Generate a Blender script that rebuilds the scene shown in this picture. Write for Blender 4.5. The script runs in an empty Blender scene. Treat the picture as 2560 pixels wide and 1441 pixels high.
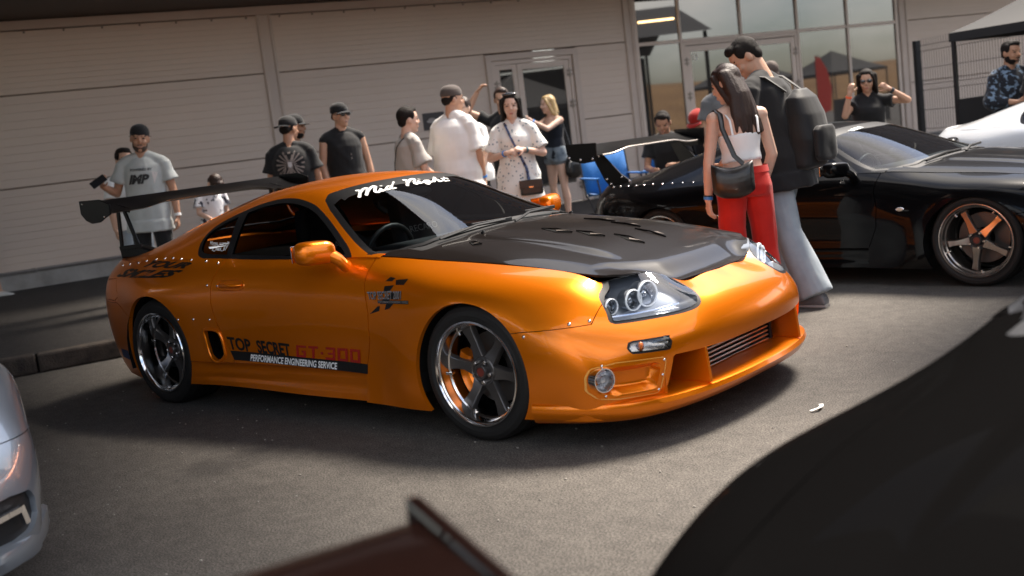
import bpy, bmesh, math, random
import numpy as np
from mathutils import Vector, Matrix, Euler
from mathutils.bvhtree import BVHTree
rad = math.radians
random.seed(11)
scene = bpy.context.scene
COL = scene.collection

# ---------------------------------------------------------------- camera
cam_d = bpy.data.cameras.new("camera")
cam = bpy.data.objects.new("camera", cam_d)
COL.objects.link(cam)
CAM = Vector((3.2603, -4.3656, 1.3634))
_yaw, _pitch, _roll = 2.28087521, -0.141476812, -0.123049216
_f = Vector((math.cos(_pitch) * math.cos(_yaw), math.cos(_pitch) * math.sin(_yaw), math.sin(_pitch)))
_r0 = Vector((math.sin(_yaw), -math.cos(_yaw), 0))
_u0 = _r0.cross(_f)
_r = _r0 * math.cos(_roll) + _u0 * math.sin(_roll)
_u = -_r0 * math.sin(_roll) + _u0 * math.cos(_roll)
cam.matrix_world = Matrix(((_r.x, _u.x, -_f.x, CAM.x), (_r.y, _u.y, -_f.y, CAM.y), (_r.z, _u.z, -_f.z, CAM.z), (0, 0, 0, 1)))
cam_d.sensor_width = 36
cam_d.lens = 2697.93 / 2560 * 36
cam_d.clip_start = 0.05
cam_d.clip_end = 2000
cam_d.dof.use_dof = True
cam_d.dof.focus_distance = 5.6
cam_d.dof.aperture_fstop = 2.2
scene.camera = cam

# ---------------------------------------------------------------- sky and sun
SUN_EL, SUN_AZ = rad(58), rad(80)      # the azimuth is the direction the light comes from, in the x-y plane
world = bpy.data.worlds.new("World")
scene.world = world
world.use_nodes = True
wn, wl = world.node_tree.nodes, world.node_tree.links
wn.clear()
w_out = wn.new("ShaderNodeOutputWorld")
w_bg = wn.new("ShaderNodeBackground")
w_sky = wn.new("ShaderNodeTexSky")
w_sky.sky_type = 'NISHITA'
w_sky.sun_disc = False
w_sky.sun_elevation = SUN_EL
w_sky.sun_rotation = rad(90) - SUN_AZ
w_sky.air_density = 1.0
w_sky.dust_density = 2.0
w_co = wn.new("ShaderNodeTexCoord")
w_map = wn.new("ShaderNodeMapping")
w_map.inputs['Scale'].default_value = (1.0, 1.0, 2.6)
w_noise = wn.new("ShaderNodeTexNoise")
w_noise.inputs['Scale'].default_value = 2.6
w_noise.inputs['Detail'].default_value = 7
w_noise.inputs['Roughness'].default_value = 0.55
w_ramp = wn.new("ShaderNodeValToRGB")
w_ramp.color_ramp.elements[0].position = 0.42
w_ramp.color_ramp.elements[1].position = 0.68
w_mix = wn.new("ShaderNodeMixRGB")
w_mix.inputs['Color2'].default_value = (8.6, 8.0, 7.3, 1)
wl.new(w_co.outputs['Generated'], w_map.inputs['Vector'])
wl.new(w_map.outputs['Vector'], w_noise.inputs['Vector'])
wl.new(w_noise.outputs['Fac'], w_ramp.inputs['Fac'])
wl.new(w_ramp.outputs['Color'], w_mix.inputs['Fac'])
wl.new(w_sky.outputs['Color'], w_mix.inputs['Color1'])
wl.new(w_mix.outputs['Color'], w_bg.inputs['Color'])
w_bg.inputs['Strength'].default_value = 0.13
wl.new(w_bg.outputs['Background'], w_out.inputs['Surface'])

sun_d = bpy.data.lights.new("sun", 'SUN')
sun = bpy.data.objects.new("sun", sun_d)
COL.objects.link(sun)
sun_d.energy = 4.6
sun_d.angle = rad(18)
sun_d.color = (1.0, 0.90, 0.78)
_sd = Vector((math.cos(SUN_EL) * math.cos(SUN_AZ), math.cos(SUN_EL) * math.sin(SUN_AZ), math.sin(SUN_EL)))
sun.rotation_euler = _sd.to_track_quat('Z', 'Y').to_euler()

vs = scene.view_settings
vs.view_transform = 'Standard'
vs.look = 'None'
vs.exposure = 1.4
vs.gamma = 1.0
vs.use_curve_mapping = False
scene.cycles.use_denoising = True
scene.cycles.max_bounces = 8
scene.cycles.transparent_max_bounces = 16
scene.cycles.sample_clamp_indirect = 8

# ---------------------------------------------------------------- materials
MATS = {}
def mat(name, base=(0.5, 0.5, 0.5), rough=0.5, metal=0.0, coat=0.0, spec=0.5, noise=None, bump=None, emit=None, alpha=None, trans=0.0, sheen=0.0, sss=0.0, ior=1.5):
    """noise = (scale, amount, second colour); bump = (scale, strength, distance)"""
    if name in MATS:
        return MATS[name]
    m = bpy.data.materials.new(name)
    m.use_nodes = True
    n, l = m.node_tree.nodes, m.node_tree.links
    b = n['Principled BSDF']
    b.inputs['Base Color'].default_value = (*base, 1)
    b.inputs['Roughness'].default_value = rough
    b.inputs['Metallic'].default_value = metal
    b.inputs['Coat Weight'].default_value = coat
    b.inputs['Coat Roughness'].default_value = 0.03
    b.inputs['Specular IOR Level'].default_value = spec
    b.inputs['Transmission Weight'].default_value = trans
    b.inputs['IOR'].default_value = ior
    if sheen:
        b.inputs['Sheen Weight'].default_value = sheen
    if sss:
        b.inputs['Subsurface Weight'].default_value = sss
        b.inputs['Subsurface Radius'].default_value = (0.012, 0.005, 0.003)
        b.inputs['Subsurface Scale'].default_value = 1.0
    if emit:
        b.inputs['Emission Color'].default_value = (*emit[0], 1)
        b.inputs['Emission Strength'].default_value = emit[1]
    if alpha is not None:
        b.inputs['Alpha'].default_value = alpha
    tc = n.new("ShaderNodeTexCoord")
    if noise:
        t = n.new("ShaderNodeTexNoise")
        t.inputs['Scale'].default_value = noise[0]
        t.inputs['Detail'].default_value = 6
        r = n.new("ShaderNodeValToRGB")
        r.color_ramp.elements[0].position = 0.5 - noise[1] / 2
        r.color_ramp.elements[1].position = 0.5 + noise[1] / 2
        r.color_ramp.elements[0].color = (*base, 1)
        r.color_ramp.elements[1].color = (*noise[2], 1)
        l.new(tc.outputs['Object'], t.inputs['Vector'])
        l.new(t.outputs['Fac'], r.inputs['Fac'])
        l.new(r.outputs['Color'], b.inputs['Base Color'])
    if bump:
        t = n.new("ShaderNodeTexNoise")
        t.inputs['Scale'].default_value = bump[0]
        t.inputs['Detail'].default_value = 5
        bp_ = n.new("ShaderNodeBump")
        bp_.inputs['Strength'].default_value = bump[1]
        bp_.inputs['Distance'].default_value = bump[2]
        l.new(tc.outputs['Object'], t.inputs['Vector'])
        l.new(t.outputs['Fac'], bp_.inputs['Height'])
        l.new(bp_.outputs['Normal'], b.inputs['Normal'])
    MATS[name] = m
    return m

# ---------------------------------------------------------------- object helpers
def link(o, parent=None):
    COL.objects.link(o)
    if parent is not None:
        o.parent = parent
    return o

def tag(o, label=None, cat=None, group=None, kind=None):
    if label: o['label'] = label
    if cat: o['category'] = cat
    if group: o['group'] = group
    if kind: o['kind'] = kind
    return o

def thing(name, label, cat, loc=(0, 0, 0), rz=0.0, group=None):
    o = bpy.data.objects.new(name, None)
    o.empty_display_size = 0.2
    link(o)
    o.location = loc
    o.rotation_euler = (0, 0, rz)
    return tag(o, label, cat, group)

def copy_tree(o, parent=None):
    c = o.copy()
    COL.objects.link(c)
    if parent is not None:
        c.parent = parent
    for ch in list(o.children):
        copy_tree(ch, c)
    return c

def shade(me, angle=None):
    me.polygons.foreach_set('use_smooth', [True] * len(me.polygons))
    if angle is not None:
        me.set_sharp_from_angle(angle=rad(angle))

class MB:
    """collects geometry, then becomes ONE mesh object"""
    def __init__(s):
        s.v, s.f = [], []
    def add(s, vs_, fs, M=None):
        k = len(s.v)
        for p in vs_:
            p = Vector(p)
            s.v.append(tuple(M @ p) if M is not None else tuple(p))
        for f in fs:
            s.f.append(tuple(i + k for i in f))
        return s
    def box(s, lo, hi, M=None):
        x0, y0, z0 = lo
        x1, y1, z1 = hi
        v = [(x0, y0, z0), (x1, y0, z0), (x1, y1, z0), (x0, y1, z0), (x0, y0, z1), (x1, y0, z1), (x1, y1, z1), (x0, y1, z1)]
        return s.add(v, [(3, 2, 1, 0), (4, 5, 6, 7), (0, 1, 5, 4), (1, 2, 6, 5), (2, 3, 7, 6), (3, 0, 4, 7)], M)
    def bar(s, a, b, w, h, up=(0, 0, 1)):
        a, b = Vector(a), Vector(b)
        d = (b - a)
        L = d.length
        d.normalize()
        side = d.cross(Vector(up))
        if side.length < 1e-5: side = d.cross(Vector((1, 0, 0)))
        side.normalize()
        u = side.cross(d)
        M = Matrix(((d.x, side.x, u.x, a.x), (d.y, side.y, u.y, a.y), (d.z, side.z, u.z, a.z), (0, 0, 0, 1)))
        return s.box((0, -w / 2, -h / 2), (L, w / 2, h / 2), M)
    def tube(s, pts, r, n=8, cap=True, flat=1.0, up=(0, 0, 1)):
        pts = [Vector(p) for p in pts]
        m = len(pts)
        rr = r if isinstance(r, (list, tuple)) else [r] * m
        vs_, fs = [], []
        prev = None
        for i, p in enumerate(pts):
            d = (pts[min(i + 1, m - 1)] - pts[max(i - 1, 0)]).normalized()
            if prev is None:
                a = d.cross(Vector(up))
                if a.length < 1e-4: a = d.cross(Vector((1, 0, 0)))
            else:
                a = prev - d * prev.dot(d)
            a.normalize()
            prev = a
            b = d.cross(a)
            for k in range(n):
                t = 2 * math.pi * k / n
                vs_.append(p + a * (math.cos(t) * rr[i]) + b * (math.sin(t) * rr[i] * flat))
        for i in range(m - 1):
            for k in range(n):
                fs.append((i * n + k, i * n + (k + 1) % n, (i + 1) * n + (k + 1) % n, (i + 1) * n + k))
        if cap:
            fs.append(tuple(range(n))[::-1])
            fs.append(tuple((m - 1) * n + k for k in range(n)))
        return s.add(vs_, fs)
    def lathe(s, prof, n=48, M=None, closed=False):
        """prof = [(r, h)] turned about local Z"""
        vs_, fs = [], []
        m = len(prof)
        for (r, h) in prof:
            for k in range(n):
                t = 2 * math.pi * k / n
                vs_.append((r * math.cos(t), r * math.sin(t), h))
        for i in range(m if closed else m - 1):
            j = (i + 1) % m
            for k in range(n):
                fs.append((i * n + k, i * n + (k + 1) % n, j * n + (k + 1) % n, j * n + k))
        return s.add(vs_, fs, M)
    def grid(s, P, M=None, flip=False):
        P = np.asarray(P)
        a, b = P.shape[:2]
        fs = []
        for i in range(a - 1):
            for j in range(b - 1):
                q = (i * b + j, (i + 1) * b + j, (i + 1) * b + j + 1, i * b + j + 1)
                fs.append(q[::-1] if flip else q)
        return s.add([tuple(x) for x in P.reshape(-1, 3)], fs, M)
    def prism(s, poly, h0, h1, M=None):
        n = len(poly)
        vs_ = [(x, y, h0) for x, y in poly] + [(x, y, h1) for x, y in poly]
        fs = [tuple(range(n))[::-1], tuple(range(n, 2 * n))]
        for i in range(n):
            j = (i + 1) % n
            fs.append((i, j, n + j, n + i))
        return s.add(vs_, fs, M)
    def ellipsoid(s, c, r, n=16, m=10, M=None):
        vs_, fs = [], []
        for i in range(m + 1):
            ph = math.pi * i / m
            for k in range(n):
                t = 2 * math.pi * k / n
                vs_.append((c[0] + r[0] * math.sin(ph) * math.cos(t), c[1] + r[1] * math.sin(ph) * math.sin(t), c[2] + r[2] * math.cos(ph)))
        for i in range(m):
            for k in range(n):
                fs.append((i * n + k, (i + 1) * n + k, (i + 1) * n + (k + 1) % n, i * n + (k + 1) % n))
        return s.add(vs_, fs, M)
    def build(s, name, material, parent=None, smooth=None, bevel=None, subsurf=0, weld=True):
        me = bpy.data.meshes.new(name)
        me.from_pydata(s.v, [], s.f)
        if weld:
            bm = bmesh.new()
            bm.from_mesh(me)
            bmesh.ops.remove_doubles(bm, verts=bm.verts, dist=1e-5)
            bmesh.ops.recalc_face_normals(bm, faces=bm.faces)
            bm.to_mesh(me)
            bm.free()
        if material: me.materials.append(material)
        if smooth is not None: shade(me, smooth if smooth else None)
        o = bpy.data.objects.new(name, me)
        link(o, parent)
        if bevel:
            b = o.modifiers.new("bevel", 'BEVEL')
            b.width = bevel
            b.segments = 2
            b.limit_method = 'ANGLE'
        if subsurf:
            q = o.modifiers.new("sub", 'SUBSURF')
            q.levels = q.render_levels = subsurf
        return o

def text_mesh(body, size=1.0, bold=0.0, xscale=1.0, shear=0.0, depth=0.0, align='LEFT', res=3):
    """mesh of a line of lettering in the built-in font, flat in local x-y"""
    cu = bpy.data.curves.new("lettering", 'FONT')
    cu.body = body
    cu.size = size
    cu.offset = bold
    cu.shear = shear
    cu.extrude = depth
    cu.align_x = align
    cu.resolution_u = res
    cu.fill_mode = 'FRONT' if depth == 0 else 'BOTH'
    o = bpy.data.objects.new("lettering", cu)
    COL.objects.link(o)
    dg = bpy.context.evaluated_depsgraph_get()
    me = bpy.data.meshes.new_from_object(o.evaluated_get(dg))
    bpy.data.objects.remove(o)
    bpy.data.curves.remove(cu)
    V = [(v.co.x * xscale, v.co.y, v.co.z) for v in me.vertices]
    F = [tuple(p.vertices) for p in me.polygons]
    bpy.data.meshes.remove(me)
    return V, F
# ---------------------------------------------------------------- the setting
TH = rad(66.5)
WO = Vector((-10.30, 3.15, 0.0))
WD = Vector((math.cos(TH), math.sin(TH), 0))
WN = Vector((math.sin(TH), -math.cos(TH), 0))
PAV = 0.13
KO = Vector((-4.75, -0.42, 0.0))           # a point of the kerb's road edge
def wp(t, off=0.0, z=0.0):
    p = WO + WD * t + WN * off
    return (p.x, p.y, z)

def ground_material(name, c0, c1, c2, fine=130.0, bump=0.9):
    m = bpy.data.materials.new(name)
    m.use_nodes = True
    n, l = m.node_tree.nodes, m.node_tree.links
    b = n['Principled BSDF']
    tc = n.new("ShaderNodeTexCoord")
    def noise(scale, detail=6, rough=0.6):
        t = n.new("ShaderNodeTexNoise")
        t.inputs['Scale'].default_value = scale
        t.inputs['Detail'].default_value = detail
        t.inputs['Roughness'].default_value = rough
        l.new(tc.outputs['Object'], t.inputs['Vector'])
        return t
    def ramp(src, p0, p1, a, b_):
        r = n.new("ShaderNodeValToRGB")
        r.color_ramp.elements[0].position = p0
        r.color_ramp.elements[1].position = p1
        r.color_ramp.elements[0].color = (*a, 1)
        r.color_ramp.elements[1].color = (*b_, 1)
        l.new(src, r.inputs['Fac'])
        return r
    def mix(f, a, b_, mode='MIX'):
        x = n.new("ShaderNodeMixRGB")
        x.blend_type = mode
        if isinstance(f, float): x.inputs['Fac'].default_value = f
        else: l.new(f, x.inputs['Fac'])
        l.new(a, x.inputs['Color1'])
        l.new(b_, x.inputs['Color2'])
        return x
    big = noise(0.55, 7, 0.62)
    fineN = noise(fine, 3, 0.7)
    mid = noise(14.0, 6, 0.65)
    base = ramp(big.outputs['Fac'], 0.36, 0.66, c0, c1)
    grain = ramp(fineN.outputs['Fac'], 0.38, 0.64, (0.30, 0.29, 0.28), (1.75, 1.72, 1.68))
    midr = ramp(mid.outputs['Fac'], 0.36, 0.68, (0.80, 0.795, 0.79), (1.16, 1.15, 1.14))
    a = mix(1.0, base.outputs['Color'], grain.outputs['Color'], 'MULTIPLY')
    a = mix(1.0, a.outputs['Color'], midr.outputs['Color'], 'MULTIPLY')
    st = noise(3.1, 8, 0.75)
    str_ = ramp(st.outputs['Fac'], 0.63, 0.78, (0, 0, 0), (1, 1, 1))
    rgb = n.new("ShaderNodeRGB")
    rgb.outputs[0].default_value = (*c2, 1)
    a = mix(str_.outputs['Color'], a.outputs['Color'], rgb.outputs[0])
    vor = n.new("ShaderNodeTexVoronoi")
    vor.inputs['Scale'].default_value = 95
    l.new(tc.outputs['Object'], vor.inputs['Vector'])
    sp = ramp(vor.outputs['Distance'], 0.05, 0.11, (1, 1, 1), (0, 0, 0))
    gate = noise(21.0, 2, 0.5)
    gr = ramp(gate.outputs['Fac'], 0.60, 0.63, (0, 0, 0), (1, 1, 1))
    sg = mix(1.0, sp.outputs['Color'], gr.outputs['Color'], 'MULTIPLY')
    rgb2 = n.new("ShaderNodeRGB")
    rgb2.outputs[0].default_value = (0.30, 0.28, 0.25, 1)
    a = mix(sg.outputs['Color'], a.outputs['Color'], rgb2.outputs[0])
    l.new(a.outputs['Color'], b.inputs['Base Color'])
    b.inputs['Roughness'].default_value = 0.86
    b.inputs['Specular IOR Level'].default_value = 0.35
    bu = n.new("ShaderNodeBump")
    bu.inputs['Strength'].default_value = bump
    bu.inputs['Distance'].default_value = 0.004
    hm = mix(0.45, fineN.outputs['Fac'], mid.outputs['Fac'])
    l.new(hm.outputs['Color'], bu.inputs['Height'])
    l.new(bu.outputs['Normal'], b.inputs['Normal'])
    MATS[name] = m
    return m

M_ASPH = ground_material("asphalt", (0.064, 0.059, 0.054), (0.098, 0.091, 0.083), (0.042, 0.039, 0.036))
M_PAVE = ground_material("pavement_asphalt", (0.032, 0.029, 0.027), (0.046, 0.042, 0.039), (0.026, 0.024, 0.023), 150.0, 0.6)
M_KERB = mat("kerb_concrete", (0.11, 0.085, 0.065), 0.9, noise=(9, 0.5, (0.03, 0.024, 0.02)), bump=(60, 0.7, 0.01))

mb = MB()
mb.add([(-160, -160, 0), (160, -160, 0), (160, 160, 0), (-160, 160, 0)], [(0, 1, 2, 3)])
tag(mb.build("car_park_asphalt", M_ASPH), "worn grey asphalt of the car park", kind='structure')

# pavement in front of the building, kerb stones along its edge
def kp(t, off=0.0, z=0.0):
    p = KO + WD * t + WN * off
    return (p.x, p.y, z)
PT1 = 5.2
mb = MB()
def pave_slab(t0, t1):
    q = []
    for z in (0.004, PAV):
        q += [kp(t0, -0.15, z), kp(t1, -0.15, z), wp((Vector(kp(t1)) - WO).dot(WD), -0.02, z), wp((Vector(kp(t0)) - WO).dot(WD), -0.02, z)]
    mb.add(q, [(4, 5, 6, 7), (0, 1, 5, 4), (1, 2, 6, 5), (3, 0, 4, 7)])
pave_slab(-16, 26)
tag(mb.build("pavement", M_PAVE), "dark pavement between kerb and building", kind='structure')
kerb_set = thing("kerb", "weathered concrete kerb along the pavement behind the orange coupe", "kerb", kp(0))
kerb_set.rotation_euler = (0, 0, TH)
kt = -9.0
while kt < 20:
    L = 0.98
    mb = MB()
    j = random.uniform(-0.006, 0.006)
    mb.box((kt + 0.006, 0.0 + j, 0.0), (kt + L - 0.006, 0.15 + j, PAV + 0.012 + random.uniform(-0.006, 0.006)))
    mb.build("kerb_stone", M_KERB, kerb_set, bevel=0.018)
    kt += L

# dry slope far behind the camera: the glass of the building mirrors it
M_HILL = mat("dry_grass_slope", (0.13, 0.068, 0.024), 0.95, noise=(0.4, 0.5, (0.21, 0.12, 0.045)), bump=(3, 0.6, 0.2))
hx = []
for i in range(41):
    t = -120 + i * 6
    row = []
    for k, (d_, h) in enumerate([(0, 0.01), (3, 0.9), (7, 2.4), (11, 3.4), (16, 3.9), (40, 4.2)]):
        p = WO + WD * t + WN * (52 + d_)
        row.append((p.x, p.y, h * (1 + 0.10 * math.sin(i * 0.8 + k)) if k else 0.01))
    hx.append(row)
mb = MB()
mb.grid(hx)
tag(mb.build("grassy_hill", M_HILL, smooth=0), "dry brown grass slope behind the car park", kind='structure')

# ---------------------------------------------------------------- building
M_WALL = mat("wall_sandwich_panel", (0.56, 0.45, 0.375), 0.55, noise=(1.6, 0.7, (0.52, 0.415, 0.345)), bump=(2.2, 0.15, 0.02))
M_TRIM = mat("wall_trim", (0.49, 0.395, 0.335), 0.5, noise=(3, 0.7, (0.45, 0.36, 0.305)))
M_PLINTH = mat("plinth_render", (0.34, 0.32, 0.30), 0.8, noise=(3.5, 0.45, (0.20, 0.185, 0.17)), bump=(30, 0.4, 0.01))
M_PIPE = mat("plinth_flashing", (0.17, 0.155, 0.145), 0.5)
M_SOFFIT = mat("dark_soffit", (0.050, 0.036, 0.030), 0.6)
M_FRAME = mat("painted_door_frame", (0.52, 0.42, 0.355), 0.42)
M_GLASS = mat("dark_mirror_glass", (0.035, 0.032, 0.03), 0.015, metal=0.0, spec=0.8, coat=0.6, ior=1.8)
M_HINGE = mat("door_hinge_steel", (0.26, 0.22, 0.19), 0.4, metal=0.6)
M_SCREW = mat("dark_screw", (0.07, 0.06, 0.055), 0.5, metal=0.5)
bld = thing("warehouse_building", "long pale panelled warehouse with glazed entrance behind the crowd", "building", wp(0))
bld.rotation_euler = (0, 0, TH)
# local frame: x along the wall, y into the wall, z up

def wall_panel(t0, t1, z0, z1, ribs=11):
    mb = MB()
    prof = [(0.02, z0), (0.0, z0 + 0.008)]
    h = (z1 - z0 - 0.016) / ribs
    for k in range(ribs):
        za = z0 + 0.008 + k * h
        if k:
            prof += [(0.0, za - 0.004), (0.0045, za), (0.0, za + 0.004)]
    prof += [(0.0, z1 - 0.008), (0.02, z1)]
    P = [[(t0, y, z) for y, z in prof], [(t1, y, z) for y, z in prof]]
    mb.grid(P)
    y0, y1 = 0.0, 0.06
    mb.box((t0, 0.02, z0), (t1, y1, z1))
    return mb.build("wall_panel", M_WALL, bld, weld=False)
ZS = [0.37, 1.44, 2.62, 3.43]
for (t0, t1) in [(-9.4, -3.44), (-3.20, 2.53), (2.72, 6.00)]:
    for z0, z1 in zip(ZS[:-1], ZS[1:]):
        if t0 == 2.72 and z0 < 2.0:
            wall_panel(t0, 5.99, z0 + 0.004, z1 - 0.004)
        elif t0 == 2.72:
            wall_panel(t0, 8.62, z0 + 0.004, z1 - 0.004)
        else:
            wall_panel(t0, t1, z0 + 0.004, z1 - 0.004)
wall_panel(7.66, 8.62, 0.374, 1.436)
wall_panel(7.66, 8.62, 1.444, 2.616)
for z0, z1 in zip(ZS[:-1], ZS[1:]):
    wall_panel(15.02, 27.0, z0 + 0.004 - 0.05, z1 - 0.004 - 0.05)
# dark core behind the panels, so no joint lets light through
mb = MB()
for lo_, hi_ in (((-12, 0.07, 0.0), (5.99, 0.3, 3.7)), ((5.99, 0.07, 2.63), (7.66, 0.3, 3.7)), ((7.66, 0.07, 0.0), (8.70, 0.3, 3.7)), ((14.86, 0.07, 0.0), (28, 0.3, 3.7)), ((8.70, 2.5, 0.0), (14.86, 2.6, 3.7)), ((5.99, 1.5, 0.0), (7.66, 1.6, 3.7))):
    mb = MB()
    mb.box(lo_, hi_)
    mb.build("wall_core", M_SOFFIT, bld)
# pillars between the panel bays: flat cover strip with two rolled edges
def pillar(t0, t1, ztop=3.43):
    mb = MB()
    mb.box((t0 + 0.02, -0.012, 0.37), (t1 - 0.02, 0.03, ztop))
    mb.build("cover_strip", M_TRIM, bld)
    for tt in (t0, t1):
        mb = MB()
        mb.tube([(tt, -0.010, 0.37), (tt, -0.010, ztop)], 0.024, 8)
        for k in range(8):
            z = 0.6 + k * 0.38
            mb.box((tt - 0.013, -0.040, z - 0.012), (tt + 0.013, -0.028, z + 0.012))
        mb.build("edge_bead", M_TRIM, bld, smooth=40)
pillar(-3.42, -3.22)
pillar(2.54, 2.71)
pillar(8.63, 8.76)
pillar(14.84, 15.0)
# head trim with its row of screws
mb = MB()
mb.box((-9.4, -0.03, 3.434), (8.62, 0.05, 3.55))
mb.build("head_trim", M_TRIM, bld, bevel=0.006)
mb = MB()
mb.box((8.62, -0.028, 3.464), (27, 0.05, 3.55))
mb.build("head_trim", M_TRIM, bld, bevel=0.006)
for k in range(26):
    mb = MB()
    t = -2.9 + k * 0.48
    mb.lathe([(0.0, 0.0), (0.014, 0.0), (0.014, 0.012), (0.0, 0.014)], 8, Matrix.Translation((t, -0.001, 3.40)) @ Matrix.Rotation(rad(90), 4, 'X'))
    mb.build("screw_head", M_SCREW, bld)
# canopy over the facade
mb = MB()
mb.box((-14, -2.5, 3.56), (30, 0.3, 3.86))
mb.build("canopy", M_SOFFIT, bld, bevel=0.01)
# unseen flat roof on posts, added to shade the left end of the forecourt
mb = MB()
mb.box((-18, -13.2, 4.55), (2.3, -2.52, 4.75))
mb.build("shade_roof", M_SOFFIT, bld, bevel=0.01)
for px_, py_ in ((-17.8, -13.0), (-9.5, -13.0), (-17.8, -6.9)):
    mb = MB()
    mb.box((px_ - .08, py_ - .08, 0), (px_ + .08, py_ + .08, 4.55))
    mb.build("shade_roof_post", M_SOFFIT, bld)
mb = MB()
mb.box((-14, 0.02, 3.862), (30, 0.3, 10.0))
mb.build("upper_wall", mat("reflection_dark_wall", (0.055, 0.036, 0.028), .6), bld)  # unseen; height and dark tone chosen to darken reflections on the bonnets
# plinth and its flashing, laid in lengths
for (t0, t1) in [(-9.4, 5.97), (7.68, 8.62), (15.02, 27)]:
    mb = MB()
    mb.box((t0, 0.012, PAV), (t1, 0.06, 0.362))
    mb.build("plinth", M_PLINTH, bld)
    t = t0
    while t < t1 - 0.05:
        e = min(t + 1.22, t1)
        mb = MB()
        mb.tube([(t, -0.006, 0.362), (e - 0.012, -0.006, 0.362)], 0.022, 8)
        mb.tube([(e - 0.06, -0.006, 0.362), (e - 0.014, -0.006, 0.362)], 0.027, 8)
        mb.build("flashing", M_PIPE, bld, smooth=40)
        t = e
# faint handprints and scuffs on the wall
M_SCUFF = mat("grey_scuff", (0.25, 0.225, 0.205), 0.7, alpha=0.45)

# --- service door
door = bpy.data.objects.new("service_door", None)
link(door, bld)
door.location = (5.99, 0, 0)
D0, D1, DZ = 0.0, 1.67, 2.60
mb = MB()
def mitre(mb, x0, x1, z0, z1, w, y0, y1):
    a = [(x0, y0, z0), (x0 + w, y0, z0), (x0 + w, y0, z1 - w), (x0, y0, z1)]
    def slab(poly):
        n = len(poly)
        v = [(x, y0, z) for x, _, z in poly] + [(x, y1, z) for x, _, z in poly]
        f = [tuple(range(n)), tuple(range(n, 2 * n))[::-1]] + [(i, (i + 1) % n, n + (i + 1) % n, n + i) for i in range(n)]
        mb.add(v, f)
    slab(a)
    slab([(x1, 0, z0), (x1, 0, z1), (x1 - w, 0, z1 - w), (x1 - w, 0, z0)])
    slab([(x0, 0, z1), (x0 + w, 0, z1 - w), (x1 - w, 0, z1 - w), (x1, 0, z1)])
mitre(mb, D0, D1, PAV, DZ, 0.10, -0.035, 0.04)
mb.build("frame", M_TRIM, door, bevel=0.006)
mb = MB()
mitre(mb, D0 + 0.105, D1 - 0.105, PAV, DZ - 0.105, 0.06, 0.0, 0.05)
mb.build("frame", M_FRAME, door, bevel=0.004)
def leaf(par, x0, x1, z0, z1, st=0.095, y0=0.012, y1=0.05, rail=0.3, glz0=None):
    mb = MB()
    mb.box((x0, y0, z0), (x0 + st, y1, z1))
    mb.box((x1 - st, y0, z0), (x1, y1, z1))
    mb.box((x0 + st, y0 + 0.001, z1 - st), (x1 - st, y1, z1))
    mb.box((x0 + st, y0 + 0.001, z0), (x1 - st, y1, z0 + rail))
    mb.build("leaf_frame", M_FRAME, par, bevel=0.004)
    mb = MB()
    mb.box((x0 + st - 0.005, y0 + 0.016, z0 + rail - 0.005), (x1 - st + 0.005, y0 + 0.022, z1 - st + 0.005))
    mb.build("pane", M_GLASS, par)
leaf(door, 0.168, 0.545, PAV + 0.02, 2.43, st=0.075)
leaf(door, 0.555, 1.502, PAV + 0.02, 2.43, st=0.095)
def hinge(par, x, z, y=-0.01):
    mb = MB()
    mb.tube([(x, y, z - 0.07), (x, y, z + 0.07)], 0.014, 8)
    mb.box((x - 0.05, y - 0.004, z - 0.045), (x + 0.045, y + 0.02, z - 0.015))
    mb.box((x - 0.045, y - 0.004, z + 0.015), (x + 0.05, y + 0.02, z + 0.045))
    mb.build("hinge", M_HINGE, par, smooth=40)
for z in (2.22, 1.72, 0.4):
    hinge(door, 1.50, z)
for z in (2.12, 1.45, 0.4):
    hinge(door, 0.165, z)
mb = MB()
mb.tube([(0.60, -0.03, 1.10), (0.60, -0.05, 1.12), (0.60, -0.05, 1.36), (0.60, -0.03, 1.38)], 0.011, 8)
mb.box((0.58, -0.02, 1.02), (0.62, 0.012, 1.42))
mb.build("handle", M_HINGE, door, smooth=40)

# --- glazed entrance
ent = bpy.data.objects.new("glazed_entrance", None)
link(ent, bld)
TS = [8.82, 9.72, 11.02, 12.30, 13.50, 14.74]
ZT, ZTOP, ZB = 2.555, 3.46, 0.17
for i, t in enumerate(TS):
    w = 0.05 if 0 < i < 5 else 0.07
    z0 = 2.50 if i == 2 else ZB
    mb = MB()
    mb.box((t - w / 2, -0.03, z0), (t + w / 2, 0.05, ZTOP))
    mb.build("mullion", M_FRAME, ent, bevel=0.005)
def bar_part(lo, hi):
    mb = MB()
    mb.box(lo, hi)
    mb.build("transom", M_FRAME, ent, bevel=0.005)
for a, b in zip(TS[:-1], TS[1:]):
    bar_part((a + 0.03, -0.026, ZT - 0.03), (b - 0.03, 0.045, ZT + 0.03))
bar_part((TS[0] + 0.03, -0.026, ZTOP - 0.05), (TS[5] - 0.03, 0.045, ZTOP - 0.002))
bar_part((TS[0] + 0.03, -0.026, ZB - 0.03), (TS[1] - 0.03, 0.045, ZB + 0.06))
bar_part((TS[3] + 0.03, -0.026, ZB - 0.03), (TS[5] - 0.03, 0.045, ZB + 0.06))
def wavy_pane(x0, x1, z0, z1):
    mb = MB()
    mb.box((x0, 0.0, z0), (x1, 0.008, z1))
    mb.build("pane", M_GLASS, ent)
for i, (a, b) in enumerate(zip(TS[:-1], TS[1:])):
    wavy_pane(a + 0.02, b - 0.02, ZT + 0.02, ZTOP - 0.04)
    if i in (0, 3, 4):
        wavy_pane(a + 0.02, b - 0.02, ZB + 0.05, ZT - 0.02)
ed = bpy.data.objects.new("entrance_door", None)
link(ed, bld)
mb = MB()
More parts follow.
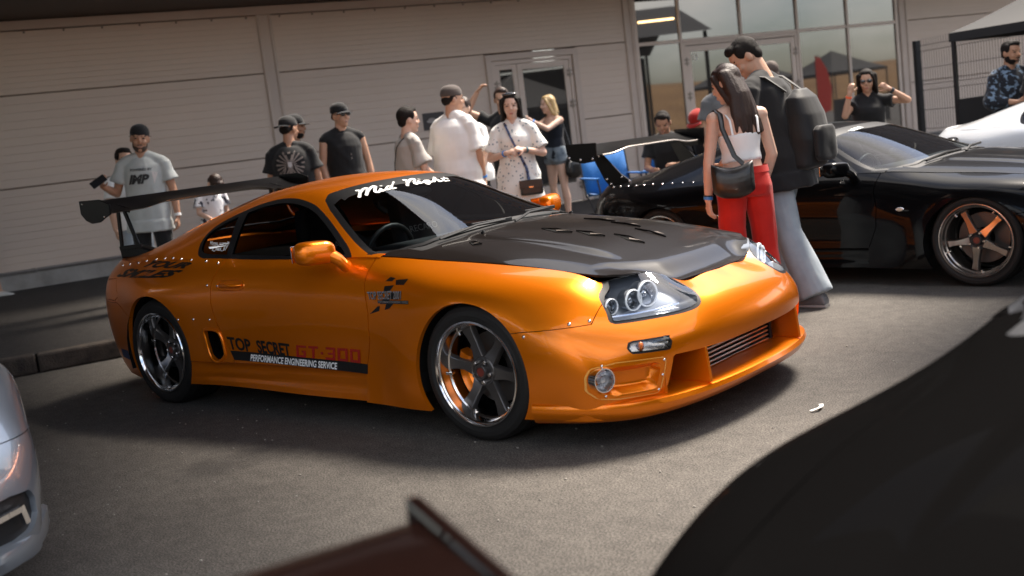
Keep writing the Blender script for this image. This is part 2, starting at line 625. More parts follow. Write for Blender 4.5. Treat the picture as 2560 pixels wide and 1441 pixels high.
mitre(mb, TS[1] + 0.03, TS[3] - 0.03, PAV, ZT - 0.032, 0.05, -0.02, 0.05)
mb.build("frame", M_FRAME, ed, bevel=0.004)
leaf(ed, TS[1] + 0.085, 11.015, PAV + 0.02, 2.46, st=0.10, y0=-0.012, y1=0.04)
leaf(ed, 11.025, TS[3] - 0.085, PAV + 0.02, 2.46, st=0.10, y0=-0.012, y1=0.04)
for z in (2.20, 1.62, 0.4):
    hinge(ed, TS[1] + 0.082, z, -0.028)
    hinge(ed, TS[3] - 0.082, z, -0.028)
for hx_ in (10.93, 11.11):
    mb = MB()
    mb.tube([(hx_, -0.05, 1.0), (hx_, -0.07, 1.02), (hx_, -0.07, 1.4), (hx_, -0.05, 1.42)], 0.012, 8)
    mb.build("handle", M_HINGE, ed, smooth=40)
# round sticker on the left leaf
mb = MB()
Mst = Matrix.Translation((9.99, -0.002, 2.27)) @ Matrix.Rotation(rad(90), 4, 'X')
mb.lathe([(0.045, 0.0), (0.062, 0.0), (0.062, 0.003), (0.045, 0.003)], 24, Mst, closed=True)
mb.box((9.965, -0.004, 2.262), (10.015, -0.0025, 2.278))
mb.build("round_sticker", mat("sticker_white", (0.62, 0.57, 0.50), 0.5), ed)
# lit tube lamp behind the first upper pane
lamp = thing("ceiling_lamp", "lit tube lamp glowing behind the upper left entrance pane", "lamp", wp(9.26, 0.012, 2.93))
lamp.rotation_euler = (0, 0, TH)
mb = MB()
mb.tube([(-0.36, 0.0, -0.01), (0.36, 0.0, 0.012)], 0.018, 8)
mb.build("tube", mat("warm_tube", (0.9, 0.8, 0.6), 0.4, emit=((1.0, 0.62, 0.26), 1.6)), lamp, smooth=40)

# poster on the wall
pos = thing("wall_poster", "small dark car poster on the wall behind the white tee man", "poster", wp(4.83, 0.004, 1.56))
pos.rotation_euler = (0, 0, TH)
mb = MB()
mb.box((0, -0.004, 0), (0.36, 0.002, 0.26))
mb.build("sheet", mat("poster_dark", (0.035, 0.028, 0.026), 0.4), pos)
mb = MB()
for (x, z, rx, rz_) in [(0.17, 0.13, 0.11, 0.028), (0.15, 0.155, 0.06, 0.022), (0.22, 0.045, 0.07, 0.025)]:
    mb.lathe([(0.0, 0.0), (1.0, 0.0)], 20, Matrix.Translation((x, -0.006, z)) @ Matrix.Diagonal((rx, 1, rz_, 1)) @ Matrix.Rotation(rad(90), 4, 'X'))
mb.build("printed_car", mat("poster_grey", (0.35, 0.31, 0.29), 0.5), pos)
# ---------------------------------------------------------------- car surfaces
def spline_matrix(n, m):
    """natural cubic spline through n equally spaced knots, sampled at m points: weights m x n"""
    A = np.zeros((n, n))
    Bm = np.zeros((n, n))
    A[0, 0] = A[-1, -1] = 1
    for i in range(1, n - 1):
        A[i, i - 1:i + 2] = (1, 4, 1)
        Bm[i, i - 1:i + 2] = (6, -12, 6)
    S = np.linalg.solve(A, Bm)                      # second derivatives
    return S
def spline_eval(P, t):
    """P: n x ... knots at 0..n-1, t: parameters"""
    n = P.shape[0]
    S = spline_matrix(n, 0)
    D2 = np.tensordot(S, P, 1)
    i = np.clip(np.floor(t).astype(int), 0, n - 2)
    f = t - i
    sh = (-1,) + (1,) * (P.ndim - 1)
    f = f.reshape(sh)
    a = 1 - f
    return a * P[i] + f * P[i + 1] + ((a ** 3 - a) * D2[i] + (f ** 3 - f) * D2[i + 1]) / 6.0

def tensor(P, tu, tv):
    Q = spline_eval(P, tu)                          # along u
    Q = spline_eval(np.swapaxes(Q, 0, 1), tv)       # along v
    return np.swapaxes(Q, 0, 1)

# rows from the sill (r0) up to the hood edge / belt line (r6); columns from the nose centre to the tail centre; (x, half width, z)
SX = [.45, .15, -.15, -.42, -.72, -1.2, -1.65, -2.02, -2.35, -2.68, -2.98]
SIDE_W = [
    [.895, .93, .93, .93, .90, .905, .905, .915, .925, .915, .845],
    [.905, .94, .94, .935, .885, .885, .89, .915, .94, .93, .865],
    [.92, .94, .94, .93, .875, .872, .88, .91, .945, .94, .875],
    [.912, .935, .935, .918, .882, .882, .89, .915, .945, .94, .875],
    [.868, .922, .925, .895, .874, .882, .888, .912, .938, .93, .862],
    [.785, .842, .852, .843, .845, .858, .865, .882, .895, .885, .83],
    [.652, .688, .703, .725, .770, .795, .80, .815, .83, .81, .745]]
SIDE_Z = [
    [.135, .135, .135, .135, .135, .137, .145, .15, .15, .145, .15],
    [.23] * 11, [.36] * 11, [.50, .51, .51, .50, .49, .49, .50, .51, .52, .51, .50],
    [.59, .645, .655, .63, .62, .625, .635, .66, .69, .68, .655],
    [.675, .732, .75, .755, .755, .76, .77, .79, .795, .785, .775],
    [.726, .772, .798, .82, .846, .850, .856, .872, .868, .864, .862]]
NOSE = [  # c0..c4 for each row
    [(.90, 0, .15), (.895, .22, .15), (.87, .43, .145), (.795, .64, .14), (.640, .835, .135)],
    [(.925, 0, .235), (.92, .22, .235), (.892, .435, .232), (.815, .65, .228), (.650, .848, .228)],
    [(.958, 0, .34), (.950, .22, .34), (.918, .435, .34), (.836, .65, .345), (.662, .843, .355)],
    [(.972, 0, .435), (.963, .22, .435), (.930, .425, .435), (.838, .63, .445), (.655, .815, .47)],
    [(.946, 0, .512), (.938, .21, .511), (.906, .40, .512), (.812, .585, .525), (.632, .772, .552)],
    [(.880, 0, .577), (.874, .18, .577), (.853, .345, .580), (.765, .53, .612), (.600, .705, .622)],
    [(.775, 0, .634), (.770, .155, .634), (.752, .30, .632), (.690, .47, .698), (.560, .622, .686)]]
TAIL = [  # c16..c19
    [(-3.15, .775, .16), (-3.32, .57, .18), (-3.38, .29, .19), (-3.40, 0, .19)],
    [(-3.20, .79, .24), (-3.38, .59, .25), (-3.44, .30, .25), (-3.46, 0, .25)],
    [(-3.24, .80, .36), (-3.43, .60, .36), (-3.50, .30, .36), (-3.515, 0, .36)],
    [(-3.265, .80, .50), (-3.46, .61, .50), (-3.53, .31, .50), (-3.545, 0, .50)],
    [(-3.265, .79, .65), (-3.46, .60, .65), (-3.53, .30, .65), (-3.545, 0, .65)],
    [(-3.245, .752, .772), (-3.44, .56, .778), (-3.515, .29, .782), (-3.53, 0, .784)],
    [(-3.215, .665, .862), (-3.40, .48, .872), (-3.465, .25, .878), (-3.48, 0, .88)]]
RIB = np.array([[*NOSE[r], *[(SX[c], SIDE_W[r][c], SIDE_Z[r][c]) for c in range(11)], *TAIL[r]] for r in range(7)])   # 7 x 20 x 3

# greenhouse: sections at GX, rows from belt line (0) up to the centre line (5)
GX = [-.42, -.72, -1.0, -1.25, -1.55, -1.85, -2.15, -2.45, -2.75, -3.0, -3.22]
G_C = [.893, 1.015, 1.135, 1.212, 1.236, 1.226, 1.176, 1.103, 1.02, .955, .91]
G_T2 = [(.28, .888), (.30, 1.006), (.29, 1.123), (.27, 1.197), (.27, 1.222), (.27, 1.212), (.28, 1.163), (.29, 1.090), (.29, 1.010), (.28, .948), (.27, .904)]
G_T1 = [(.50, .873), (.53, .957), (.49, 1.072), (.44, 1.168), (.44, 1.199), (.44, 1.185), (.46, 1.13), (.49, 1.055), (.49, .983), (.47, .928), (.44, .893)]
G_R = [(.655, .850), (.690, .880), (.625, .998), (.558, 1.115), (.555, 1.148), (.575, 1.115), (.615, 1.052), (.645, .985), (.645, .935), (.60, .900), (.545, .878)]
G_S = [(.695, .835), (.742, .862), (.715, .921), (.685, .985), (.684, 1.010), (.698, .992), (.725, .960), (.755, .925), (.745, .896), (.69, .876), (.61, .868)]
G_B = [(.735, .820), (.775, .846), (.788, .849), (.796, .850), (.799, .854), (.807, .863), (.820, .872), (.826, .868), (.803, .863), (.738, .861), (.66, .862)]
GRN = np.array([[(GX[i], *r[i]) for i in range(11)] for r in (G_B, G_S, G_R, G_T1, G_T2, [(0.0, z) for z in G_C])])   # 6 x 11 x 3

# hood: sections at HX from the windscreen forwards, wider than needed and trimmed along HF afterwards
HX = [-.84, -.62, -.40, -.15, .15, .45, .60, .70, .80]
H_E = [(.785, .849), (.758, .840), (.723, .8185), (.703, .798), (.688, .772), (.655, .727), (.640, .704), (.63, .684), (.62, .622)]
H_C = [.935, .916, .897, .872, .833, .770, .722, .676, .610]
HF = [(-1.2, -.3), (-1.2, .9), (-.72, .772), (-.62, .753), (-.52, .739), (-.42, .7235), (-.15, .702), (.15, .687), (.45, .651), (.548, .628), (.575, .612), (.60, .575), (.642, .528), (.682, .475), (.712, .41), (.735, .35), (.756, .30), (.766, .20), (.772, .10), (.776, 0), (.776, -.3)]
def hood_rows():
    P = []
    for i, x in enumerate(HX):
        we, ze = H_E[i]
        P.append([(x, we * a, ze + (H_C[i] - ze) * k) for a, k in ((1.04, -.09), (.86, .42), (.68, .70), (.45, .88), (.22, .97), (0, 1))])
    return np.swapaxes(np.array(P), 0, 1)
HOD = hood_rows()

def dense(P, nu, nv, mirror_u0=False, mirror_u1=False, ghost_lo=None, ghost_hi=None, centre_v=False):
    """P: rows x cols x 3 -> dense grid (rows*nv+1) x (cols*nu+1)"""
    rows, cols = P.shape[:2]
    mw = np.array([1, -1, 1.0])
    Q = P
    c0 = r0 = 0
    if mirror_u0:
        Q = np.concatenate([Q[:, 2:0:-1] * mw, Q], 1); c0 = 2
    if mirror_u1:
        Q = np.concatenate([Q, Q[:, -2:-4:-1] * mw], 1)
    if ghost_lo is not None:
        Q = np.concatenate([ghost_lo, Q], 0); r0 = ghost_lo.shape[0]
    if ghost_hi is not None:
        Q = np.concatenate([Q, ghost_hi], 0)
    if centre_v:
        Q = np.concatenate([Q, Q[-2:-4:-1] * mw], 0)
    tv = np.linspace(r0, r0 + rows - 1, (rows - 1) * nv + 1)
    tu = np.linspace(c0, c0 + cols - 1, (cols - 1) * nu + 1)
    return tensor(Q, tv, tu)

def car_grids(n=6, m=6):
    rib = dense(RIB, n, m, True, True)
    # ghost rows under the belt give the greenhouse its tuck-in
    gh = np.array([[(x, np.interp(x, SX[::-1], SIDE_W[r][::-1]), np.interp(x, SX[::-1], SIDE_Z[r][::-1])) for x in GX] for r in (4, 5)])
    grn = dense(GRN, n, m, centre_v=True)
    hod = dense(HOD, n, m, centre_v=True)
    return rib, grn, hod

def sgn(P):
    """half-width -> world y of the right-hand side"""
    Q = np.array(P, float)
    Q[..., 1] *= -1
    return Q

def bm_from_grid(P, flip=False):
    P = np.asarray(P)
    bm = bmesh.new()
    a, b = P.shape[:2]
    V = [[bm.verts.new(P[i, j]) for j in range(b)] for i in range(a)]
    for i in range(a - 1):
        for j in range(b - 1):
            q = [V[i][j], V[i + 1][j], V[i + 1][j + 1], V[i][j + 1]]
            if flip: q.reverse()
            try: bm.faces.new(q)
            except ValueError: pass
    bmesh.ops.remove_doubles(bm, verts=bm.verts, dist=1e-5)
    return bm

def cut(bm, f):
    """split the faces of bm along f(co) = 0"""
    bm.verts.ensure_lookup_table()
    val = {}
    for v in bm.verts:
        d = f(v.co)
        val[v] = 0.0 if abs(d) < 2e-4 else d
    cross = []
    for fc in bm.faces:
        if len(fc.verts) > 3:
            q = [val[v] for v in fc.verts]
            if min(q) < 0 < max(q): cross.append(fc)
    if cross: bmesh.ops.triangulate(bm, faces=cross, quad_method='SHORT_EDGE')
    for e in list(bm.edges):
        a, b = e.verts
        da, db = val[a], val[b]
        if da * db < 0:
            t = da / (da - db)
            for _ in range(2):
                p = a.co.lerp(b.co, t)
                dm = f(p)
                if abs(dm) < 1e-4: break
                if dm * da > 0: t = t + (1 - t) * dm / (dm - db)
                else: t = t * da / (da - dm)
            ne, nv = bmesh.utils.edge_split(e, a, min(max(t, 1e-3), 1 - 1e-3))
            val[nv] = 0.0
    for fc in list(bm.faces):
        z = [v for v in fc.verts if val[v] == 0.0]
        if len(z) < 2: continue
        s = [val[v] for v in fc.verts]
        if min(s) >= 0 or max(s) <= 0: continue
        vs_ = list(fc.verts)
        best = None
        for i in range(len(z)):
            for j in range(i + 1, len(z)):
                a, b = vs_.index(z[i]), vs_.index(z[j])
                if (a - b) % len(vs_) in (1, len(vs_) - 1): continue
                best = (z[i], z[j])
        if best:
            try: bmesh.utils.face_split(fc, *best)
            except ValueError: pass

def fval(face, f):
    c = face.calc_center_median()
    return f(c)

def keep(bm, pred):
    """copy of bm with only the faces pred accepts"""
    n = bm.copy()
    kill = [fc for fc in n.faces if not pred(fc.calc_center_median())]
    bmesh.ops.delete(n, geom=kill, context='FACES')
    return n

def drop(bm, pred):
    kill = [fc for fc in bm.faces if pred(fc.calc_center_median())]
    bmesh.ops.delete(bm, geom=kill, context='FACES')

def rim(bm, depth, only=None):
    """turn the open border of a panel inwards by depth, so it has an edge"""
    bm.normal_update()
    be = [e for e in bm.edges if e.is_boundary and (only is None or only((e.verts[0].co + e.verts[1].co) / 2))]
    if not be: return
    nrm = {v: v.normal.copy() for e in be for v in e.verts}
    r = bmesh.ops.extrude_edge_only(bm, edges=be)
    nv = [g for g in r['geom'] if isinstance(g, bmesh.types.BMVert)]
    old = list(nrm.items())
    for v in nv:
        best = min(old, key=lambda kv: (kv[0].co - v.co).length_squared)
        v.co = v.co - best[1] * depth

def out_normals(bm, c=(-1.3, 0, .55)):
    """make the normals point away from the car's middle"""
    c = Vector(c)
    s = sum(1 if fc.normal.dot(fc.calc_center_median() - c) > 0 else -1 for fc in bm.faces)
    if s < 0: bmesh.ops.reverse_faces(bm, faces=bm.faces)
    bm.normal_update()

def finish(bm, name, material, parent, sharp=35, mirror=None, weld=1e-5):
    bmesh.ops.remove_doubles(bm, verts=bm.verts, dist=weld)
    loose = [v for v in bm.verts if not v.link_faces]
    bmesh.ops.delete(bm, geom=loose, context='VERTS')
    me = bpy.data.meshes.new(name)
    bm.to_mesh(me)
    bm.free()
    me.materials.append(material)
    shade(me, sharp)
    o = bpy.data.objects.new(name, me)
    return link(o, parent)

def mirrored(bm):
    """copy mirrored to the car's left side"""
    n = bm.copy()
    for v in n.verts: v.co.y = -v.co.y
    bmesh.ops.reverse_faces(n, faces=n.faces)
    return n

# signed shapes, negative inside
def s_circle(cx, cy, r):
    return lambda a, b: math.hypot(a - cx, b - cy) - r
def s_poly(pts, r=0.0):
    """signed distance to a polygon, corners rounded by r (polygon is first shrunk by r)"""
    P = [Vector(p) for p in pts]
    n = len(P)
    if r:
        area = sum(P[i].x * P[(i + 1) % n].y - P[(i + 1) % n].x * P[i].y for i in range(n))
        if area < 0: P.reverse()
        Q = []
        for i in range(n):
            a, b, c = P[i - 1], P[i], P[(i + 1) % n]
            d1, d2 = (b - a).normalized(), (c - b).normalized()
            n1, n2 = Vector((-d1.y, d1.x)), Vector((-d2.y, d2.x))
            k = n1 + n2
            k = k / max(k.length_squared / 2, 0.25)
            Q.append(b + k * r)
        P = Q
    E_ = [(P[i].x, P[i].y, P[(i + 1) % n].x - P[i].x, P[(i + 1) % n].y - P[i].y) for i in range(n)]
    def f(x, y):
        d = 1e9
        inside = False
        for ax, ay, dx, dy in E_:
            px, py = x - ax, y - ay
            t = (px * dx + py * dy) / (dx * dx + dy * dy + 1e-12)
            t = 0 if t < 0 else 1 if t > 1 else t
            qx, qy = px - t * dx, py - t * dy
            q = qx * qx + qy * qy
            if q < d: d = q
            by = ay + dy
            if (ay > y) != (by > y) and x < dx * (y - ay) / (dy if dy else 1e-12) + ax: inside = not inside
        d = math.sqrt(d)
        return (-d if inside else d) - r
    return f
def smooth_poly(pts, n=6):
    """closed Catmull-Rom curve through pts"""
    P = [Vector(p) for p in pts]
    m = len(P)
    out = []
    for i in range(m):
        a, b, c, d = P[i - 1], P[i], P[(i + 1) % m], P[(i + 2) % m]
        for k in range(n):
            t = k / n
            out.append(tuple(0.5 * (2 * b + (c - a) * t + (2 * a - 5 * b + 4 * c - d) * t * t + (3 * b - a - 3 * c + d) * t ** 3)))
    return out
# ---------------------------------------------------------------- car materials
def car_paint(name, base, metal=0.35, rough=0.32, flake=0.06, coat=1.0, spec=0.5):
    m = mat(name, base, rough, metal, coat=coat, spec=spec)
    n, l = m.node_tree.nodes, m.node_tree.links
    b = n['Principled BSDF']
    b.inputs['Coat Roughness'].default_value = 0.025
    tc = n.new("ShaderNodeTexCoord")
    t = n.new("ShaderNodeTexNoise")
    t.inputs['Scale'].default_value = 1400
    t.inputs['Detail'].default_value = 1
    bu = n.new("ShaderNodeBump")
    bu.inputs['Strength'].default_value = flake
    bu.inputs['Distance'].default_value = 0.001
    l.new(tc.outputs['Object'], t.inputs['Vector'])
    l.new(t.outputs['Fac'], bu.inputs['Height'])
    l.new(bu.outputs['Normal'], b.inputs['Normal'])
    return m
def tinted_glass(name, tint, gloss=0.05, ior=1.5):
    if name in MATS: return MATS[name]
    m = bpy.data.materials.new(name)
    m.use_nodes = True
    n, l = m.node_tree.nodes, m.node_tree.links
    n.remove(n['Principled BSDF'])
    tr = n.new("ShaderNodeBsdfTransparent")
    tr.inputs['Color'].default_value = (*tint, 1)
    gl = n.new("ShaderNodeBsdfGlossy")
    gl.inputs['Roughness'].default_value = 0.012
    gl.inputs['Color'].default_value = (0.95, 0.97, 1.0, 1)
    fr = n.new("ShaderNodeFresnel")
    fr.inputs['IOR'].default_value = ior
    ad = n.new("ShaderNodeMath")
    ad.operation = 'ADD'
    ad.inputs[1].default_value = gloss
    ad.use_clamp = True
    mx = n.new("ShaderNodeMixShader")
    l.new(fr.outputs['Fac'], ad.inputs[0])
    l.new(ad.outputs[0], mx.inputs['Fac'])
    l.new(tr.outputs[0], mx.inputs[1])
    l.new(gl.outputs[0], mx.inputs[2])
    l.new(mx.outputs[0], n['Material Output'].inputs['Surface'])
    MATS[name] = m
    return m
P_ORANGE = car_paint("orange_pearl_paint", (0.84, 0.20, 0.0015), 0.66, 0.28, 0.05, 0.5, 0.3)
P_BLACK = car_paint("black_car_paint", (0.0025, 0.0025, 0.003), 0.0, 0.3, 0.0, 0.30, 0.05)
P_BLACKM = car_paint("worn_black_paint", (0.0035, 0.0033, 0.0033), 0.0, 0.5, 0.0, 0.012, 0.0)
P_WHITE = car_paint("white_car_paint", (0.72, 0.74, 0.76), 0.0, 0.3, 0.0)
P_SILVER = car_paint("silver_car_paint", (0.26, 0.29, 0.32), 0.5, 0.32)
P_DARK = car_paint("dark_maroon_paint", (0.006, 0.0025, 0.002), 0.0, 0.22, 0.0, 0.6, 0.1)
P_CARBON = car_paint("black_carbon_hood", (0.008, 0.0062, 0.0056), 0.0, 0.3, 0.0, 0.42, 0.08)
M_TRIMB = mat("black_rubber_trim", (0.008, 0.008, 0.009), 0.42, spec=0.3)
M_PLAST = mat("black_plastic", (0.012, 0.012, 0.013), 0.5)
M_VOID = mat("dark_interior", (0.006, 0.006, 0.006), 0.9, spec=0.1)
M_WING = mat("black_wing_gelcoat", (0.004, 0.004, 0.0045), 0.3, spec=0.12, coat=0.04)
M_TYRE = mat("tyre_rubber", (0.012, 0.0115, 0.011), 0.62, spec=0.35, bump=(90, 0.25, 0.002))
M_LIP = mat("polished_rim_lip", (0.78, 0.77, 0.76), 0.13, metal=1.0)
M_SPOKE = mat("gunmetal_spoke", (0.115, 0.108, 0.105), 0.34, metal=0.75)
M_SPOKEB = mat("dark_bronze_spoke", (0.34, 0.30, 0.27), 0.22, metal=0.9)
M_DISC = mat("brake_disc_steel", (0.12, 0.11, 0.105), 0.4, metal=0.8)
M_STEEL = mat("bright_steel", (0.72, 0.70, 0.68), 0.18, metal=1.0)
M_CHROME = mat("chrome", (0.85, 0.85, 0.86), 0.06, metal=1.0)
M_HLBOWL = mat("lamp_bowl", (0.34, 0.37, 0.41), 0.28, metal=0.6)
M_CLEAR = tinted_glass("clear_lens", (0.95, 0.96, 0.97), 0.03)
M_CABGL = tinted_glass("windscreen_glass", (0.52, 0.58, 0.60), 0.0, 1.38)
M_SIDEGL = tinted_glass("tinted_side_glass", (0.30, 0.31, 0.32), 0.0, 1.28)
M_AMBER = mat("amber_bulb", (0.55, 0.13, 0.02), 0.3)
M_WHITED = mat("white_vinyl", (0.82, 0.82, 0.80), 0.4)
M_BLACKD = mat("black_vinyl", (0.008, 0.008, 0.008), 0.35)
M_REDD = mat("red_vinyl", (0.33, 0.012, 0.008), 0.4)
M_GREYD = mat("grey_vinyl", (0.20, 0.18, 0.17), 0.45)
M_BLUED = mat("blue_vinyl", (0.012, 0.03, 0.10), 0.45)
M_SEAT = mat("black_seat_cloth", (0.012, 0.012, 0.014), 0.85)

# ---------------------------------------------------------------- wheels
def make_wheel(parent, x, y, z, right, R=0.318, rim=0.247, width=0.24, spokes=6, phase=112.0, hub_in=0.055, spoke_mat=None, caliper=None, detail=True, lip=True, steer=0.0):
    """outer face of the rim at half width y"""
    spoke_mat = spoke_mat or M_SPOKE
    w = bpy.data.objects.new("wheel", None)
    link(w, parent)
    s = -1 if right else 1
    # local z = outwards, local x = car forward, local y = up  (right side)
    out = Vector((0, s, 0))
    fw_ = Vector((1, 0, 0))
    up = out.cross(fw_)
    # keep local y pointing up on both sides
    if up.z < 0:
        fw_ = -fw_
        up = out.cross(fw_)
    Mx = Matrix(((fw_.x, up.x, out.x, x), (fw_.y, up.y, out.y, s * y), (fw_.z, up.z, out.z, z), (0, 0, 0, 1)))
    if steer: Mx = Mx @ Matrix.Rotation(steer, 4, 'Y')
    w.matrix_local = Mx
    mb = MB()
    k = R - rim
    mb.lathe([(rim - 0.018, -width), (rim, -width + .004), (rim + k * .45, -width - .006), (rim + k * .85, -width + .012), (R, -width + .04), (R, -0.045), (rim + k * .86, -0.014), (rim + k * .62, -.001), (rim + k * .58, .0), (rim + k * .5, -.0005), (rim + k * .3, .001), (rim + .004, -.006), (rim - .006, -.012)], 72)
    tr = mb.build("tyre", M_TYRE, w, smooth=28)
    if detail:
        mb = MB()
        for j in range(4):     # tread grooves seen as ribs proud of the tread
            zz = -0.06 - j * (width - .1) / 3
            mb.lathe([(R - .001, zz - .012), (R + .003, zz - .010), (R + .003, zz + .010), (R - .001, zz + .012)], 72)
        mb.build("tread", M_TYRE, tr, smooth=28)
    mb = MB()
    mb.lathe([(rim - .004, -.012), (rim, -.004), (rim - .003, .002), (rim - .010, .003), (rim - .014, -.004), (rim - .016, -.010), (rim - .022, -.014), (rim - .026, -hub_in - .012), (rim - .034, -hub_in - .018), (rim - .036, -width + .02), (rim - .012, -width + .003)], 72)
    mb.build("rim", M_LIP if lip else spoke_mat, w, smooth=30)
    ro = rim - .036
    for i in range(spokes):
        a = rad(phase + i * 360 / spokes)
        Ms = Matrix.Rotation(a, 4, 'Z')
        rows = []
        st = [(.052, .036, -hub_in - .004), (.085, .0285, -hub_in - .012), (.13, .0225, -hub_in - .020), (.175, .025, -hub_in - .017), (ro - .008, .031, -hub_in - .012), (ro + .006, .034, -hub_in - .018)] if spokes == 6 else [(.05, .03, -hub_in), (.085, .024, -hub_in - .004), (.13, .019, -hub_in - .012), (.17, .0195, -hub_in - .014), (ro - .012, .023, -hub_in - .016), (ro + .004, .024, -hub_in - .034)]
        mb = MB()
        for (r, hw, zz) in st:
            rows.append([(r, -hw - .004, zz - .030), (r, -hw, zz - .004), (r, -hw + .004, zz), (r, hw - .004, zz), (r, hw, zz - .004), (r, hw + .004, zz - .030)])
        mb.grid(rows, Ms)
        mb.build("spoke", spoke_mat, w, smooth=40)
    mb = MB()
    mb.lathe([(.070, -hub_in - .04), (.070, -hub_in - .006), (.066, -hub_in - .002), (.060, -hub_in - .006), (.036, -hub_in - .010), (.034, -hub_in + .012), (.031, -hub_in + .016), (.024, -hub_in + .016), (.022, -hub_in + .011), (0, -hub_in + .011)], 40)
    hub = mb.build("hub", spoke_mat if spokes == 6 else M_PLAST, w, smooth=35)
    if detail:
        for i in range(5):
            a = rad(phase + 20 + i * 72)
            mb = MB()
            mb.lathe([(.0105, -.02), (.0105, .012), (.008, .016), (0, .016)], 6, Matrix.Translation((.050 * math.cos(a), .050 * math.sin(a), -hub_in - .004)))
            mb.build("lug_nut", M_STEEL, w)
        mb = MB()
        mb.lathe([(.0, 0.0), (.021, 0.0)], 24, Matrix.Translation((0, 0, -hub_in + .0125)))
        mb.build("hub_emblem", mat("hub_emblem_red", (0.16, 0.03, 0.02), 0.4), w)
        for i in range(spokes):
            a = rad(phase + 14 + i * 360 / spokes)
            mb = MB()
            mb.box((ro - .012, -.006, -hub_in - .03), (ro + .01, .006, -hub_in - .008), Matrix.Rotation(a, 4, 'Z'))
            mb.build("rim_lug", M_STEEL, w, bevel=.002)
    mb = MB()
    mb.lathe([(.07, -width * .62), (.168, -width * .62), (.168, -width * .62 - .024), (.07, -width * .62 - .024)], 40, closed=True)
    mb.build("brake_disc", M_DISC, w, smooth=35)
    mb = MB()
    mb.lathe([(rim - .05, -width + .02), (.0, -width + .015)], 40)
    mb.build("wheel_back", M_VOID, w)
    if caliper:
        mb = MB()
        pr = []
        for i in range(9):
            a = rad(152 + i * 9)
            ca, sa = math.cos(a), math.sin(a)
            pr.append([(r * ca, r * sa, zz) for r, zz in ((.112, -width * .5 - .03), (.112, -width * .42), (.125, -width * .38), (.172, -width * .38), (.184, -width * .42), (.184, -width * .5 - .03))])
        mb.grid(pr)
        mb.add(pr[0], [tuple(range(6))]); mb.add(pr[-1], [tuple(range(6))[::-1]])
        mb.build("brake_caliper", caliper, w, smooth=35)
    return w

# ---------------------------------------------------------------- shared outlines (x, z) or (half width, z), metres from the front axle
F_WS = s_poly([(-.462, -.3), (-.462, .25), (-.468, .45), (-.505, .60), (-.60, .70), (-.735, .762), (-.9, .703), (-1.05, .645), (-1.19, .588), (-1.268, .545), (-1.288, .50), (-1.268, .45), (-1.215, .28), (-1.185, .10), (-1.182, -.3)])
F_SW = s_poly(smooth_poly([(-2.205, .99), (-2.185, .925), (-2.10, .876), (-1.85, .862), (-1.33, .842), (-.95, .838), (-.845, .840), (-.90, .885), (-1.002, .942), (-1.204, 1.058), (-1.353, 1.122), (-1.56, 1.158), (-1.80, 1.142), (-2.02, 1.092), (-2.155, 1.045)], 5))
F_BP = s_poly([(-2.03, 1.2), (-1.845, .80), (-1.812, .80), (-1.93, 1.2)])
F_HG = s_poly([(-1.98, -.4), (-1.98, .40), (-2.05, .47), (-2.5, .52), (-2.85, .50), (-2.98, .44), (-3.0, .2), (-3.0, -.4)])
F_DOOR = s_poly([(-.66, .95), (-.70, .72), (-.678, .585), (-.688, .45), (-.757, .283), (-1.815, .288), (-1.872, .418), (-1.916, .522), (-1.94, .626), (-1.929, .736), (-1.875, .84), (-1.80, .95)])
F_SILL = s_poly([(-2.4, -.5), (-2.4, .292), (-1.5, .287), (-.757, .282), (-.757, -.5)])
F_BUMP = s_poly([(.15, -1), (.15, .503), (.318, .524), (.61, .540), (.625, 2), (3, 2), (3, -1)])
F_RBUMP = s_poly([(-5, -1), (-5, .60), (-3.02, .615), (-2.72, .50), (-2.5, .40), (-2.5, -1)])
F_HL = s_poly(smooth_poly([(.612, .70), (.642, .672), (.70, .635), (.735, .575), (.752, .533), (.70, .526), (.61, .526), (.47, .528), (.39, .541), (.348, .572), (.335, .615), (.36, .66), (.42, .705), (.50, .73), (.57, .725)], 4))
F_IND = s_poly([(.612, .396), (.598, .43), (.607, .455), (.742, .456), (.757, .43), (.75, .402)], .012)
F_PAN = s_poly([(.632, .374), (.655, .220), (.80, .222), (.858, .232), (.882, .27), (.882, .33), (.870, .366), (.80, .380)], .02)
F_OPEN = s_poly([(-.5, .374), (.35, .366), (.602, .372), (.628, .208), (.5, .195), (-.5, .195)], .012)
F_SCOOP = s_poly([(-2.034, .476), (-1.945, .476), (-1.905, .448), (-1.893, .363), (-1.903, .322), (-1.965, .290), (-2.02, .328), (-2.036, .42)], .015)
F_MARK = s_poly([(-3.232, .752), (-3.045, .768), (-3.008, .652), (-3.06, .628), (-3.225, .629)], .02)
A1, A2 = s_circle(0, .318, .332), s_circle(-2.535, .333, .342)
def f_arch1(c): return A1(c.x, c.z) if abs(c.y) > .5 else 1.0
def f_arch2(c): return A2(c.x, c.z) if abs(c.y) > .5 else 1.0
def lim(F, cond, a, b):
    def f(c):
        return F(getattr(c, a) if a != 'w' else abs(c.y), getattr(c, b) if b != 'w' else abs(c.y)) if cond(c) else 1.0
    return f
f_ws = lim(F_WS, lambda c: True, 'x', 'w')
f_sw = lim(F_SW, lambda c: abs(c.y) > .40, 'x', 'z')
f_bp = lim(F_BP, lambda c: True, 'x', 'z')
f_hg = lim(F_HG, lambda c: c.x < -1.5, 'x', 'w')
f_door = lim(F_DOOR, lambda c: True, 'x', 'z')
f_sill = lim(F_SILL, lambda c: True, 'x', 'z')
f_bump = lim(F_BUMP, lambda c: True, 'x', 'z')
f_rbump = lim(F_RBUMP, lambda c: True, 'x', 'z')
nose = lambda c: c.x > .5
f_hl = lim(F_HL, lambda c: c.x > .3, 'w', 'z')
f_ind = lim(F_IND, nose, 'w', 'z')
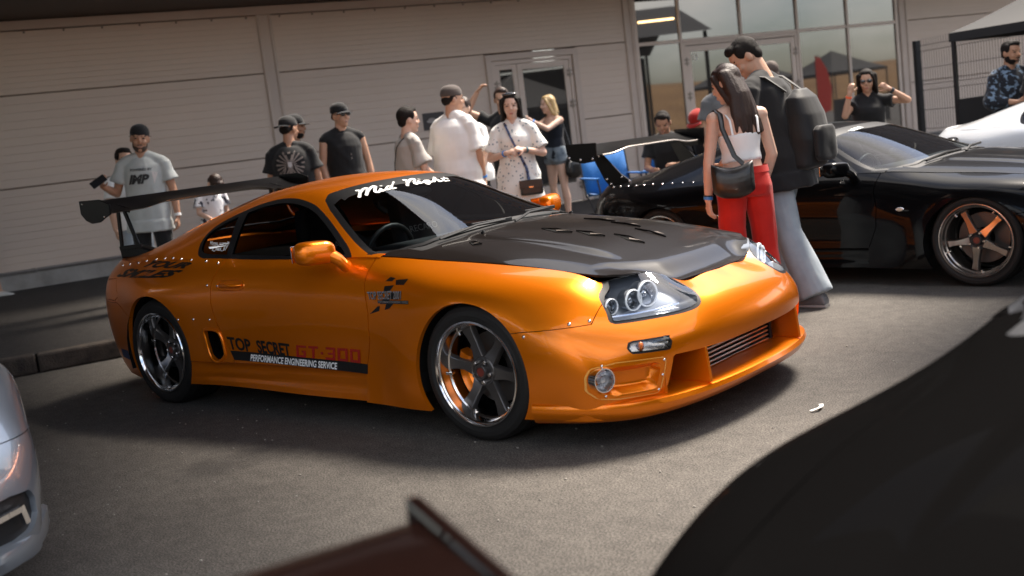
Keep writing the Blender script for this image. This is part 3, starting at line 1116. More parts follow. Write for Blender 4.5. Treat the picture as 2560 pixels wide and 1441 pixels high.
f_pan = lim(F_PAN, nose, 'w', 'z')
f_open = lim(F_OPEN, nose, 'w', 'z')
f_scoop = lim(F_SCOOP, lambda c: True, 'x', 'z')
f_mark = lim(F_MARK, lambda c: True, 'x', 'z')

def gap(bm, f, g=.0022, only=None):
    """open a panel gap along f = 0"""
    cut(bm, lambda c: f(c) - g)
    cut(bm, lambda c: f(c) + g)
    drop(bm, lambda c: abs(f(c)) < g * .98 and (only is None or only(c)))

BODY = {}
def body_panels():
    """right-hand panels of the coupe, cut once from the loft: name -> bmesh"""
    if BODY: return BODY
    rib, grn, hod = car_grids(8, 7)
    bm = bm_from_grid(sgn(rib))
    out_normals(bm)
    for f in (f_arch1, f_arch2):
        cut(bm, f)
        drop(bm, lambda c: f(c) < 0)
    BODY['surface'] = bm.copy()
    for f in (f_hl,):
        cut(bm, f)
        BODY['lamp_cover'] = keep(bm, lambda c: f(c) < 0)
        drop(bm, lambda c: f(c) < 0)
    cut(bm, f_ind)
    BODY['indicator'] = keep(bm, lambda c: f_ind(c) < 0)
    drop(bm, lambda c: f_ind(c) < 0)
    cut(bm, f_pan)
    BODY['vent_panel'] = keep(bm, lambda c: f_pan(c) < 0)
    drop(bm, lambda c: f_pan(c) < 0)
    cut(bm, f_open)
    drop(bm, lambda c: f_open(c) < 0)
    cut(bm, f_scoop)
    BODY['scoop'] = keep(bm, lambda c: f_scoop(c) < 0)
    drop(bm, lambda c: f_scoop(c) < 0)
    cut(bm, lambda c: f_mark(c) - .0015)
    cut(bm, lambda c: f_mark(c) + .0025)
    BODY['side_marker'] = keep(bm, lambda c: f_mark(c) < -.0025)
    drop(bm, lambda c: f_mark(c) < .0015)
    gap(bm, f_bump, .0016)
    gap(bm, f_door, .0026)
    gap(bm, f_sill, .0018, lambda c: c.x > -2.3)
    gap(bm, f_rbump, .0018)
    def cls(c):
        if f_bump(c) < 0: return 'front_bumper'
        if f_door(c) < 0: return 'door'
        if f_sill(c) < 0: return 'side_skirt'
        if f_rbump(c) < 0: return 'rear_bumper'
        return 'front_fender' if c.x > -.80 else 'rear_quarter_panel'
    for n in ('front_bumper', 'door', 'side_skirt', 'rear_bumper', 'front_fender', 'rear_quarter_panel'):
        BODY[n] = keep(bm, lambda c: cls(c) == n)
    for v in BODY['side_skirt'].verts:          # the skirt is stepped in under the door, the fender keeps its full width
        t = min(1, max(0, (-.70 - v.co.x) / .06)) * min(1, max(0, (v.co.x + 2.25) / .25))
        v.co.y += .024 * t * min(1, max(0, (.30 - v.co.z) / .03))
        if .185 < v.co.z < .215: v.co.y += .006 * t
    for n in ('front_bumper', 'door', 'front_fender', 'rear_quarter_panel', 'rear_bumper', 'side_skirt'):
        rim(BODY[n], .022 if n != 'front_bumper' else .03, lambda c: abs(c.y) > .03)
    bm.free()
    # greenhouse: right half only
    bm = bm_from_grid(sgn(grn))
    out_normals(bm, (-1.5, 0, .5))
    cut(bm, lambda c: c.x + .655)
    drop(bm, lambda c: f_ws(c) > 0 and c.x > -.655)
    cut(bm, f_ws)
    BODY['windscreen_all'] = keep(bm, lambda c: f_ws(c) < 0)
    drop(bm, lambda c: f_ws(c) < 0)
    drop(bm, lambda c: c.x > -.655)
    cut(bm, f_sw)
    sw = keep(bm, lambda c: f_sw(c) < 0)
    drop(bm, lambda c: f_sw(c) < 0)
    cut(bm, f_hg)
    BODY['hatch_all'] = keep(bm, lambda c: f_hg(c) < 0)
    drop(bm, lambda c: f_hg(c) < 0)
    BODY['roof'] = bm
    rim(bm, .016, lambda c: abs(c.y) > .02 and c.z > .855)
    cut(sw, lambda c: f_sw(c) + .024)
    cut(sw, f_bp)
    BODY['window_trim'] = keep(sw, lambda c: f_sw(c) > -.024 or f_bp(c) < 0)
    BODY['quarter_glass'] = keep(sw, lambda c: f_sw(c) < -.024 and f_bp(c) > 0 and c.x < -1.8)
    BODY['door_glass'] = keep(sw, lambda c: f_sw(c) < -.024 and f_bp(c) > 0 and c.x > -1.9)
    rim(BODY['window_trim'], .014)
    wsb = BODY.pop('windscreen_all')
    cut(wsb, lambda c: f_ws(c) + .030)
    cut(wsb, lambda c: f_ws(c) + .115)
    def band(c): return f_ws(c) > -.030 or (f_ws(c) > -.115 and c.x < -1.0 - .16 * (abs(c.y) / .5) ** 2)
    BODY['windscreen_surface'] = wsb.copy()
    BODY['windscreen_trim'] = keep(wsb, band)
    BODY['windscreen'] = keep(wsb, lambda c: not band(c))
    hg = BODY.pop('hatch_all')
    cut(hg, lambda c: f_hg(c) + .03)
    BODY['hatch_trim'] = keep(hg, lambda c: f_hg(c) > -.03)
    BODY['hatch_glass'] = keep(hg, lambda c: f_hg(c) < -.03)
    for v in BODY['hatch_glass'].verts: v.co.z += .004
    # hood
    bm = bm_from_grid(sgn(hod))
    out_normals(bm, (-.2, 0, .3))
    cut(bm, lambda c: f_ws(c) + .028)
    drop(bm, lambda c: f_ws(c) < -.028)
    cut(bm, lambda c: f_ws(c) - .014)
    cut(bm, lambda c: c.x + .65)
    drop(bm, lambda c: c.x < -.65)
    def f_cowl(c): return max(f_ws(c) - .06, abs(c.y) - .655) if c.x < -.2 else 1.0
    cut(bm, f_cowl)
    BODY['cowl'] = keep(bm, lambda c: f_cowl(c) < 0)
    drop(bm, lambda c: f_cowl(c) < 0)
    F_HF = s_poly(HF)
    def f_hf(c): return F_HF(c.x, abs(c.y)) + .004
    cut(bm, f_hf)
    drop(bm, lambda c: f_hf(c) > 0)
    r6w, r6z = [0, .155, .23, .30, .36, .42, .47, .53, .622], [.634, .634, .633, .632, .650, .679, .698, .701, .686]
    for v in bm.verts:                          # the front edge meets the nose and the lamps
        if v.co.x > .50:
            d = -f_hf(v.co)
            t = max(0, 1 - d / .15) * min(1, max(0, (.60 - abs(v.co.y)) / .12))
            t = t * t * (3 - 2 * t)
            v.co.z += (float(np.interp(abs(v.co.y), r6w, r6z)) + .004 - v.co.z) * t
    for v in bm.verts:                          # shut line: pull the edge in a little, raise the centre bulge
        w = abs(v.co.y)
        if -.45 < v.co.x < .55:
            t = min(1, max(0, (.43 - w) / .05)) * min(1, (v.co.x + .45) / .12) * min(1, (.55 - v.co.x) / .25)
            v.co.z += .014 * t * t * (3 - 2 * t)
    BODY['hood'] = bm
    rim(bm, .010, lambda c: abs(c.y) > .02)
    return BODY

def whole(name):
    """right half plus its mirror image in one bmesh"""
    a = BODY[name].copy()
    me = bpy.data.meshes.new("tmp")
    b = mirrored(a)
    b.to_mesh(me)
    a.from_mesh(me)
    bpy.data.meshes.remove(me)
    b.free()
    bmesh.ops.remove_doubles(a, verts=a.verts, dist=4e-4)
    return a

def coupe_shell(car, paint, hood_paint, glass=None, side_glass=None, hatch=True, lamps=True):
    B = body_panels()
    glass = glass or M_CABGL
    side_glass = side_glass or M_SIDEGL
    made = {}
    for n in ('front_bumper', 'rear_bumper', 'roof', 'hood', 'cowl', 'windscreen_trim', 'windscreen', 'hatch_trim', 'hatch_glass'):
        m = {'front_bumper': paint, 'rear_bumper': paint, 'roof': paint, 'hood': hood_paint, 'cowl': M_PLAST, 'windscreen_trim': M_TRIMB, 'windscreen': glass, 'hatch_trim': M_TRIMB, 'hatch_glass': side_glass}[n]
        made[n] = finish(whole(n), n, m, car, 38)
    for n in ('door', 'side_skirt', 'front_fender', 'rear_quarter_panel', 'window_trim', 'quarter_glass', 'door_glass', 'side_marker'):
        m = {'window_trim': M_TRIMB, 'quarter_glass': side_glass, 'door_glass': side_glass}.get(n, paint)
        made[n] = finish(B[n].copy(), n, m, car, 38)
        finish(mirrored(B[n]), n, m, car, 38)
    # dark tub that closes the gaps, wheel wells, floor
    for s in (1, -1):
        for cx, r in ((0, .345), (-2.535, .355)):
            mb = MB()
            prof = []
            for k in range(15):
                a = math.pi * (-.10 + 1.2 * k / 14)
                prof.append([(cx + r * math.cos(a), s * .915, .32 + r * math.sin(a)), (cx + r * math.cos(a), s * .50, .32 + r * math.sin(a))])
            mb.grid(prof)
            mb.build("wheel_well", M_VOID, car)
    return made

def cabin(car, steering=True):
    mb = MB()
    mb.box((-3.0, -.78, .20), (-.38, .78, .26))
    mb.box((-.42, -.68, .25), (-.36, .68, .80))
    for s in (1, -1):
        mb.box((-1.95, s * .80 - .012, .25), (-.85, s * .80 + .012, .82))
        mb.box((-3.0, s * .70 - .012, .25), (-1.95, s * .70 + .012, .82))
    mb.box((-3.0, -.70, .60), (-2.2, .70, .78))
    mb.build("cabin_floor", M_VOID, car)
    dash = []
    for i in range(9):
        w = -.70 + i * .175
        c = abs(w) / .7
        dash.append([(-.42 - .18 * c * c, w, .84), (-.60 - .15 * c * c, w, .872), (-.82 - .06 * c * c, w, .872), (-.93, w, .84), (-.96, w, .70), (-.90, w, .45)])
    mb = MB()
    mb.grid(dash)
    mb.build("dashboard", mat("dash_grey", (0.016, 0.017, 0.02), 0.7), car, smooth=60)
    for s in (-1, 1):
        seat = bpy.data.objects.new("seat", None)
        link(seat, car)
        seat.location = (-1.36, s * .36, .26)
        P = []
        for (z, x, hw) in [(.10, .16, .25), (.20, .05, .26), (.34, -.02, .27), (.50, -.08, .25), (.60, -.115, .24), (.68, -.14, .17), (.78, -.17, .15), (.84, -.185, .12)]:
            row = []
            for k in range(13):
                t = -1 + 2 * k / 12
                row.append((x + .085 * abs(t) ** 3 * (1 if z < .64 else .3), hw * t, z - .02 * t * t))
            P.append(row)
        mb = MB()
        mb.grid(P)
        o = mb.build("backrest", M_SEAT, seat, smooth=60)
        q = o.modifiers.new("thick", 'SOLIDIFY')
        q.thickness = .07
        mb = MB()
        mb.box((.0, -.25, .05), (.50, .25, .17))
        mb.build("cushion", M_SEAT, seat, bevel=.04)
    if steering:
        mb = MB()
        ring = [Vector((-1.02 + .08 * math.sin(t) * .5, -.36 + .175 * math.cos(t), .79 + .165 * math.sin(t))) for t in [2 * math.pi * k / 24 for k in range(25)]]
        mb.tube(ring, .014, 8, cap=False)
        mb.bar((-1.02, -.52, .79), (-1.02, -.20, .79), .03, .05)
        mb.build("steering_wheel", M_PLAST, car, smooth=50)
    mb = MB()
    mb.ellipsoid((-1.10, .0, 1.10), (.02, .11, .03))
    mb.build("rear_view_mirror", M_PLAST, car, smooth=60)
# ---------------------------------------------------------------- the orange coupe
def bvh_of(bm):
    return BVHTree.FromBMesh(bm)
def obj_from(name, V, F, m, parent, smooth=None):
    mb = MB()
    mb.add(V, F)
    return mb.build(name, m, parent, smooth)
def mirror_obj(o, name=None):
    """mirrored twin of a part (and of its sub-parts) on the car's other side"""
    me = o.data.copy() if o.data else None
    c = bpy.data.objects.new(o.name.split('.')[0], me)
    link(c, o.parent)
    if me:
        me.transform(Matrix.Diagonal((1, -1, 1, 1)))
        me.flip_normals()
    c.location = o.location * 1
    c.location.y = -o.location.y
    for ch in o.children:
        cc = mirror_obj(ch)
        cc.parent = c
    return c

def side_point(tree, x, z, off=.0025):
    h = tree.ray_cast(Vector((x, -3, z)), Vector((0, 1, 0)))
    y = h[0].y if h[0] is not None else -.88
    return (x, y - off, z)
def quad_map(V, quad):
    """fit a flat figure's bounding box onto TL, BL, TR, BR"""
    xs = [v[0] for v in V]; ys = [v[1] for v in V]
    x0, x1, y0, y1 = min(xs), max(xs), min(ys), max(ys)
    TL, BL, TR, BR = [Vector(q) for q in quad]
    out = []
    for v in V:
        u = (v[0] - x0) / (x1 - x0); t = (v[1] - y0) / (y1 - y0)
        out.append((BL * (1 - u) + BR * u) * (1 - t) + (TL * (1 - u) + TR * u) * t)
    return out
def decal_text(name, body, quad, m, tree, parent, bold=0.0, shear=0.0, off=.0025, stretch=1.0):
    V, F = text_mesh(body, 1.0, bold, stretch, shear)
    P = quad_map(V, quad)
    return obj_from(name, [side_point(tree, p.x, p.y, off) for p in P], F, m, parent)
def decal_quad(name, quads, m, tree, parent, n=12, off=.0018):
    mb = MB()
    for TL, BL, TR, BR in quads:
        TL, BL, TR, BR = Vector(TL), Vector(BL), Vector(TR), Vector(BR)
        P = []
        for j in range(4):
            t = j / 3
            row = []
            for i in range(n + 1):
                u = i / n
                p = (BL * (1 - u) + BR * u) * (1 - t) + (TL * (1 - u) + TR * u) * t
                row.append(side_point(tree, p.x, p.y, off))
            P.append(row)
        mb.grid(P)
    return mb.build(name, m, parent, weld=False)
def stroke_mesh(pts, w, tree):
    """brush stroke lying on the windscreen: pts are plan positions (x, y)"""
    P = [Vector(p) for p in pts]
    Q = []
    n = len(P)
    for i in range(n - 1):
        a, b, c, d = P[max(i - 1, 0)], P[i], P[i + 1], P[min(i + 2, n - 1)]
        for k in range(5):
            t = k / 5
            Q.append(0.5 * (2 * b + (c - a) * t + (2 * a - 5 * b + 4 * c - d) * t * t + (3 * b - a - 3 * c + d) * t ** 3))
    Q.append(P[-1])
    V, F = [], []
    for q in Q:
        h = tree.ray_cast(Vector((q.x, q.y, 3)), Vector((0, 0, -1)))
        p, nrm = h[0], h[1]
        if nrm.z < 0: nrm = -nrm
        c = p + nrm * .003
        k = len(V)
        V.append(c)
        t1 = nrm.cross(Vector((1, 0, 0))).normalized()
        t2 = nrm.cross(t1)
        for j in range(10):
            a = 2 * math.pi * j / 10
            V.append(c + t1 * (w * .62 * math.cos(a)) + t2 * (w * math.sin(a)))
        for j in range(10):
            F.append((k, k + 1 + j, k + 1 + (j + 1) % 10))
    return V, F

M_HALO = mat('halo_ring', (0.85, 0.87, 0.9), 0.15, metal=0.3, emit=((0.9, 0.95, 1.0), 0.12))
def headlight(car, bowl=None):
    hl = bpy.data.objects.new("headlight", None)
    link(hl, car)
    cov = BODY['lamp_cover'].copy()
    cov.normal_update()
    cut(cov, lambda c: f_hl(c) + .013)
    seal = keep(cov, lambda c: f_hl(c) > -.013)
    lens = keep(cov, lambda c: f_hl(c) < -.013)
    rim(seal, .02)
    finish(seal, "rubber_seal", M_TRIMB, hl, 40)
    hs = lens.copy()
    hs.normal_update()
    be = [e for e in hs.edges if e.is_boundary]
    bowlb = hs.copy()
    d = Vector((-.085, .035, -.004))
    for v in bowlb.verts:
        v.co += d
    cen = sum((v.co for v in bowlb.verts), Vector()) / len(bowlb.verts)
    for v in bowlb.verts:
        v.co = cen + (v.co - cen) * .90
    ring = [(v, v.co.copy()) for v in hs.verts if v.is_boundary]
    r = bmesh.ops.extrude_edge_only(hs, edges=be)
    nv = [g for g in r['geom'] if isinstance(g, bmesh.types.BMVert)]
    for v in nv:
        v.co = cen + (v.co + d - cen) * .90
    wall = keep(hs, lambda c: False)
    wall.free()
    n_old = len(lens.faces)
    hs.faces.ensure_lookup_table()
    kill = list(hs.faces)[:n_old]
    bmesh.ops.delete(hs, geom=kill, context='FACES')
    me = bpy.data.meshes.new("tmp")
    bowlb.to_mesh(me)
    hs.from_mesh(me)
    bpy.data.meshes.remove(me)
    bowlb.free()
    finish(hs, "lamp_bowl", bowl or M_HLBOWL, hl, 30)
    for v in lens.verts: v.co += Vector((.002, -.002, .001))
    finish(lens, "lamp_lens", M_CLEAR, hl, 60)
    for (x, y, z, r_) in [(.662, -.690, .590, .036), (.718, -.603, .602, .047), (.742, -.528, .616, .058)]:
        Mx = Matrix.Translation((x - .055, y + .012, z)) @ Matrix.Rotation(rad(-14), 4, 'Z') @ Matrix.Rotation(rad(90), 4, 'Y')
        mb = MB()
        mb.lathe([(r_ * .87, .026), (r_ * .90, .034), (r_ * .97, .033), (r_, .026)], 32, Mx)
        p = mb.build("projector_ring", M_HALO, hl, smooth=40)
        mb = MB()
        mb.lathe([(r_ * .87, .027), (r_ * .80, .012)], 32, Mx)
        mb.lathe([(r_ * .99, .027), (r_ * .92, -.03)], 32, Mx)
        mb.build("projector_barrel", M_HLBOWL, p, smooth=40)
        mb = MB()
        mb.lathe([(r_ * .80, .012), (r_ * .66, -.010), (r_ * .40, -.012), (r_ * .34, .004), (r_ * .2, .012), (0, .014)], 28, Mx)
        mb.build("projector_lens", mat("projector_glass", (0.55, 0.56, 0.58), 0.08, metal=0.9), hl, smooth=60)
    mb = MB()
    mb.tube([(.625, -.715, .548), (.70, -.62, .546), (.76, -.52, .548), (.80, -.42, .553)], .005, 6)
    mb.build("reflector_trim", M_CHROME, hl, smooth=40)
    return hl

def indicator_lamp(car):
    il = bpy.data.objects.new("indicator_lamp", None)
    link(il, car)
    b = BODY['indicator'].copy()
    b.normal_update()
    cut(b, lambda c: f_ind(c) + .007)
    ring = keep(b, lambda c: f_ind(c) > -.007)
    rim(ring, .02)
    finish(ring, "indicator_seal", M_TRIMB, il, 40)
    lens = keep(b, lambda c: f_ind(c) < -.007)
    lens.normal_update()
    back = lens.copy()
    for v in lens.verts: v.co += v.normal * .002
    finish(lens, "indicator_lens", M_CLEAR, il, 60)
    for v in back.verts:
        s = abs(v.co.y) * 260
        v.co += -v.normal * (.018 + .006 * math.sin(s))
    finish(back, "indicator_reflector", mat("ribbed_reflector", (0.62, 0.55, 0.46), 0.2, metal=0.8), il, 60)
    mb = MB()
    mb.ellipsoid((.775, -.705, .428), (.012, .016, .020))
    mb.build("indicator_bulb", M_AMBER, il, smooth=60)
    b.free()
    return il

def rivet(car, p, n, r=.0085):
    q = Vector(n).to_track_quat('Z', 'Y').to_matrix().to_4x4()
    mb = MB()
    mb.lathe([(r, -.004), (r, .001), (r * .75, .0045), (r * .35, .006), (0, .0063)], 10, Matrix.Translation(p) @ q)
    return mb.build("rivet", M_STEEL, car, smooth=60)

def gt_wing(car, m, half=.80, x0=-3.045, x1=-3.352, zle=1.178, zte=1.258, legs=.62, deck=.93, tube=None):
    wg = bpy.data.objects.new("rear_wing", None)
    link(wg, car)
    rows = []
    for i in range(41):
        y = -half + .006 + (2 * half - .012) * i / 40
        t = min(1, max(0, (abs(y) - .34) / .22))
        t = t * t * (3 - 2 * t)
        zl = zle + .030 * (1 - t)
        xl = x0 + .010 * (1 - t)
        row = []
        for k in range(9):                       # upper face from trailing to leading edge, then the lower one back
            u = k / 8
            row.append((x1 + (xl - x1) * u, y, zte + (zl - zte) * u - .012 * math.sin(math.pi * u) + .010 * u * (1 - u)))
        for k in range(1, 9):
            u = 1 - k / 8
            row.append((x1 + (xl - x1) * u, y, zte + (zl - zte) * u - .030 * math.sin(math.pi * u) ** .8 - .004))
        rows.append(row)
    mb = MB()
    mb.grid(rows)
    for rw in (rows[0], rows[-1]): mb.add(rw, [tuple(range(len(rw)))])
    mb.build("main_plane", m, wg, smooth=40)
    for s in (-1, 1):
        poly = [(x1 - .02, zte + .012), (x1 - .022, zte - .075), (x1 + .03, zte - .118), (x1 + .10, zte - .140), (x1 + .20, zte - .135), (x1 + .27, zte - .11), (x0 + .03, zle - .01), (x0 + .035, zle + .055), (x0 - .08, zte + .010)]
        mb = MB()
        Mx = Matrix(((1, 0, 0, 0), (0, 0, 1, s * half), (0, 1, 0, 0), (0, 0, 0, 1)))
        mb.prism(poly, -.006, .006, Mx)
        e = mb.build("end_plate", m, wg, bevel=.004)
        for px, pz in ((x1 + .02, zte - .01), (x0 - .04, zle - .02)):
            mb = MB()
            mb.lathe([(.006, 0), (.005, .004), (0, .005)], 8, Matrix.Translation((px, s * (half + .006), pz)) @ Matrix.Rotation(rad(90 * (1 if s < 0 else -1)), 4, 'X'))
            mb.build("plate_bolt", M_STEEL, e)
    for s in (-1, 1):
        y = s * legs
        mb = MB()
        mb.bar((-3.265, y, deck), (-3.235, y, zte - .055), .012, .036, (1, 0, 0))
        mb.bar((-3.060, y, deck + .01), (-3.175, y, zte - .06), .012, .036, (1, 0, 0))
        mb.bar((-3.10, y, zte - .085), (-3.245, y, zte - .05), .012, .030)
        mb.bar((-3.29, y, deck), (-3.03, y, deck + .012), .014, .030)
        mb.build("wing_upright", m, wg, bevel=.004)
        base = [(-3.29, .862), (-3.295, .925), (-3.20, .945), (-3.06, .94), (-2.93, .915), (-2.885, .885), (-2.95, .872)]
        Mx = Matrix(((1, 0, 0, 0), (0, 0, 1, y - s * .03), (0, 1, 0, 0), (0, 0, 0, 1)))
        mb = MB()
        mb.prism(base, -.035, .035, Mx)
        mb.build("wing_foot", m, wg, bevel=.012)
    return wg

def door_mirror(car, paint):
    mr = bpy.data.objects.new("door_mirror", None)
    link(mr, car)
    P = []
    for i in range(15):
        t = -1 + 2 * i / 14
        e = (1 - abs(t) ** 4.5) ** (1 / 2.4) if abs(t) < 1 else 0
        c = Vector((-.945 + .050 * (t + 1) / 2 * .9, -.955 + .098 * t, .906 - .012 * (t + 1) / 2))
        row = []
        for k in range(28):
            a = 2 * math.pi * k / 28
            ca, sa = math.cos(a), math.sin(a)
            px = math.copysign(abs(ca) ** .62, ca) * (.062 if ca > 0 else .05)
            pz = math.copysign(abs(sa) ** .72, sa) * .060
            row.append(c + Vector((px * e, 0, pz * e)))
        row.append(row[0])
        P.append([tuple(v) for v in row])
    mb = MB()
    mb.grid(P)
    mb.build("mirror_housing", paint, mr, smooth=60)
    mb = MB()
    mb.tube([(-.885, -.885, .878), (-.855, -.862, .850), (-.852, -.838, .822), (-.865, -.80, .800)], [.045, .040, .038, .044], 16, flat=.75)
    mb.build("mirror_arm", paint, mr, smooth=60)
    mb = MB()
    mb.box((-1.002, -1.035, .862), (-.998, -.872, .945))
    mb.build("mirror_glass", M_CHROME, mr, bevel=.001)
    return mr

def orange_coupe():
    car = thing("sports_coupe", "orange pearl coupe with black bonnet and big black rear wing parked in front", "car", (0, 0, 0))
    made = coupe_shell(car, P_ORANGE, P_CARBON)
    cabin(car)
    tree = bvh_of(BODY['surface'])
    gt = bvh_of(BODY['door_glass']); gq = bvh_of(BODY['quarter_glass'])
    hl = headlight(car); mirror_obj(hl)
    il = indicator_lamp(car); mirror_obj(il)
    # --- fog lamp panel
    b = BODY['vent_panel'].copy()
    b.normal_update()
    cut(b, lambda c: f_pan(c) + .020)
    cut(b, lambda c: f_pan(c) + .045)
    nrm = {v: v.normal.copy() for v in b.verts}
    for v in b.verts:
        d = -f_pan(v.co)
        t = min(1, max(0, (d - .019) / .022))
        t = t * t * (3 - 2 * t)
        k = .050 * (1 if v.co.z > .27 else .55 + .45 * max(0, (v.co.z - .22)) / .05)
        v.co += nrm[v] * (.003 - k * t)
    pn = finish(b, "fog_panel", P_ORANGE, car, 50)
    seam = BODY['vent_panel'].copy()
    seam.normal_update()
    cut(seam, lambda c: f_pan(c) + .004)
    drop(seam, lambda c: f_pan(c) < -.004)
    for v in seam.verts: v.co += v.normal * .0045
    finish(seam, "panel_edge", mat("panel_edge_lacquer", (0.82, 0.36, 0.06), 0.25, coat=1.0), pn, 50)
    fl = bpy.data.objects.new("fog_lamp", None)
    link(fl, car)
    Mx = Matrix.Translation((.664, -.848, .314)) @ Matrix.Rotation(rad(-20), 4, 'Z') @ Matrix.Rotation(rad(90), 4, 'Y')
    mb = MB()
    mb.lathe([(.042, -.012), (.047, .018), (.051, .018), (.052, -.03)], 32, Mx)
    mb.build("lamp_ring", M_CHROME, fl, smooth=40)
    mb = MB()
    mb.lathe([(.046, .012), (.036, -.016), (.022, -.028), (.014, -.012), (.012, .004), (0, .007)], 32, Mx)
    mb.build("lamp_reflector", mat("fog_reflector", (0.62, 0.63, 0.65), .2, metal=.45), fl, smooth=50)
    mb = MB()
    mb.lathe([(.047, .016), (.036, .024), (.018, .029), (0, .030)], 32, Mx)
    mb.build("lamp_lens", M_CLEAR, fl, smooth=60)
    mirror_obj(pn); mirror_obj(fl)
    ptree = bvh_of(BODY['surface'])
    def on_nose(w, z):
        h = ptree.ray_cast(Vector((3, -w, z)), Vector((-1, 0, 0)))
        return h[0], h[1] if h[1].x > 0 else -h[1]
    for w, z in [(.643, .360), (.650, .297), (.661, .235), (.838, .243), (.872, .318), (.84, .372)]:
        p, n = on_nose(w, z)
        rivet(car, p + n * .003, n, .007)
    # --- lip spoiler and duct floor
    C = [(.985, 0), (.981, .15), (.966, .30), (.938, .45), (.893, .59), (.832, .705), (.742, .80), (.62, .865), (.48, .908), (.335, .936)]
    S = spline_eval(np.array(C), np.linspace(0, 9, 46))
    S = np.concatenate([S[:0:-1] * [1, -1], S])
    rows = []
    for i, (x, y) in enumerate(S):
        a, c = S[max(i - 1, 0)], S[min(i + 1, len(S) - 1)]
        d = Vector((c[0] - a[0], c[1] - a[1], 0)).normalized()
        n = Vector((d.y, -d.x, 0))
        e = abs(y) / .932
        ins = .34 * (1 - e ** 3) + .03
        zt = .222 - .010 * e; zb = .150 - .034 * e ** 1.5
        row = []
        for o, z in [(-ins, zt + .004), (-.07 if ins > .08 else -ins + .005, zt), (-.022, zt - .002), (-.007, zt - .010), (0, zt - .030), (-.010, zb + .030), (-.026, zb + .006), (-.045, zb), (-max(ins, .04), zb)]:
            row.append((x + n.x * o, y + n.y * o, z))
        rows.append(row)
    mb = MB()
    mb.grid(rows)
    for rw in (rows[0], rows[-1]): mb.add(rw, [tuple(range(len(rw)))])
    mb.build("front_lip", P_ORANGE, car, smooth=40)
    # --- intake: fins, side walls, intercooler
    for s in (-1, 1):
        mb = MB()
        poly = [(.938, .215), (.925, .372), (.62, .372), (.62, .215)]
        mb.prism(poly, -.008, .008, Matrix(((1, 0, 0, 0), (0, 0, 1, s * .435), (0, 1, 0, 0), (0, 0, 0, 1))))
        mb.build("intake_fin", P_ORANGE, car, bevel=.004)
        mb = MB()
        mb.box((.45, s * .632 - .004, .20), (.835, s * .632 + .004, .40))
        mb.build("intake_wall", P_ORANGE, car)
    ic = bpy.data.objects.new("intercooler", None)
    link(ic, car)
    M_IC = mat("intercooler_alloy", (0.62, 0.58, 0.54), 0.32, metal=0.9)
    for k in range(8):
        z = .216 + k * .0205
        mb = MB()
        mb.box((.755, -.375, z), (.80, .375, z + .0085))
        mb.build("cooler_bar", M_IC, ic, bevel=.002)
    mb = MB()
    mb.box((.74, -.375, .20), (.755, .375, .39))
    mb.build("cooler_core", M_VOID, ic)
    for s in (-1, 1):
        mb = MB()
        mb.box((.735, s * .377 if s > 0 else -.40, .205), (.81, .40 if s > 0 else -.377, .385))
        mb.build("end_tank", M_TRIMB, ic, bevel=.006)
    mb = MB()
    mb.box((.40, -.64, .20), (.62, .64, .42))
    mb.build("intake_back", M_VOID, car)
    mb = MB()
    mb.grid([[(.93 - .25 * (abs(y) / .62) ** 2.4, y, .374), (.60, y, .395)] for y in np.linspace(-.63, .63, 25)])
    mb.build("intake_roof", P_ORANGE, car, smooth=40)
    # --- side scoop behind the door
    b = BODY['scoop'].copy()
    for v in b.verts:
        v.co.x -= .05; v.co.y += .11
    sc = finish(b, "scoop_back", M_VOID, car)
    prof = smooth_poly([(-2.034, .476), (-1.945, .476), (-1.905, .448), (-1.893, .363), (-1.903, .322), (-1.965, .290), (-2.02, .328), (-2.036, .42)], 4)
    prof.append(prof[0])
    mb = MB()
    g = []
    for x, z in prof:
        x0_, y0_, z0_ = side_point(tree, x, z, .0)
        g.append([(x0_, y0_ - .004, z0_), (x0_ - .005, y0_ + .01, z0_), (x0_ - .05, y0_ + .12, z0_)])
    mb.grid(g)
    mb.build("scoop_duct", M_VOID, car, smooth=50)
    mb = MB()
    mb.tube([Vector(side_point(tree, x, z, -.001)) for x, z in prof], .010, 8, cap=False)
    sl = mb.build("scoop_lip", P_ORANGE, car, smooth=60)
    mirror_obj(sl); mirror_obj(sc)
    # --- fender crease above the scoop
    def bulge(pts, r):
        mb = MB()
        mb.tube([Vector(side_point(tree, x, z, -.004)) for x, z in pts], r, 8)
        return mb.build("fender_moulding", P_ORANGE, car, smooth=60)
    # --- door handles
    dh = bpy.data.objects.new("door_handle", None)
    link(dh, car)
    mb = MB()
    out, inn = [], []
    for k in range(29):
        a = 2 * math.pi * k / 28
        ca, sa = math.cos(a), math.sin(a)
        ex = math.copysign(abs(ca) ** .55, ca); ez = math.copysign(abs(sa) ** .8, sa)
        row = []
        for f, o in ((1.0, .001), (.97, .005), (.90, .004), (.84, -.010), (.4, -.016)):
            row.append(side_point(tree, -1.762 + .122 * ex * f, .727 + .030 * ez * f, o))
        out.append(row)
    mb.grid(out)
    mb.build("handle_recess", P_ORANGE, dh, smooth=60)
    mb = MB()
    mb.tube([Vector(side_point(tree, x, .728, o)) for x, o in ((-1.845, -.004), (-1.83, .012), (-1.76, .018), (-1.69, .014), (-1.672, -.002))], [.013, .014, .014, .013, .010], 10, flat=.8)
    mb.build("handle_grip", P_ORANGE, dh, smooth=60)
    mb = MB()
    mb.lathe([(.007, 0), (.006, .004), (0, .004)], 12, Matrix.Translation(side_point(tree, -1.868, .727, .004)) @ Matrix.Rotation(rad(90), 4, 'X'))
    mb.build("key_lock", M_STEEL, dh)
    mirror_obj(dh)
    mr = door_mirror(car, P_ORANGE); mirror_obj(mr)
    # --- rear wing, wipers
    gt_wing(car, M_WING)
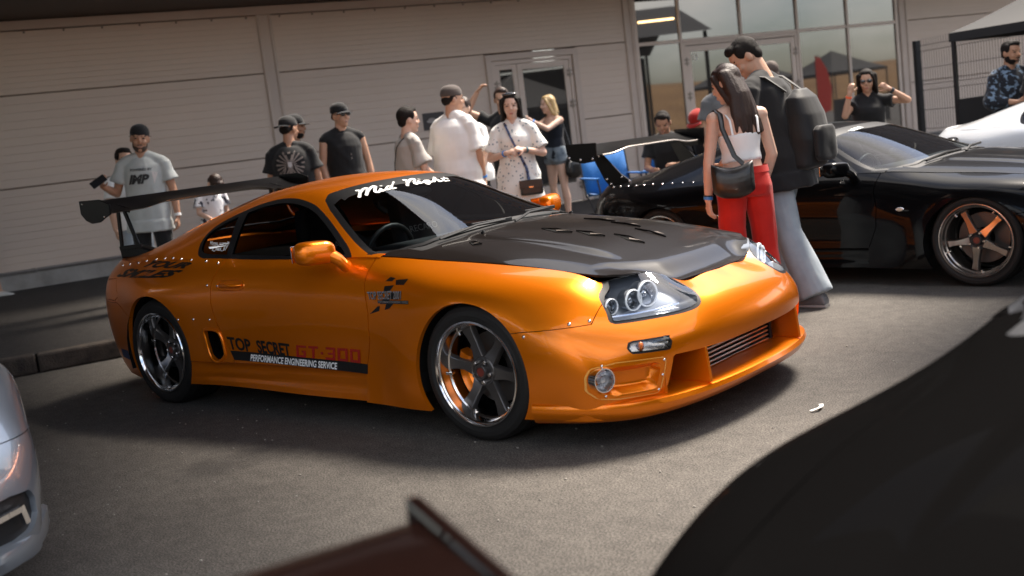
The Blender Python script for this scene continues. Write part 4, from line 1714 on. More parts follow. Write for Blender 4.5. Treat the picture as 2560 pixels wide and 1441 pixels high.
    for pts in ([(-.455, -.54, .892), (-.43, -.40, .912), (-.42, -.30, .925), (-.415, -.08, .925)], [(-.40, -.015, .905), (-.425, .14, .935), (-.45, .34, .935)]):
        wpr = bpy.data.objects.new("wiper", None)
        link(wpr, car)
        mb = MB()
        mb.tube(pts, .007, 6)
        mb.build("wiper_arm", M_PLAST, wpr, smooth=40)
        mb = MB()
        a, b_ = Vector(pts[-2]), Vector(pts[-1])
        mb.bar(a + Vector((-.005, -.03, .004)), b_ + Vector((-.005, .06, -.004)), .012, .020)
        mb.build("wiper_blade", M_PLAST, wpr, bevel=.003)
    # --- bonnet vents
    htree = bvh_of(whole('hood'))
    def on_hood(x, y, o=.004):
        h = htree.ray_cast(Vector((x, y, 3)), Vector((0, 0, -1)))
        return (x, y, (h[0].z if h[0] is not None else .8) + o)
    M_MESH = mat("vent_mesh", (0.20, 0.17, 0.15), 0.35, metal=0.7)
    for s in (-1, 1):
        for (x, y, L, W) in [(-.26, .51, .08, .04), (-.00, .195, .19, .055), (.18, .165, .17, .052), (.36, .105, .17, .05)]:
            ve = bpy.data.objects.new("bonnet_vent", None)
            link(ve, car)
            tri = [(x - L / 2, y - .012), (x + L * .10, y + W * .55), (x + L / 2, y - .005)]
            mb = MB()
            mb.add([on_hood(a, s * b2, .003) for a, b2 in tri] + [on_hood(a, s * b2, -.01) for a, b2 in tri], [(0, 1, 2), (0, 1, 4, 3), (1, 2, 5, 4), (2, 0, 3, 5)])
            mb.build("vent_slot", M_VOID, ve)
            tri = [(x + L * .02, y - .006), (x + L * .12, y + W * .42), (x + L * .45, y - .004)]
            mb = MB()
            mb.add([on_hood(tri[0][0], s * tri[0][1], .005), on_hood(tri[1][0], s * tri[1][1], .006), on_hood(tri[2][0], s * tri[2][1], .012)], [(0, 1, 2)])
            mb.build("vent_mesh", M_MESH, ve)
            mb = MB()
            mb.tube([on_hood(x - L / 2, s * (y - .014), .002), on_hood(x, s * (y - .016), .008), on_hood(x + L / 2, s * (y - .008), .003)], .0045, 6)
            mb.build("vent_lip", P_CARBON, ve, smooth=40)
    for (x, y) in [(-.33, -.37), (-.33, .37)]:
        mb = MB()
        p = on_hood(x, y, .002)
        mb.tube([p, (p[0] + .02, p[1], p[2] + .008)], .006, 6)
        mb.build("washer_jet", M_PLAST, car)
    # --- rivets
    top = [(-3.06, .838), (-2.94, .846), (-2.80, .856), (-2.69, .868), (-2.575, .876), (-2.475, .879), (-2.385, .880), (-2.29, .874), (-2.18, .868), (-2.03, .858), (-1.915, .846)]
    allb = BODY['roof'].copy()
    tmp = bpy.data.meshes.new("tmp")
    BODY['rear_quarter_panel'].to_mesh(tmp); allb.from_mesh(tmp); bpy.data.meshes.remove(tmp)
    rt = bvh_of(allb)
    for x, z in top:
        h = rt.ray_cast(Vector((x, -3, z)), Vector((0, 1, 0)))
        if h[0] is None: continue
        n = h[1] if h[1].y < 0 else -h[1]
        rivet(car, h[0], n)
    for x, z in [(-1.962, .73), (-1.97, .537), (-2.11, .539), (-2.245, .537), (.335, .505)]:
        p = Vector(side_point(tree, x, z, 0))
        rivet(car, p, (0, -1, 0))
    for w, z in [(.857, .549), (.803, .553)]:
        p, n = on_nose(w, z)
        rivet(car, p, n)
    # --- lettering and graphics
    decal_text("door_lettering", "TOP", [(-1.854, .441), (-1.846, .366), (-1.662, .428), (-1.662, .353)], M_BLACKD, tree, car, .03, .0)
    decal_text("door_lettering", "SECRET", [(-1.612, .425), (-1.607, .350), (-1.332, .411), (-1.332, .340)], M_BLACKD, tree, car, .035, .0)
    # angular racing numerals, built from strokes
    def block(name, glyphs, quad, m):
        V, F, cur = [], [], 0
        for g in glyphs:
            for (x0, y0, x1, y1) in g:
                k = len(V)
                V += [(cur + x0 + .16 * y0, y0), (cur + x1 + .16 * y0, y0), (cur + x1 + .16 * y1, y1), (cur + x0 + .16 * y1, y1)]
                F.append((k, k + 1, k + 2, k + 3))
            cur += max(r[2] for r in g) + .22
        P = quad_map(V, quad)
        mb = MB()
        mb.add([side_point(tree, p.x, p.y, .0025) for p in P], F)
        return mb.build(name, m, car, weld=False)
    w_ = .22
    G_ = [(0, 0, w_, 1), (w_, 0, .9, .18), (w_, .82, .95, 1), (.9 - w_, .18, .9, .58), (.5, .42, .9 - w_, .58)]
    T_ = [(0, .82, .9, 1), (.34, 0, .34 + w_, .82)]
    D_ = [(0, .38, .22, .58)]
    N3 = [(.05, .82, .9, 1), (0, 0, .68, .18), (.68, 0, .9, .82), (.22, .42, .68, .58)]
    N0 = [(0, 0, w_, 1), (w_, 0, .7, .18), (w_, .82, .7, 1), (.7, 0, .92, 1)]
    block("door_lettering", [G_, T_, D_, N3, N0, N0], [(-1.288, .405), (-1.288, .341), (-.780, .397), (-.778, .328)], M_REDD)
    decal_quad("door_stripe", [[(-1.846, .359), (-1.822, .306), (-.735, .325), (-.742, .276)]], M_BLACKD, tree, car, 24)
    decal_text("door_lettering", "PERFORMANCE ENGINEERING SERVICE", [(-1.678, .343), (-1.684, .304), (-.970, .322), (-.970, .286)], M_WHITED, tree, car, .03, .2, .0036)
    decal_quad("fender_flag", [
        [(-.522, .757), (-.552, .738), (-.485, .752), (-.502, .738)], [(-.478, .744), (-.472, .722), (-.392, .748), (-.412, .722)],
        [(-.552, .716), (-.556, .690), (-.484, .720), (-.512, .692)], [(-.505, .690), (-.520, .655), (-.430, .694), (-.440, .655)],
        [(-.556, .660), (-.582, .632), (-.505, .660), (-.522, .632)], [(-.600, .620), (-.664, .581), (-.584, .622), (-.590, .598)],
        [(-.535, .634), (-.548, .604), (-.478, .636), (-.512, .612)]], M_BLACKD, tree, car, 4, .0016)
    decal_text("fender_lettering", "TOP SECRET 2001", [(-.676, .690), (-.664, .652), (-.425, .697), (-.422, .657)], M_GREYD, tree, car, .02, 0, .0042)
    decal_text("fender_lettering", "TOP SECRET 2001", [(-.674, .6885), (-.6635, .6505), (-.423, .6955), (-.420, .6555)], M_BLACKD, tree, car, .045, 0, .0032)
    decal_quad("fender_bar", [[(-.600, .649), (-.596, .634), (-.362, .653), (-.360, .637)]], M_BLACKD, tree, car, 6, .0026)
    decal_text("fender_lettering", "PERFORMANCE ENGINEERING SERVICE", [(-.595, .647), (-.592, .636), (-.366, .651), (-.364, .640)], M_GREYD, tree, car, .01, 0, .004)
    decal_text("quarter_lettering", "YOUR", [(-2.60, .874), (-2.70, .838), (-2.14, .856), (-2.20, .826)], M_BLACKD, rt, car, .05, .3, .003)
    decal_text("quarter_lettering", "SMILES", [(-2.93, .828), (-3.07, .775), (-2.19, .818), (-2.28, .782)], M_BLACKD, rt, car, .05, .3, .003)
    decal_quad("bumper_sticker", [[(-3.085, .318), (-3.085, .262), (-2.955, .314), (-2.95, .254)]], M_BLUED, tree, car, 4)
    decal_text("glass_lettering", "Manya_supra2jz", [(-2.112, .962), (-2.088, .934), (-1.905, .954), (-1.893, .928)], M_WHITED, gq, car, .0, .1, .003)
    decal_text("glass_lettering", "z_max_87", [(-2.058, .932), (-2.038, .908), (-1.912, .929), (-1.90, .905)], M_WHITED, gq, car, .015, .1, .003)
    # script across the top of the windscreen
    wt = bvh_of(whole('windscreen_surface'))
    STR = [
        [(-1.166, -.402), (-1.158, -.391), (-1.14, -.402), (-1.108, -.438), (-1.102, -.447)],
        [(-1.127, -.416), (-1.148, -.375), (-1.15, -.348), (-1.138, -.348), (-1.108, -.38), (-1.085, -.409)],
        [(-1.095, -.395), (-1.126, -.34), (-1.138, -.303), (-1.126, -.298), (-1.094, -.334), (-1.072, -.354), (-1.06, -.346), (-1.064, -.326), (-1.079, -.304)],
        [(-1.077, -.307), (-1.062, -.324), (-1.052, -.318), (-1.058, -.287)],
        [(-1.076, -.229), (-1.082, -.245), (-1.063, -.28), (-1.047, -.288), (-1.05, -.263), (-1.068, -.233), (-1.117, -.166)],
        [(-1.079, -.218), (-1.048, -.254), (-1.04, -.25), (-1.041, -.23)],
        [(-1.111, -.093), (-1.108, -.078), (-1.09, -.089), (-1.061, -.116), (-1.036, -.144)],
        [(-1.058, -.119), (-1.1, -.055), (-1.107, -.026), (-1.097, -.022), (-1.058, -.064), (-1.036, -.081), (-1.04, -.055), (-1.061, -.024)],
        [(-1.058, -.028), (-1.042, -.048), (-1.034, -.04), (-1.044, -.004)],
        [(-1.053, .041), (-1.056, .022), (-1.04, -.006), (-1.026, -.01), (-1.033, .016), (-1.051, .047)],
        [(-1.048, .043), (-1.02, .015), (-1.007, -.006), (-1.012, -.015), (-1.023, .004), (-1.028, .044), (-1.045, .08)],
        [(-1.083, .127), (-1.052, .09), (-1.028, .061)],
        [(-1.035, .069), (-1.05, .103), (-1.047, .117), (-1.026, .096), (-1.019, .099), (-1.024, .122)],
        [(-1.069, .192), (-1.032, .145), (-1.016, .135), (-1.017, .172)],
        [(-1.053, .153), (-1.049, .197)], [(-1.112, -.273), (-1.111, -.268)], [(-1.088, 0.0), (-1.088, .006)]]
    for word in (range(0, 6), range(6, 17)):
      V, F = [], []
      for i, s_ in enumerate(STR):
        if i == 15 and word[0] != 0: continue
        if i != 15 and i not in word: continue
        a, b_ = stroke_mesh(s_, .0115 if i in (0, 1, 2, 6, 7, 11) else .0085, wt)
        k = len(V)
        V += a
        F += [tuple(j + k for j in f) for f in b_]
      mb = MB(); mb.add(V, F)
      mb.build("windscreen_lettering", M_WHITED, car, weld=False)
    # seat lettering
    for y in (-.36, .36):
        V, F = text_mesh("RECARO", .055, .0, 1.15, 0, 0, 'CENTER')
        mb = MB()
        mb.add([(-1.36 - .10 + .012 - .30 * v[1] + .015 * 0, y + v[0], .26 + .585 + v[1]) for v in V], F)
        mb.build("seat_lettering", mat("seat_thread", (0.34, 0.33, 0.31), 0.7), car, weld=False)
    # --- wheels
    for right in (True, False):
        make_wheel(car, 0, .902, .318, right, .318, .247, .24, 6, 112, .052, M_SPOKE, P_ORANGE)
        make_wheel(car, -2.55, .905, .322, right, .322, .247, .28, 6, 95, .088, M_SPOKE, None)
    return car
ORANGE = orange_coupe()
# ---------------------------------------------------------------- the other cars
def scale_parts(o, sz, sx=1.0, sy=1.0):
    done = set()
    def rec(q):
        for c in q.children:
            if c.data and c.data.name not in done:
                c.data.transform(Matrix.Diagonal((sx, sy, sz, 1)))
                done.add(c.data.name)
            rec(c)
    rec(o)

def marker_lamp(car, x, z, tree, w=.032, h=.016):
    ml = bpy.data.objects.new("side_marker_lamp", None)
    link(ml, car)
    p = side_point(tree, x, z, .0)
    mb = MB()
    mb.lathe([(w, -.004), (w, .003), (w * .85, .006), (w * .8, .004)], 24, Matrix.Translation(p) @ Matrix.Rotation(rad(90), 4, 'X') @ Matrix.Diagonal((1, h / w, 1, 1)))
    mb.build("lamp_rim", M_CHROME, ml, smooth=50)
    mb = MB()
    mb.lathe([(w * .82, .003), (w * .5, .007), (0, .0085)], 24, Matrix.Translation(p) @ Matrix.Rotation(rad(90), 4, 'X') @ Matrix.Diagonal((1, h / w, 1, 1)))
    mb.build("lamp_lens", mat("marker_lens", (0.62, 0.48, 0.36), .2, coat=1.0), ml, smooth=60)

# black coupe behind, nose to the right
BH = rad(-5.5)
blk = thing("sports_coupe", "black coupe with bronze five-spoke wheels and tall wing parked behind the orange one", "car", (1.116, 3.776, 0), BH)
coupe_shell(blk, P_BLACK, P_BLACK)
cabin(blk)
tree = bvh_of(BODY['surface'])
mr = door_mirror(blk, P_BLACK); mirror_obj(mr)
marker_lamp(blk, -.50, .575, tree)
allb = BODY['roof'].copy()
tmp = bpy.data.meshes.new("tmp"); BODY['rear_quarter_panel'].to_mesh(tmp); allb.from_mesh(tmp); bpy.data.meshes.remove(tmp)
rt = bvh_of(allb)
for k in range(13):
    x = -3.18 + k * .105
    h = rt.ray_cast(Vector((x, -3, .858 + .012 * math.sin(k * .26))), Vector((0, 1, 0)))
    if h[0] is not None: rivet(blk, h[0], -h[1] if h[1].y > 0 else h[1], .009)
for x, z in ((-1.93, .74), (-1.96, .66), (-1.97, .58)):
    rivet(blk, Vector(side_point(tree, x, z, 0)), (0, -1, 0), .009)
for pts in ([(-.455, -.54, .892), (-.42, -.30, .925), (-.415, -.06, .925)], [(-.40, .0, .905), (-.425, .14, .935), (-.45, .38, .935)]):
    mb = MB(); mb.tube(pts, .010, 6); mb.build("wiper", M_PLAST, blk, smooth=40)
V, F = text_mesh("APEXI", 1.0, .04, 1.0, .15)
wt = bvh_of(whole('windscreen_surface'))
mb = MB()
mb.add([(lambda h: (h[0].x, h[0].y, h[0].z + .004))(wt.ray_cast(Vector((-1.13 + v[1] * .055, -.34 + v[0] * .062, 3)), Vector((0, 0, -1)))) for v in V], F)
mb.build("windscreen_lettering", M_WHITED, blk, weld=False)
scale_parts(blk, .925)
# its wing: curved plane on two slanted plates
wg = bpy.data.objects.new("rear_wing", None)
link(wg, blk)
rows = []
for i in range(33):
    y = -.80 + 1.6 * i / 32
    t = min(1, max(0, (abs(y) - .30) / .30)); t = t * t * (3 - 2 * t)
    zle, zte = 1.085 + .035 * (1 - t), 1.175
    row = []
    for k in range(9):
        u = k / 8
        row.append((-3.56 + .30 * u, y, zte + (zle - zte) * u - .010 * math.sin(math.pi * u)))
    for k in range(1, 9):
        u = 1 - k / 8
        row.append((-3.56 + .30 * u, y, zte + (zle - zte) * u - .026 * math.sin(math.pi * u) - .004))
    rows.append(row)
mb = MB(); mb.grid(rows)
mb.build("main_plane", M_WING, wg, smooth=40)
mb = MB()
mb.tube([(r[8][0] + .004, r[8][1], r[8][2] - .002) for r in rows[2:-2]], .0075, 8)
mb.build("edge_highlight", mat("highlight_alloy", (0.62, 0.55, 0.48), .28, metal=1.0), wg, smooth=60)  # bright strip stands in for light caught by the leading edge
for s in (-1, 1):
    poly = [(-3.585, 1.205), (-3.575, 1.12), (-3.53, 1.055), (-3.40, 1.025), (-3.25, 1.035), (-3.235, 1.10), (-3.23, 1.195)]
    mb = MB(); mb.prism(poly, -.006, .006, Matrix(((1, 0, 0, 0), (0, 0, 1, s * .80), (0, 1, 0, 0), (0, 0, 0, 1))))
    e = mb.build("end_plate", M_WING, wg, bevel=.003)
    for px, pz in ((-3.55, 1.085), (-3.42, 1.06), (-3.28, 1.06)):
        mb = MB(); mb.lathe([(.011, 0), (.009, .006), (0, .008)], 8, Matrix.Translation((px, s * .806, pz)) @ Matrix.Rotation(rad(-90 * s), 4, 'X'))
        mb.build("plate_bolt", M_STEEL, e, smooth=60)
    poly = [(-3.49, 1.09), (-3.36, 1.09), (-3.17, .90), (-3.05, .82), (-2.92, .795), (-3.30, .785), (-3.36, .85)]
    mb = MB(); mb.prism(poly, -.006, .006, Matrix(((1, 0, 0, 0), (0, 0, 1, s * .58), (0, 1, 0, 0), (0, 0, 0, 1))))
    e = mb.build("wing_upright", M_WING, wg, bevel=.003)
    for px, pz in ((-3.33, .86), (-3.29, .815), (-3.16, .87), (-3.08, .83), (-3.0, .81), (-3.39, 1.07)):
        mb = MB(); mb.lathe([(.011, 0), (.009, .006), (0, .008)], 8, Matrix.Translation((px, s * .586 if s > 0 else s * .586, pz)) @ Matrix.Rotation(rad(-90 * s), 4, 'X'))
        mb.build("plate_bolt", M_STEEL, e, smooth=60)
for right in (True, False):
    make_wheel(blk, 0, .90, .308, right, .306, .247, .24, 5, 44, .03, M_SPOKEB, None, lip=False)
    make_wheel(blk, -2.55, .90, .308, right, .306, .247, .26, 5, 30, .05, M_SPOKEB, None, lip=False)

# white coupe further back
wht = thing("sports_coupe", "white fastback coupe half hidden behind the black one", "car", (2.72, 5.90, 0), rad(-29))
coupe_shell(wht, P_WHITE, P_WHITE)
cabin(wht, False)
for right in (True, False):
    make_wheel(wht, 0, .90, .318, right, .318, .247, .24, 5, 10, .03, M_SPOKEB, None, detail=False)
    make_wheel(wht, -2.55, .90, .318, right, .318, .247, .24, 5, 30, .04, M_SPOKEB, None, detail=False)

# silver car, front corner at the left edge
slv = thing("silver_car", "silver car whose front corner shows at the lower left edge", "car", (-1.27, -3.37, 0), rad(-20))
coupe_shell(slv, P_SILVER, P_SILVER)
hl = headlight(slv, M_TRIMB); mirror_obj(hl)
il = BODY['indicator'].copy(); o = finish(il, "front_bumper_plug", P_SILVER, slv, 40); mirror_obj(o)
b = BODY['vent_panel'].copy()
b.normal_update()
for v in b.verts: v.co += v.normal * -.02
o = finish(b, "bumper_grille", M_PLAST, slv, 40); mirror_obj(o)
dl = bpy.data.objects.new("daytime_lamp", None)
link(dl, slv)
for s in (1,):
    tree2 = bvh_of(BODY['surface'])
    pts = []
    for w, z in ((.66, .315), (.72, .322), (.78, .325), (.825, .325)):
        h = tree2.ray_cast(Vector((3, -w, z)), Vector((-1, 0, 0)))
        pts.append(h[0] + Vector((.004, 0, 0)))
    mb = MB()
    for a, b_ in zip(pts[:-1], pts[1:]): mb.bar(a, b_, .02, .018)
    mb.bar(pts[-1] + Vector((0, 0, .01)), pts[-1] + Vector((-.01, -.012, -.055)), .02, .02)
    mb.build("lamp_bar", M_CHROME, dl, bevel=.003)
mirror_obj(dl)
cabin(slv, False)
C = [(.985, 0), (.966, .30), (.938, .45), (.893, .59), (.832, .705), (.742, .80), (.62, .865), (.48, .908), (.335, .936)]
S = spline_eval(np.array(C), np.linspace(0, 8, 33)); S = np.concatenate([S[:0:-1] * [1, -1], S])
mb = MB(); mb.grid([[(x - .08, y * .95, .235), (x - .012, y, .215), (x, y, .19), (x - .02, y, .15), (x - .10, y * .95, .14)] for x, y in S])
mb.build("front_lip", P_SILVER, slv, smooth=40)
for right in (True, False):
    make_wheel(slv, 0, .90, .318, right, .318, .247, .24, 5, 10, .03, M_SPOKE, None, detail=False)
    make_wheel(slv, -2.55, .90, .318, right, .318, .247, .24, 5, 30, .04, M_SPOKE, None, detail=False)

# dark maroon car at the photographer's feet: the end of its low wing shows at the bottom
mar = thing("maroon_car", "very dark maroon car whose low rear wing shows blurred at the bottom", "car", (5.20, -5.36, -0.045), rad(-20))
coupe_shell(mar, P_DARK, P_DARK)
cabin(mar, False)
scale_parts(mar, .90)
lw = bpy.data.objects.new("rear_wing", None)
link(lw, mar)
rows = []
for i in range(21):
    y = -.80 + 1.6 * i / 20
    rows.append([(-3.10, y, .865), (-3.14, y, .893), (-3.25, y, .915), (-3.40, y, .935), (-3.425, y, .925), (-3.30, y, .88), (-3.16, y, .855)])
mb = MB(); mb.grid(rows)
mb.build("main_plane", P_DARK, lw, smooth=40)
for s in (-1, 1):
    mb = MB(); mb.prism([(-3.445, .955), (-3.45, .86), (-3.36, .80), (-3.14, .80), (-3.08, .84), (-3.07, .895)], -.012, .012, Matrix(((1, 0, 0, 0), (0, 0, 1, s * .80), (0, 1, 0, 0), (0, 0, 0, 1))))
    mb.build("end_plate", P_DARK, lw, bevel=.008)
    mb = MB(); mb.bar((-3.22, s * .45, .74), (-3.26, s * .45, .90), .02, .12, (1, 0, 0)); mb.build("wing_upright", P_DARK, lw, bevel=.006)
for right in (True, False):
    make_wheel(mar, 0, .90, .318, right, .318, .247, .24, 5, 10, .03, M_SPOKE, None, detail=False)
    make_wheel(mar, -2.55, .90, .318, right, .318, .247, .24, 5, 30, .04, M_SPOKE, None, detail=False)

# black car at the lower right edge, blurred
bk2 = thing("black_car", "black car blurred in the lower right corner", "car", (3.21, -2.72, 0), rad(-98))
coupe_shell(bk2, P_BLACKM, P_BLACKM)
hl = headlight(bk2, M_TRIMB); mirror_obj(hl)
cabin(bk2, False)
for n in ('indicator', 'vent_panel'):
    o = finish(BODY[n].copy(), "bumper_insert", P_BLACKM, bk2, 40); mirror_obj(o)
for right in (True, False):
    make_wheel(bk2, 0, .90, .318, right, .318, .247, .24, 5, 10, .03, M_SPOKE, None, detail=False)
    make_wheel(bk2, -2.55, .90, .318, right, .318, .247, .24, 5, 30, .04, M_SPOKE, None, detail=False)

# ---------------------------------------------------------------- fence, gazebos, flag, litter
M_FENCE = mat("black_fence_wire", (0.008, 0.008, 0.009), .5)
fa, fb = Vector((-2.30, 11.60, 0)), Vector((-0.25, 10.14, 0))
fen = thing("mesh_fence", "black welded wire fence with bent top at the right in front of the wall", "fence", fa)
fd = (fb - fa); FL = fd.length; fd.normalize()
fen.rotation_euler = (0, 0, math.atan2(fd.y, fd.x))
for x in (0, 2.5):
    mb = MB(); mb.box((x - .04, -.04, 0), (x + .04, .04, 1.96)); mb.build("fence_post", M_FENCE, fen, bevel=.004)
nw = 44
for pn in range(1):
    mb = MB()
    for k in range(nw):
        x = .06 + k * .0545
        mb.tube([(x, .0, .05), (x, .0, .62), (x, -.035, .66), (x, 0, .70), (x, 0, 1.25), (x, -.035, 1.29), (x, 0, 1.33), (x, 0, 1.80), (x, -.035, 1.84), (x, 0, 1.88), (x, 0, 1.98)], .0032, 4)
    o = mb.build("vertical_wires", M_FENCE, fen); o['kind'] = 'stuff'
for z in (.10, .40, .62, .70, .97, 1.25, 1.33, 1.56, 1.80, 1.88):
    mb = MB(); mb.tube([(.0, .005, z), (2.5, .005, z)], .0040, 5); mb.build("horizontal_wire", M_FENCE, fen)

M_TENT = mat("black_tent_cloth", (0.007, 0.007, 0.0075), .8, sheen=.1)
def gazebo(label, pos, rz, w=3.0, h=2.05, peak=2.95, walls=(), group=None):
    t = thing("gazebo", label, "gazebo", (pos[0], pos[1], 0), rz, group)
    a = w / 2
    mb = MB()
    n = 8
    for s in range(4):
        R = Matrix.Rotation(rad(90 * s), 4, 'Z')
        g = []
        for i in range(n + 1):
            u = i / n
            row = []
            for j in range(n + 1):
                v = -1 + 2 * j / n
                x = a * (1 - u)
                row.append((x, v * x, h + (peak - h) * (u ** 1.12) - .03 * math.sin(math.pi * u) * (1 - v * v)))
            g.append(row)
        mb.grid(g, R)
        mb.grid([[(a + .004, -a, h), (a + .004, a, h)], [(a + .008, -a, h - .10), (a + .008, a, h - .10)]], R)
    mb.build("canopy_cloth", M_TENT, t, smooth=30)
    for sx in (-1, 1):
        for sy in (-1, 1):
            mb = MB(); mb.box((sx * (a - .03) - .02, sy * (a - .03) - .02, 0), (sx * (a - .03) + .02, sy * (a - .03) + .02, h)); mb.build("leg", M_FENCE, t)
    for s in walls:
        mb = MB()
        g = [[(a - .01 + .01 * math.sin(y * 9), y, z) for y in np.linspace(-a + .03, a - .03, 20)] for z in (.04, 1.12)]
        mb.grid(g, Matrix.Rotation(rad(90 * s), 4, 'Z'))
        mb.build("side_wall", M_TENT, t, smooth=30)
    return t
# the right-hand one in the picture: its near left corner leg stands by the fence
gazebo("black gazebo at the right edge in front of the fence", (0.98, 9.65), TH - rad(90) + rad(6), 3.0, 1.88, 2.75, walls=(0, 1, 2, 3))
G_ = "black gazebos along the car park"
gazebo("black gazebo at the rear of the car park, mirrored in the entrance glass", (WO + WD * 25.5 + WN * 18).to_tuple()[:2], TH, 3.0, 2.2, 3.1, (1,), G_)
gazebo("black gazebo furthest along the car park beside the red flag", (WO + WD * 31 + WN * 19).to_tuple()[:2], TH, 3.0, 2.2, 3.1, (1,), G_)
gazebo("unseen black gazebo added left of the orange coupe to darken its windows", (-7.2, -5.0), rad(20), 3.0, 2.25, 3.2, (), G_)  # out of view, added so the side glass mirrors something dark
gazebo("unseen black gazebo added behind the silver car to block sky light", (-4.6, -8.6), rad(20), 3.0, 2.25, 3.2, (1,), G_)  # added out of view to block sky on the left
mq = thing("sunshade", "large unseen black marquee roof standing off the right edge", "sunshade", (5.5, 8.5, 0), 0)  # unseen tent roof, added to cast shade over the right side
mb = MB()
mb.grid([[(-4.1, y, 3.25) for y in (-6.1, 6.1)], [(0, y, 4.3) for y in (-6.1, 6.1)], [(4.1, y, 3.25) for y in (-6.1, 6.1)]])
mb.build("sunshade_cloth", M_TENT, mq)
for sx in (-1, 1):
    for sy in (-1, 1):
        mb = MB(); mb.box((sx * 3.95 - .04, sy * 5.95 - .04, 0), (sx * 3.95 + .04, sy * 5.95 + .04, 3.25)); mb.build("leg", M_FENCE, mq)
mb = MB(); mb.grid([[(4.05, y, z) for y in np.linspace(-5.9, 5.9, 12)] for z in (.05, 3.2)]); mb.build("side_wall", M_TENT, mq)
fl = thing("feather_flag", "red feather flag beside the black gazebos", "flag", (WO + WD * 27.8 + WN * 16.5).to_tuple(), TH)
mb = MB()
pl = [(0, .6), (.62, .75), (.72, 1.6), (.55, 2.3), (.25, 2.75), (0, 2.85)]
mb.prism(pl, -.004, .004, Matrix(((1, 0, 0, 0), (0, 0, 1, 0), (0, 1, 0, 0), (0, 0, 0, 1))))
mb.build("flag_cloth", mat("flag_red", (0.55, 0.03, 0.015), .7), fl)
mb = MB(); mb.tube([(-.02, 0, 0), (-.02, 0, 2.6), (.08, 0, 2.85), (.25, 0, 2.82)], .014, 8); mb.build("pole", M_FENCE, fl)

# crumpled scrap of white paper strip on the asphalt, pebbles and bits
lit = thing("paper_scrap", "bent white paper strip lying on the asphalt in front of the coupe", "litter", (1.22, -0.04, 0.004), rad(70))
mb = MB()
mb.grid([[(-.045, -.008, .004), (-.045, .008, .004)], [(-.01, -.022, .012), (-.004, -.004, .010)], [(.035, .0, .006), (.03, .016, .008)], [(.045, .01, .014), (.03, .026, .012)]])
o = mb.build("strip", M_WHITED, lit)
rs = random.Random(5)
mb = MB()
for k in range(420):
    x, y = rs.uniform(-4, 2.6), rs.uniform(-4, 2.3)
    r = rs.uniform(.002, .0055)
    mb.ellipsoid((x, y, r * .5), (r * rs.uniform(.8, 1.6), r, r * .7), 6, 4, None)
o = mb.build("loose_grit", mat("grit_stone", (0.26, 0.24, 0.21), .9), None, smooth=60, weld=False)
tag(o, "loose grit scattered on the asphalt", kind='stuff')
# ---------------------------------------------------------------- people
def capsule(mb, p0, p1, r0, r1, n=12, flat=1.0, side=None):
    """closed round-ended cone; flat < 1 thins it across the side vector's normal"""
    p0, p1 = Vector(p0), Vector(p1)
    d = p1 - p0
    L = d.length
    d = d / L if L > 1e-6 else Vector((0, 0, 1))
    a = Vector(side) if side is not None else (Vector((0, 1, 0)) if abs(d.y) < .9 else Vector((1, 0, 0)))
    a = (a - d * a.dot(d)).normalized()
    b = d.cross(a)
    rings = []
    for t in (0.15, .55, .85):
        rings.append((p0 - d * r0 * math.cos(t * math.pi / 2), r0 * math.sin(t * math.pi / 2)))
    rings += [(p0, r0), (p1, r1)]
    for t in (.85, .55, .15):
        rings.append((p1 + d * r1 * math.cos(t * math.pi / 2), r1 * math.sin(t * math.pi / 2)))
    V, F = [], []
    for c, r in rings:
        for k in range(n):
            t = 2 * math.pi * k / n
            V.append(c + a * (r * math.cos(t)) + b * (r * math.sin(t) * flat))
    m = len(rings)
    for i in range(m - 1):
        for k in range(n):
            F.append((i * n + k, i * n + (k + 1) % n, (i + 1) * n + (k + 1) % n, (i + 1) * n + k))
    F.append(tuple(range(n))[::-1])
    F.append(tuple((m - 1) * n + k for k in range(n)))
    mb.add(V, F)

def ring_tube(mb, rings, n=20, power=2.0, cap=True):
    """rings = [(centre, side vector, front vector, half width, half depth front, half depth back)]"""
    V, F = [], []
    for c, s, f, rx, ryf, ryb in rings:
        for k in range(n):
            t = 2 * math.pi * k / n
            ct, st = math.cos(t), math.sin(t)
            e = 2.0 / power
            x = math.copysign(abs(ct) ** e, ct) * rx
            y = math.copysign(abs(st) ** e, st) * (ryf if st > 0 else ryb)
            V.append(Vector(c) + s * x + f * y)
    m = len(rings)
    for i in range(m - 1):
        for k in range(n):
            F.append((i * n + k, i * n + (k + 1) % n, (i + 1) * n + (k + 1) % n, (i + 1) * n + k))
    if cap:
        F.append(tuple(range(n))[::-1])
        F.append(tuple((m - 1) * n + k for k in range(n)))
    mb.add(V, F)

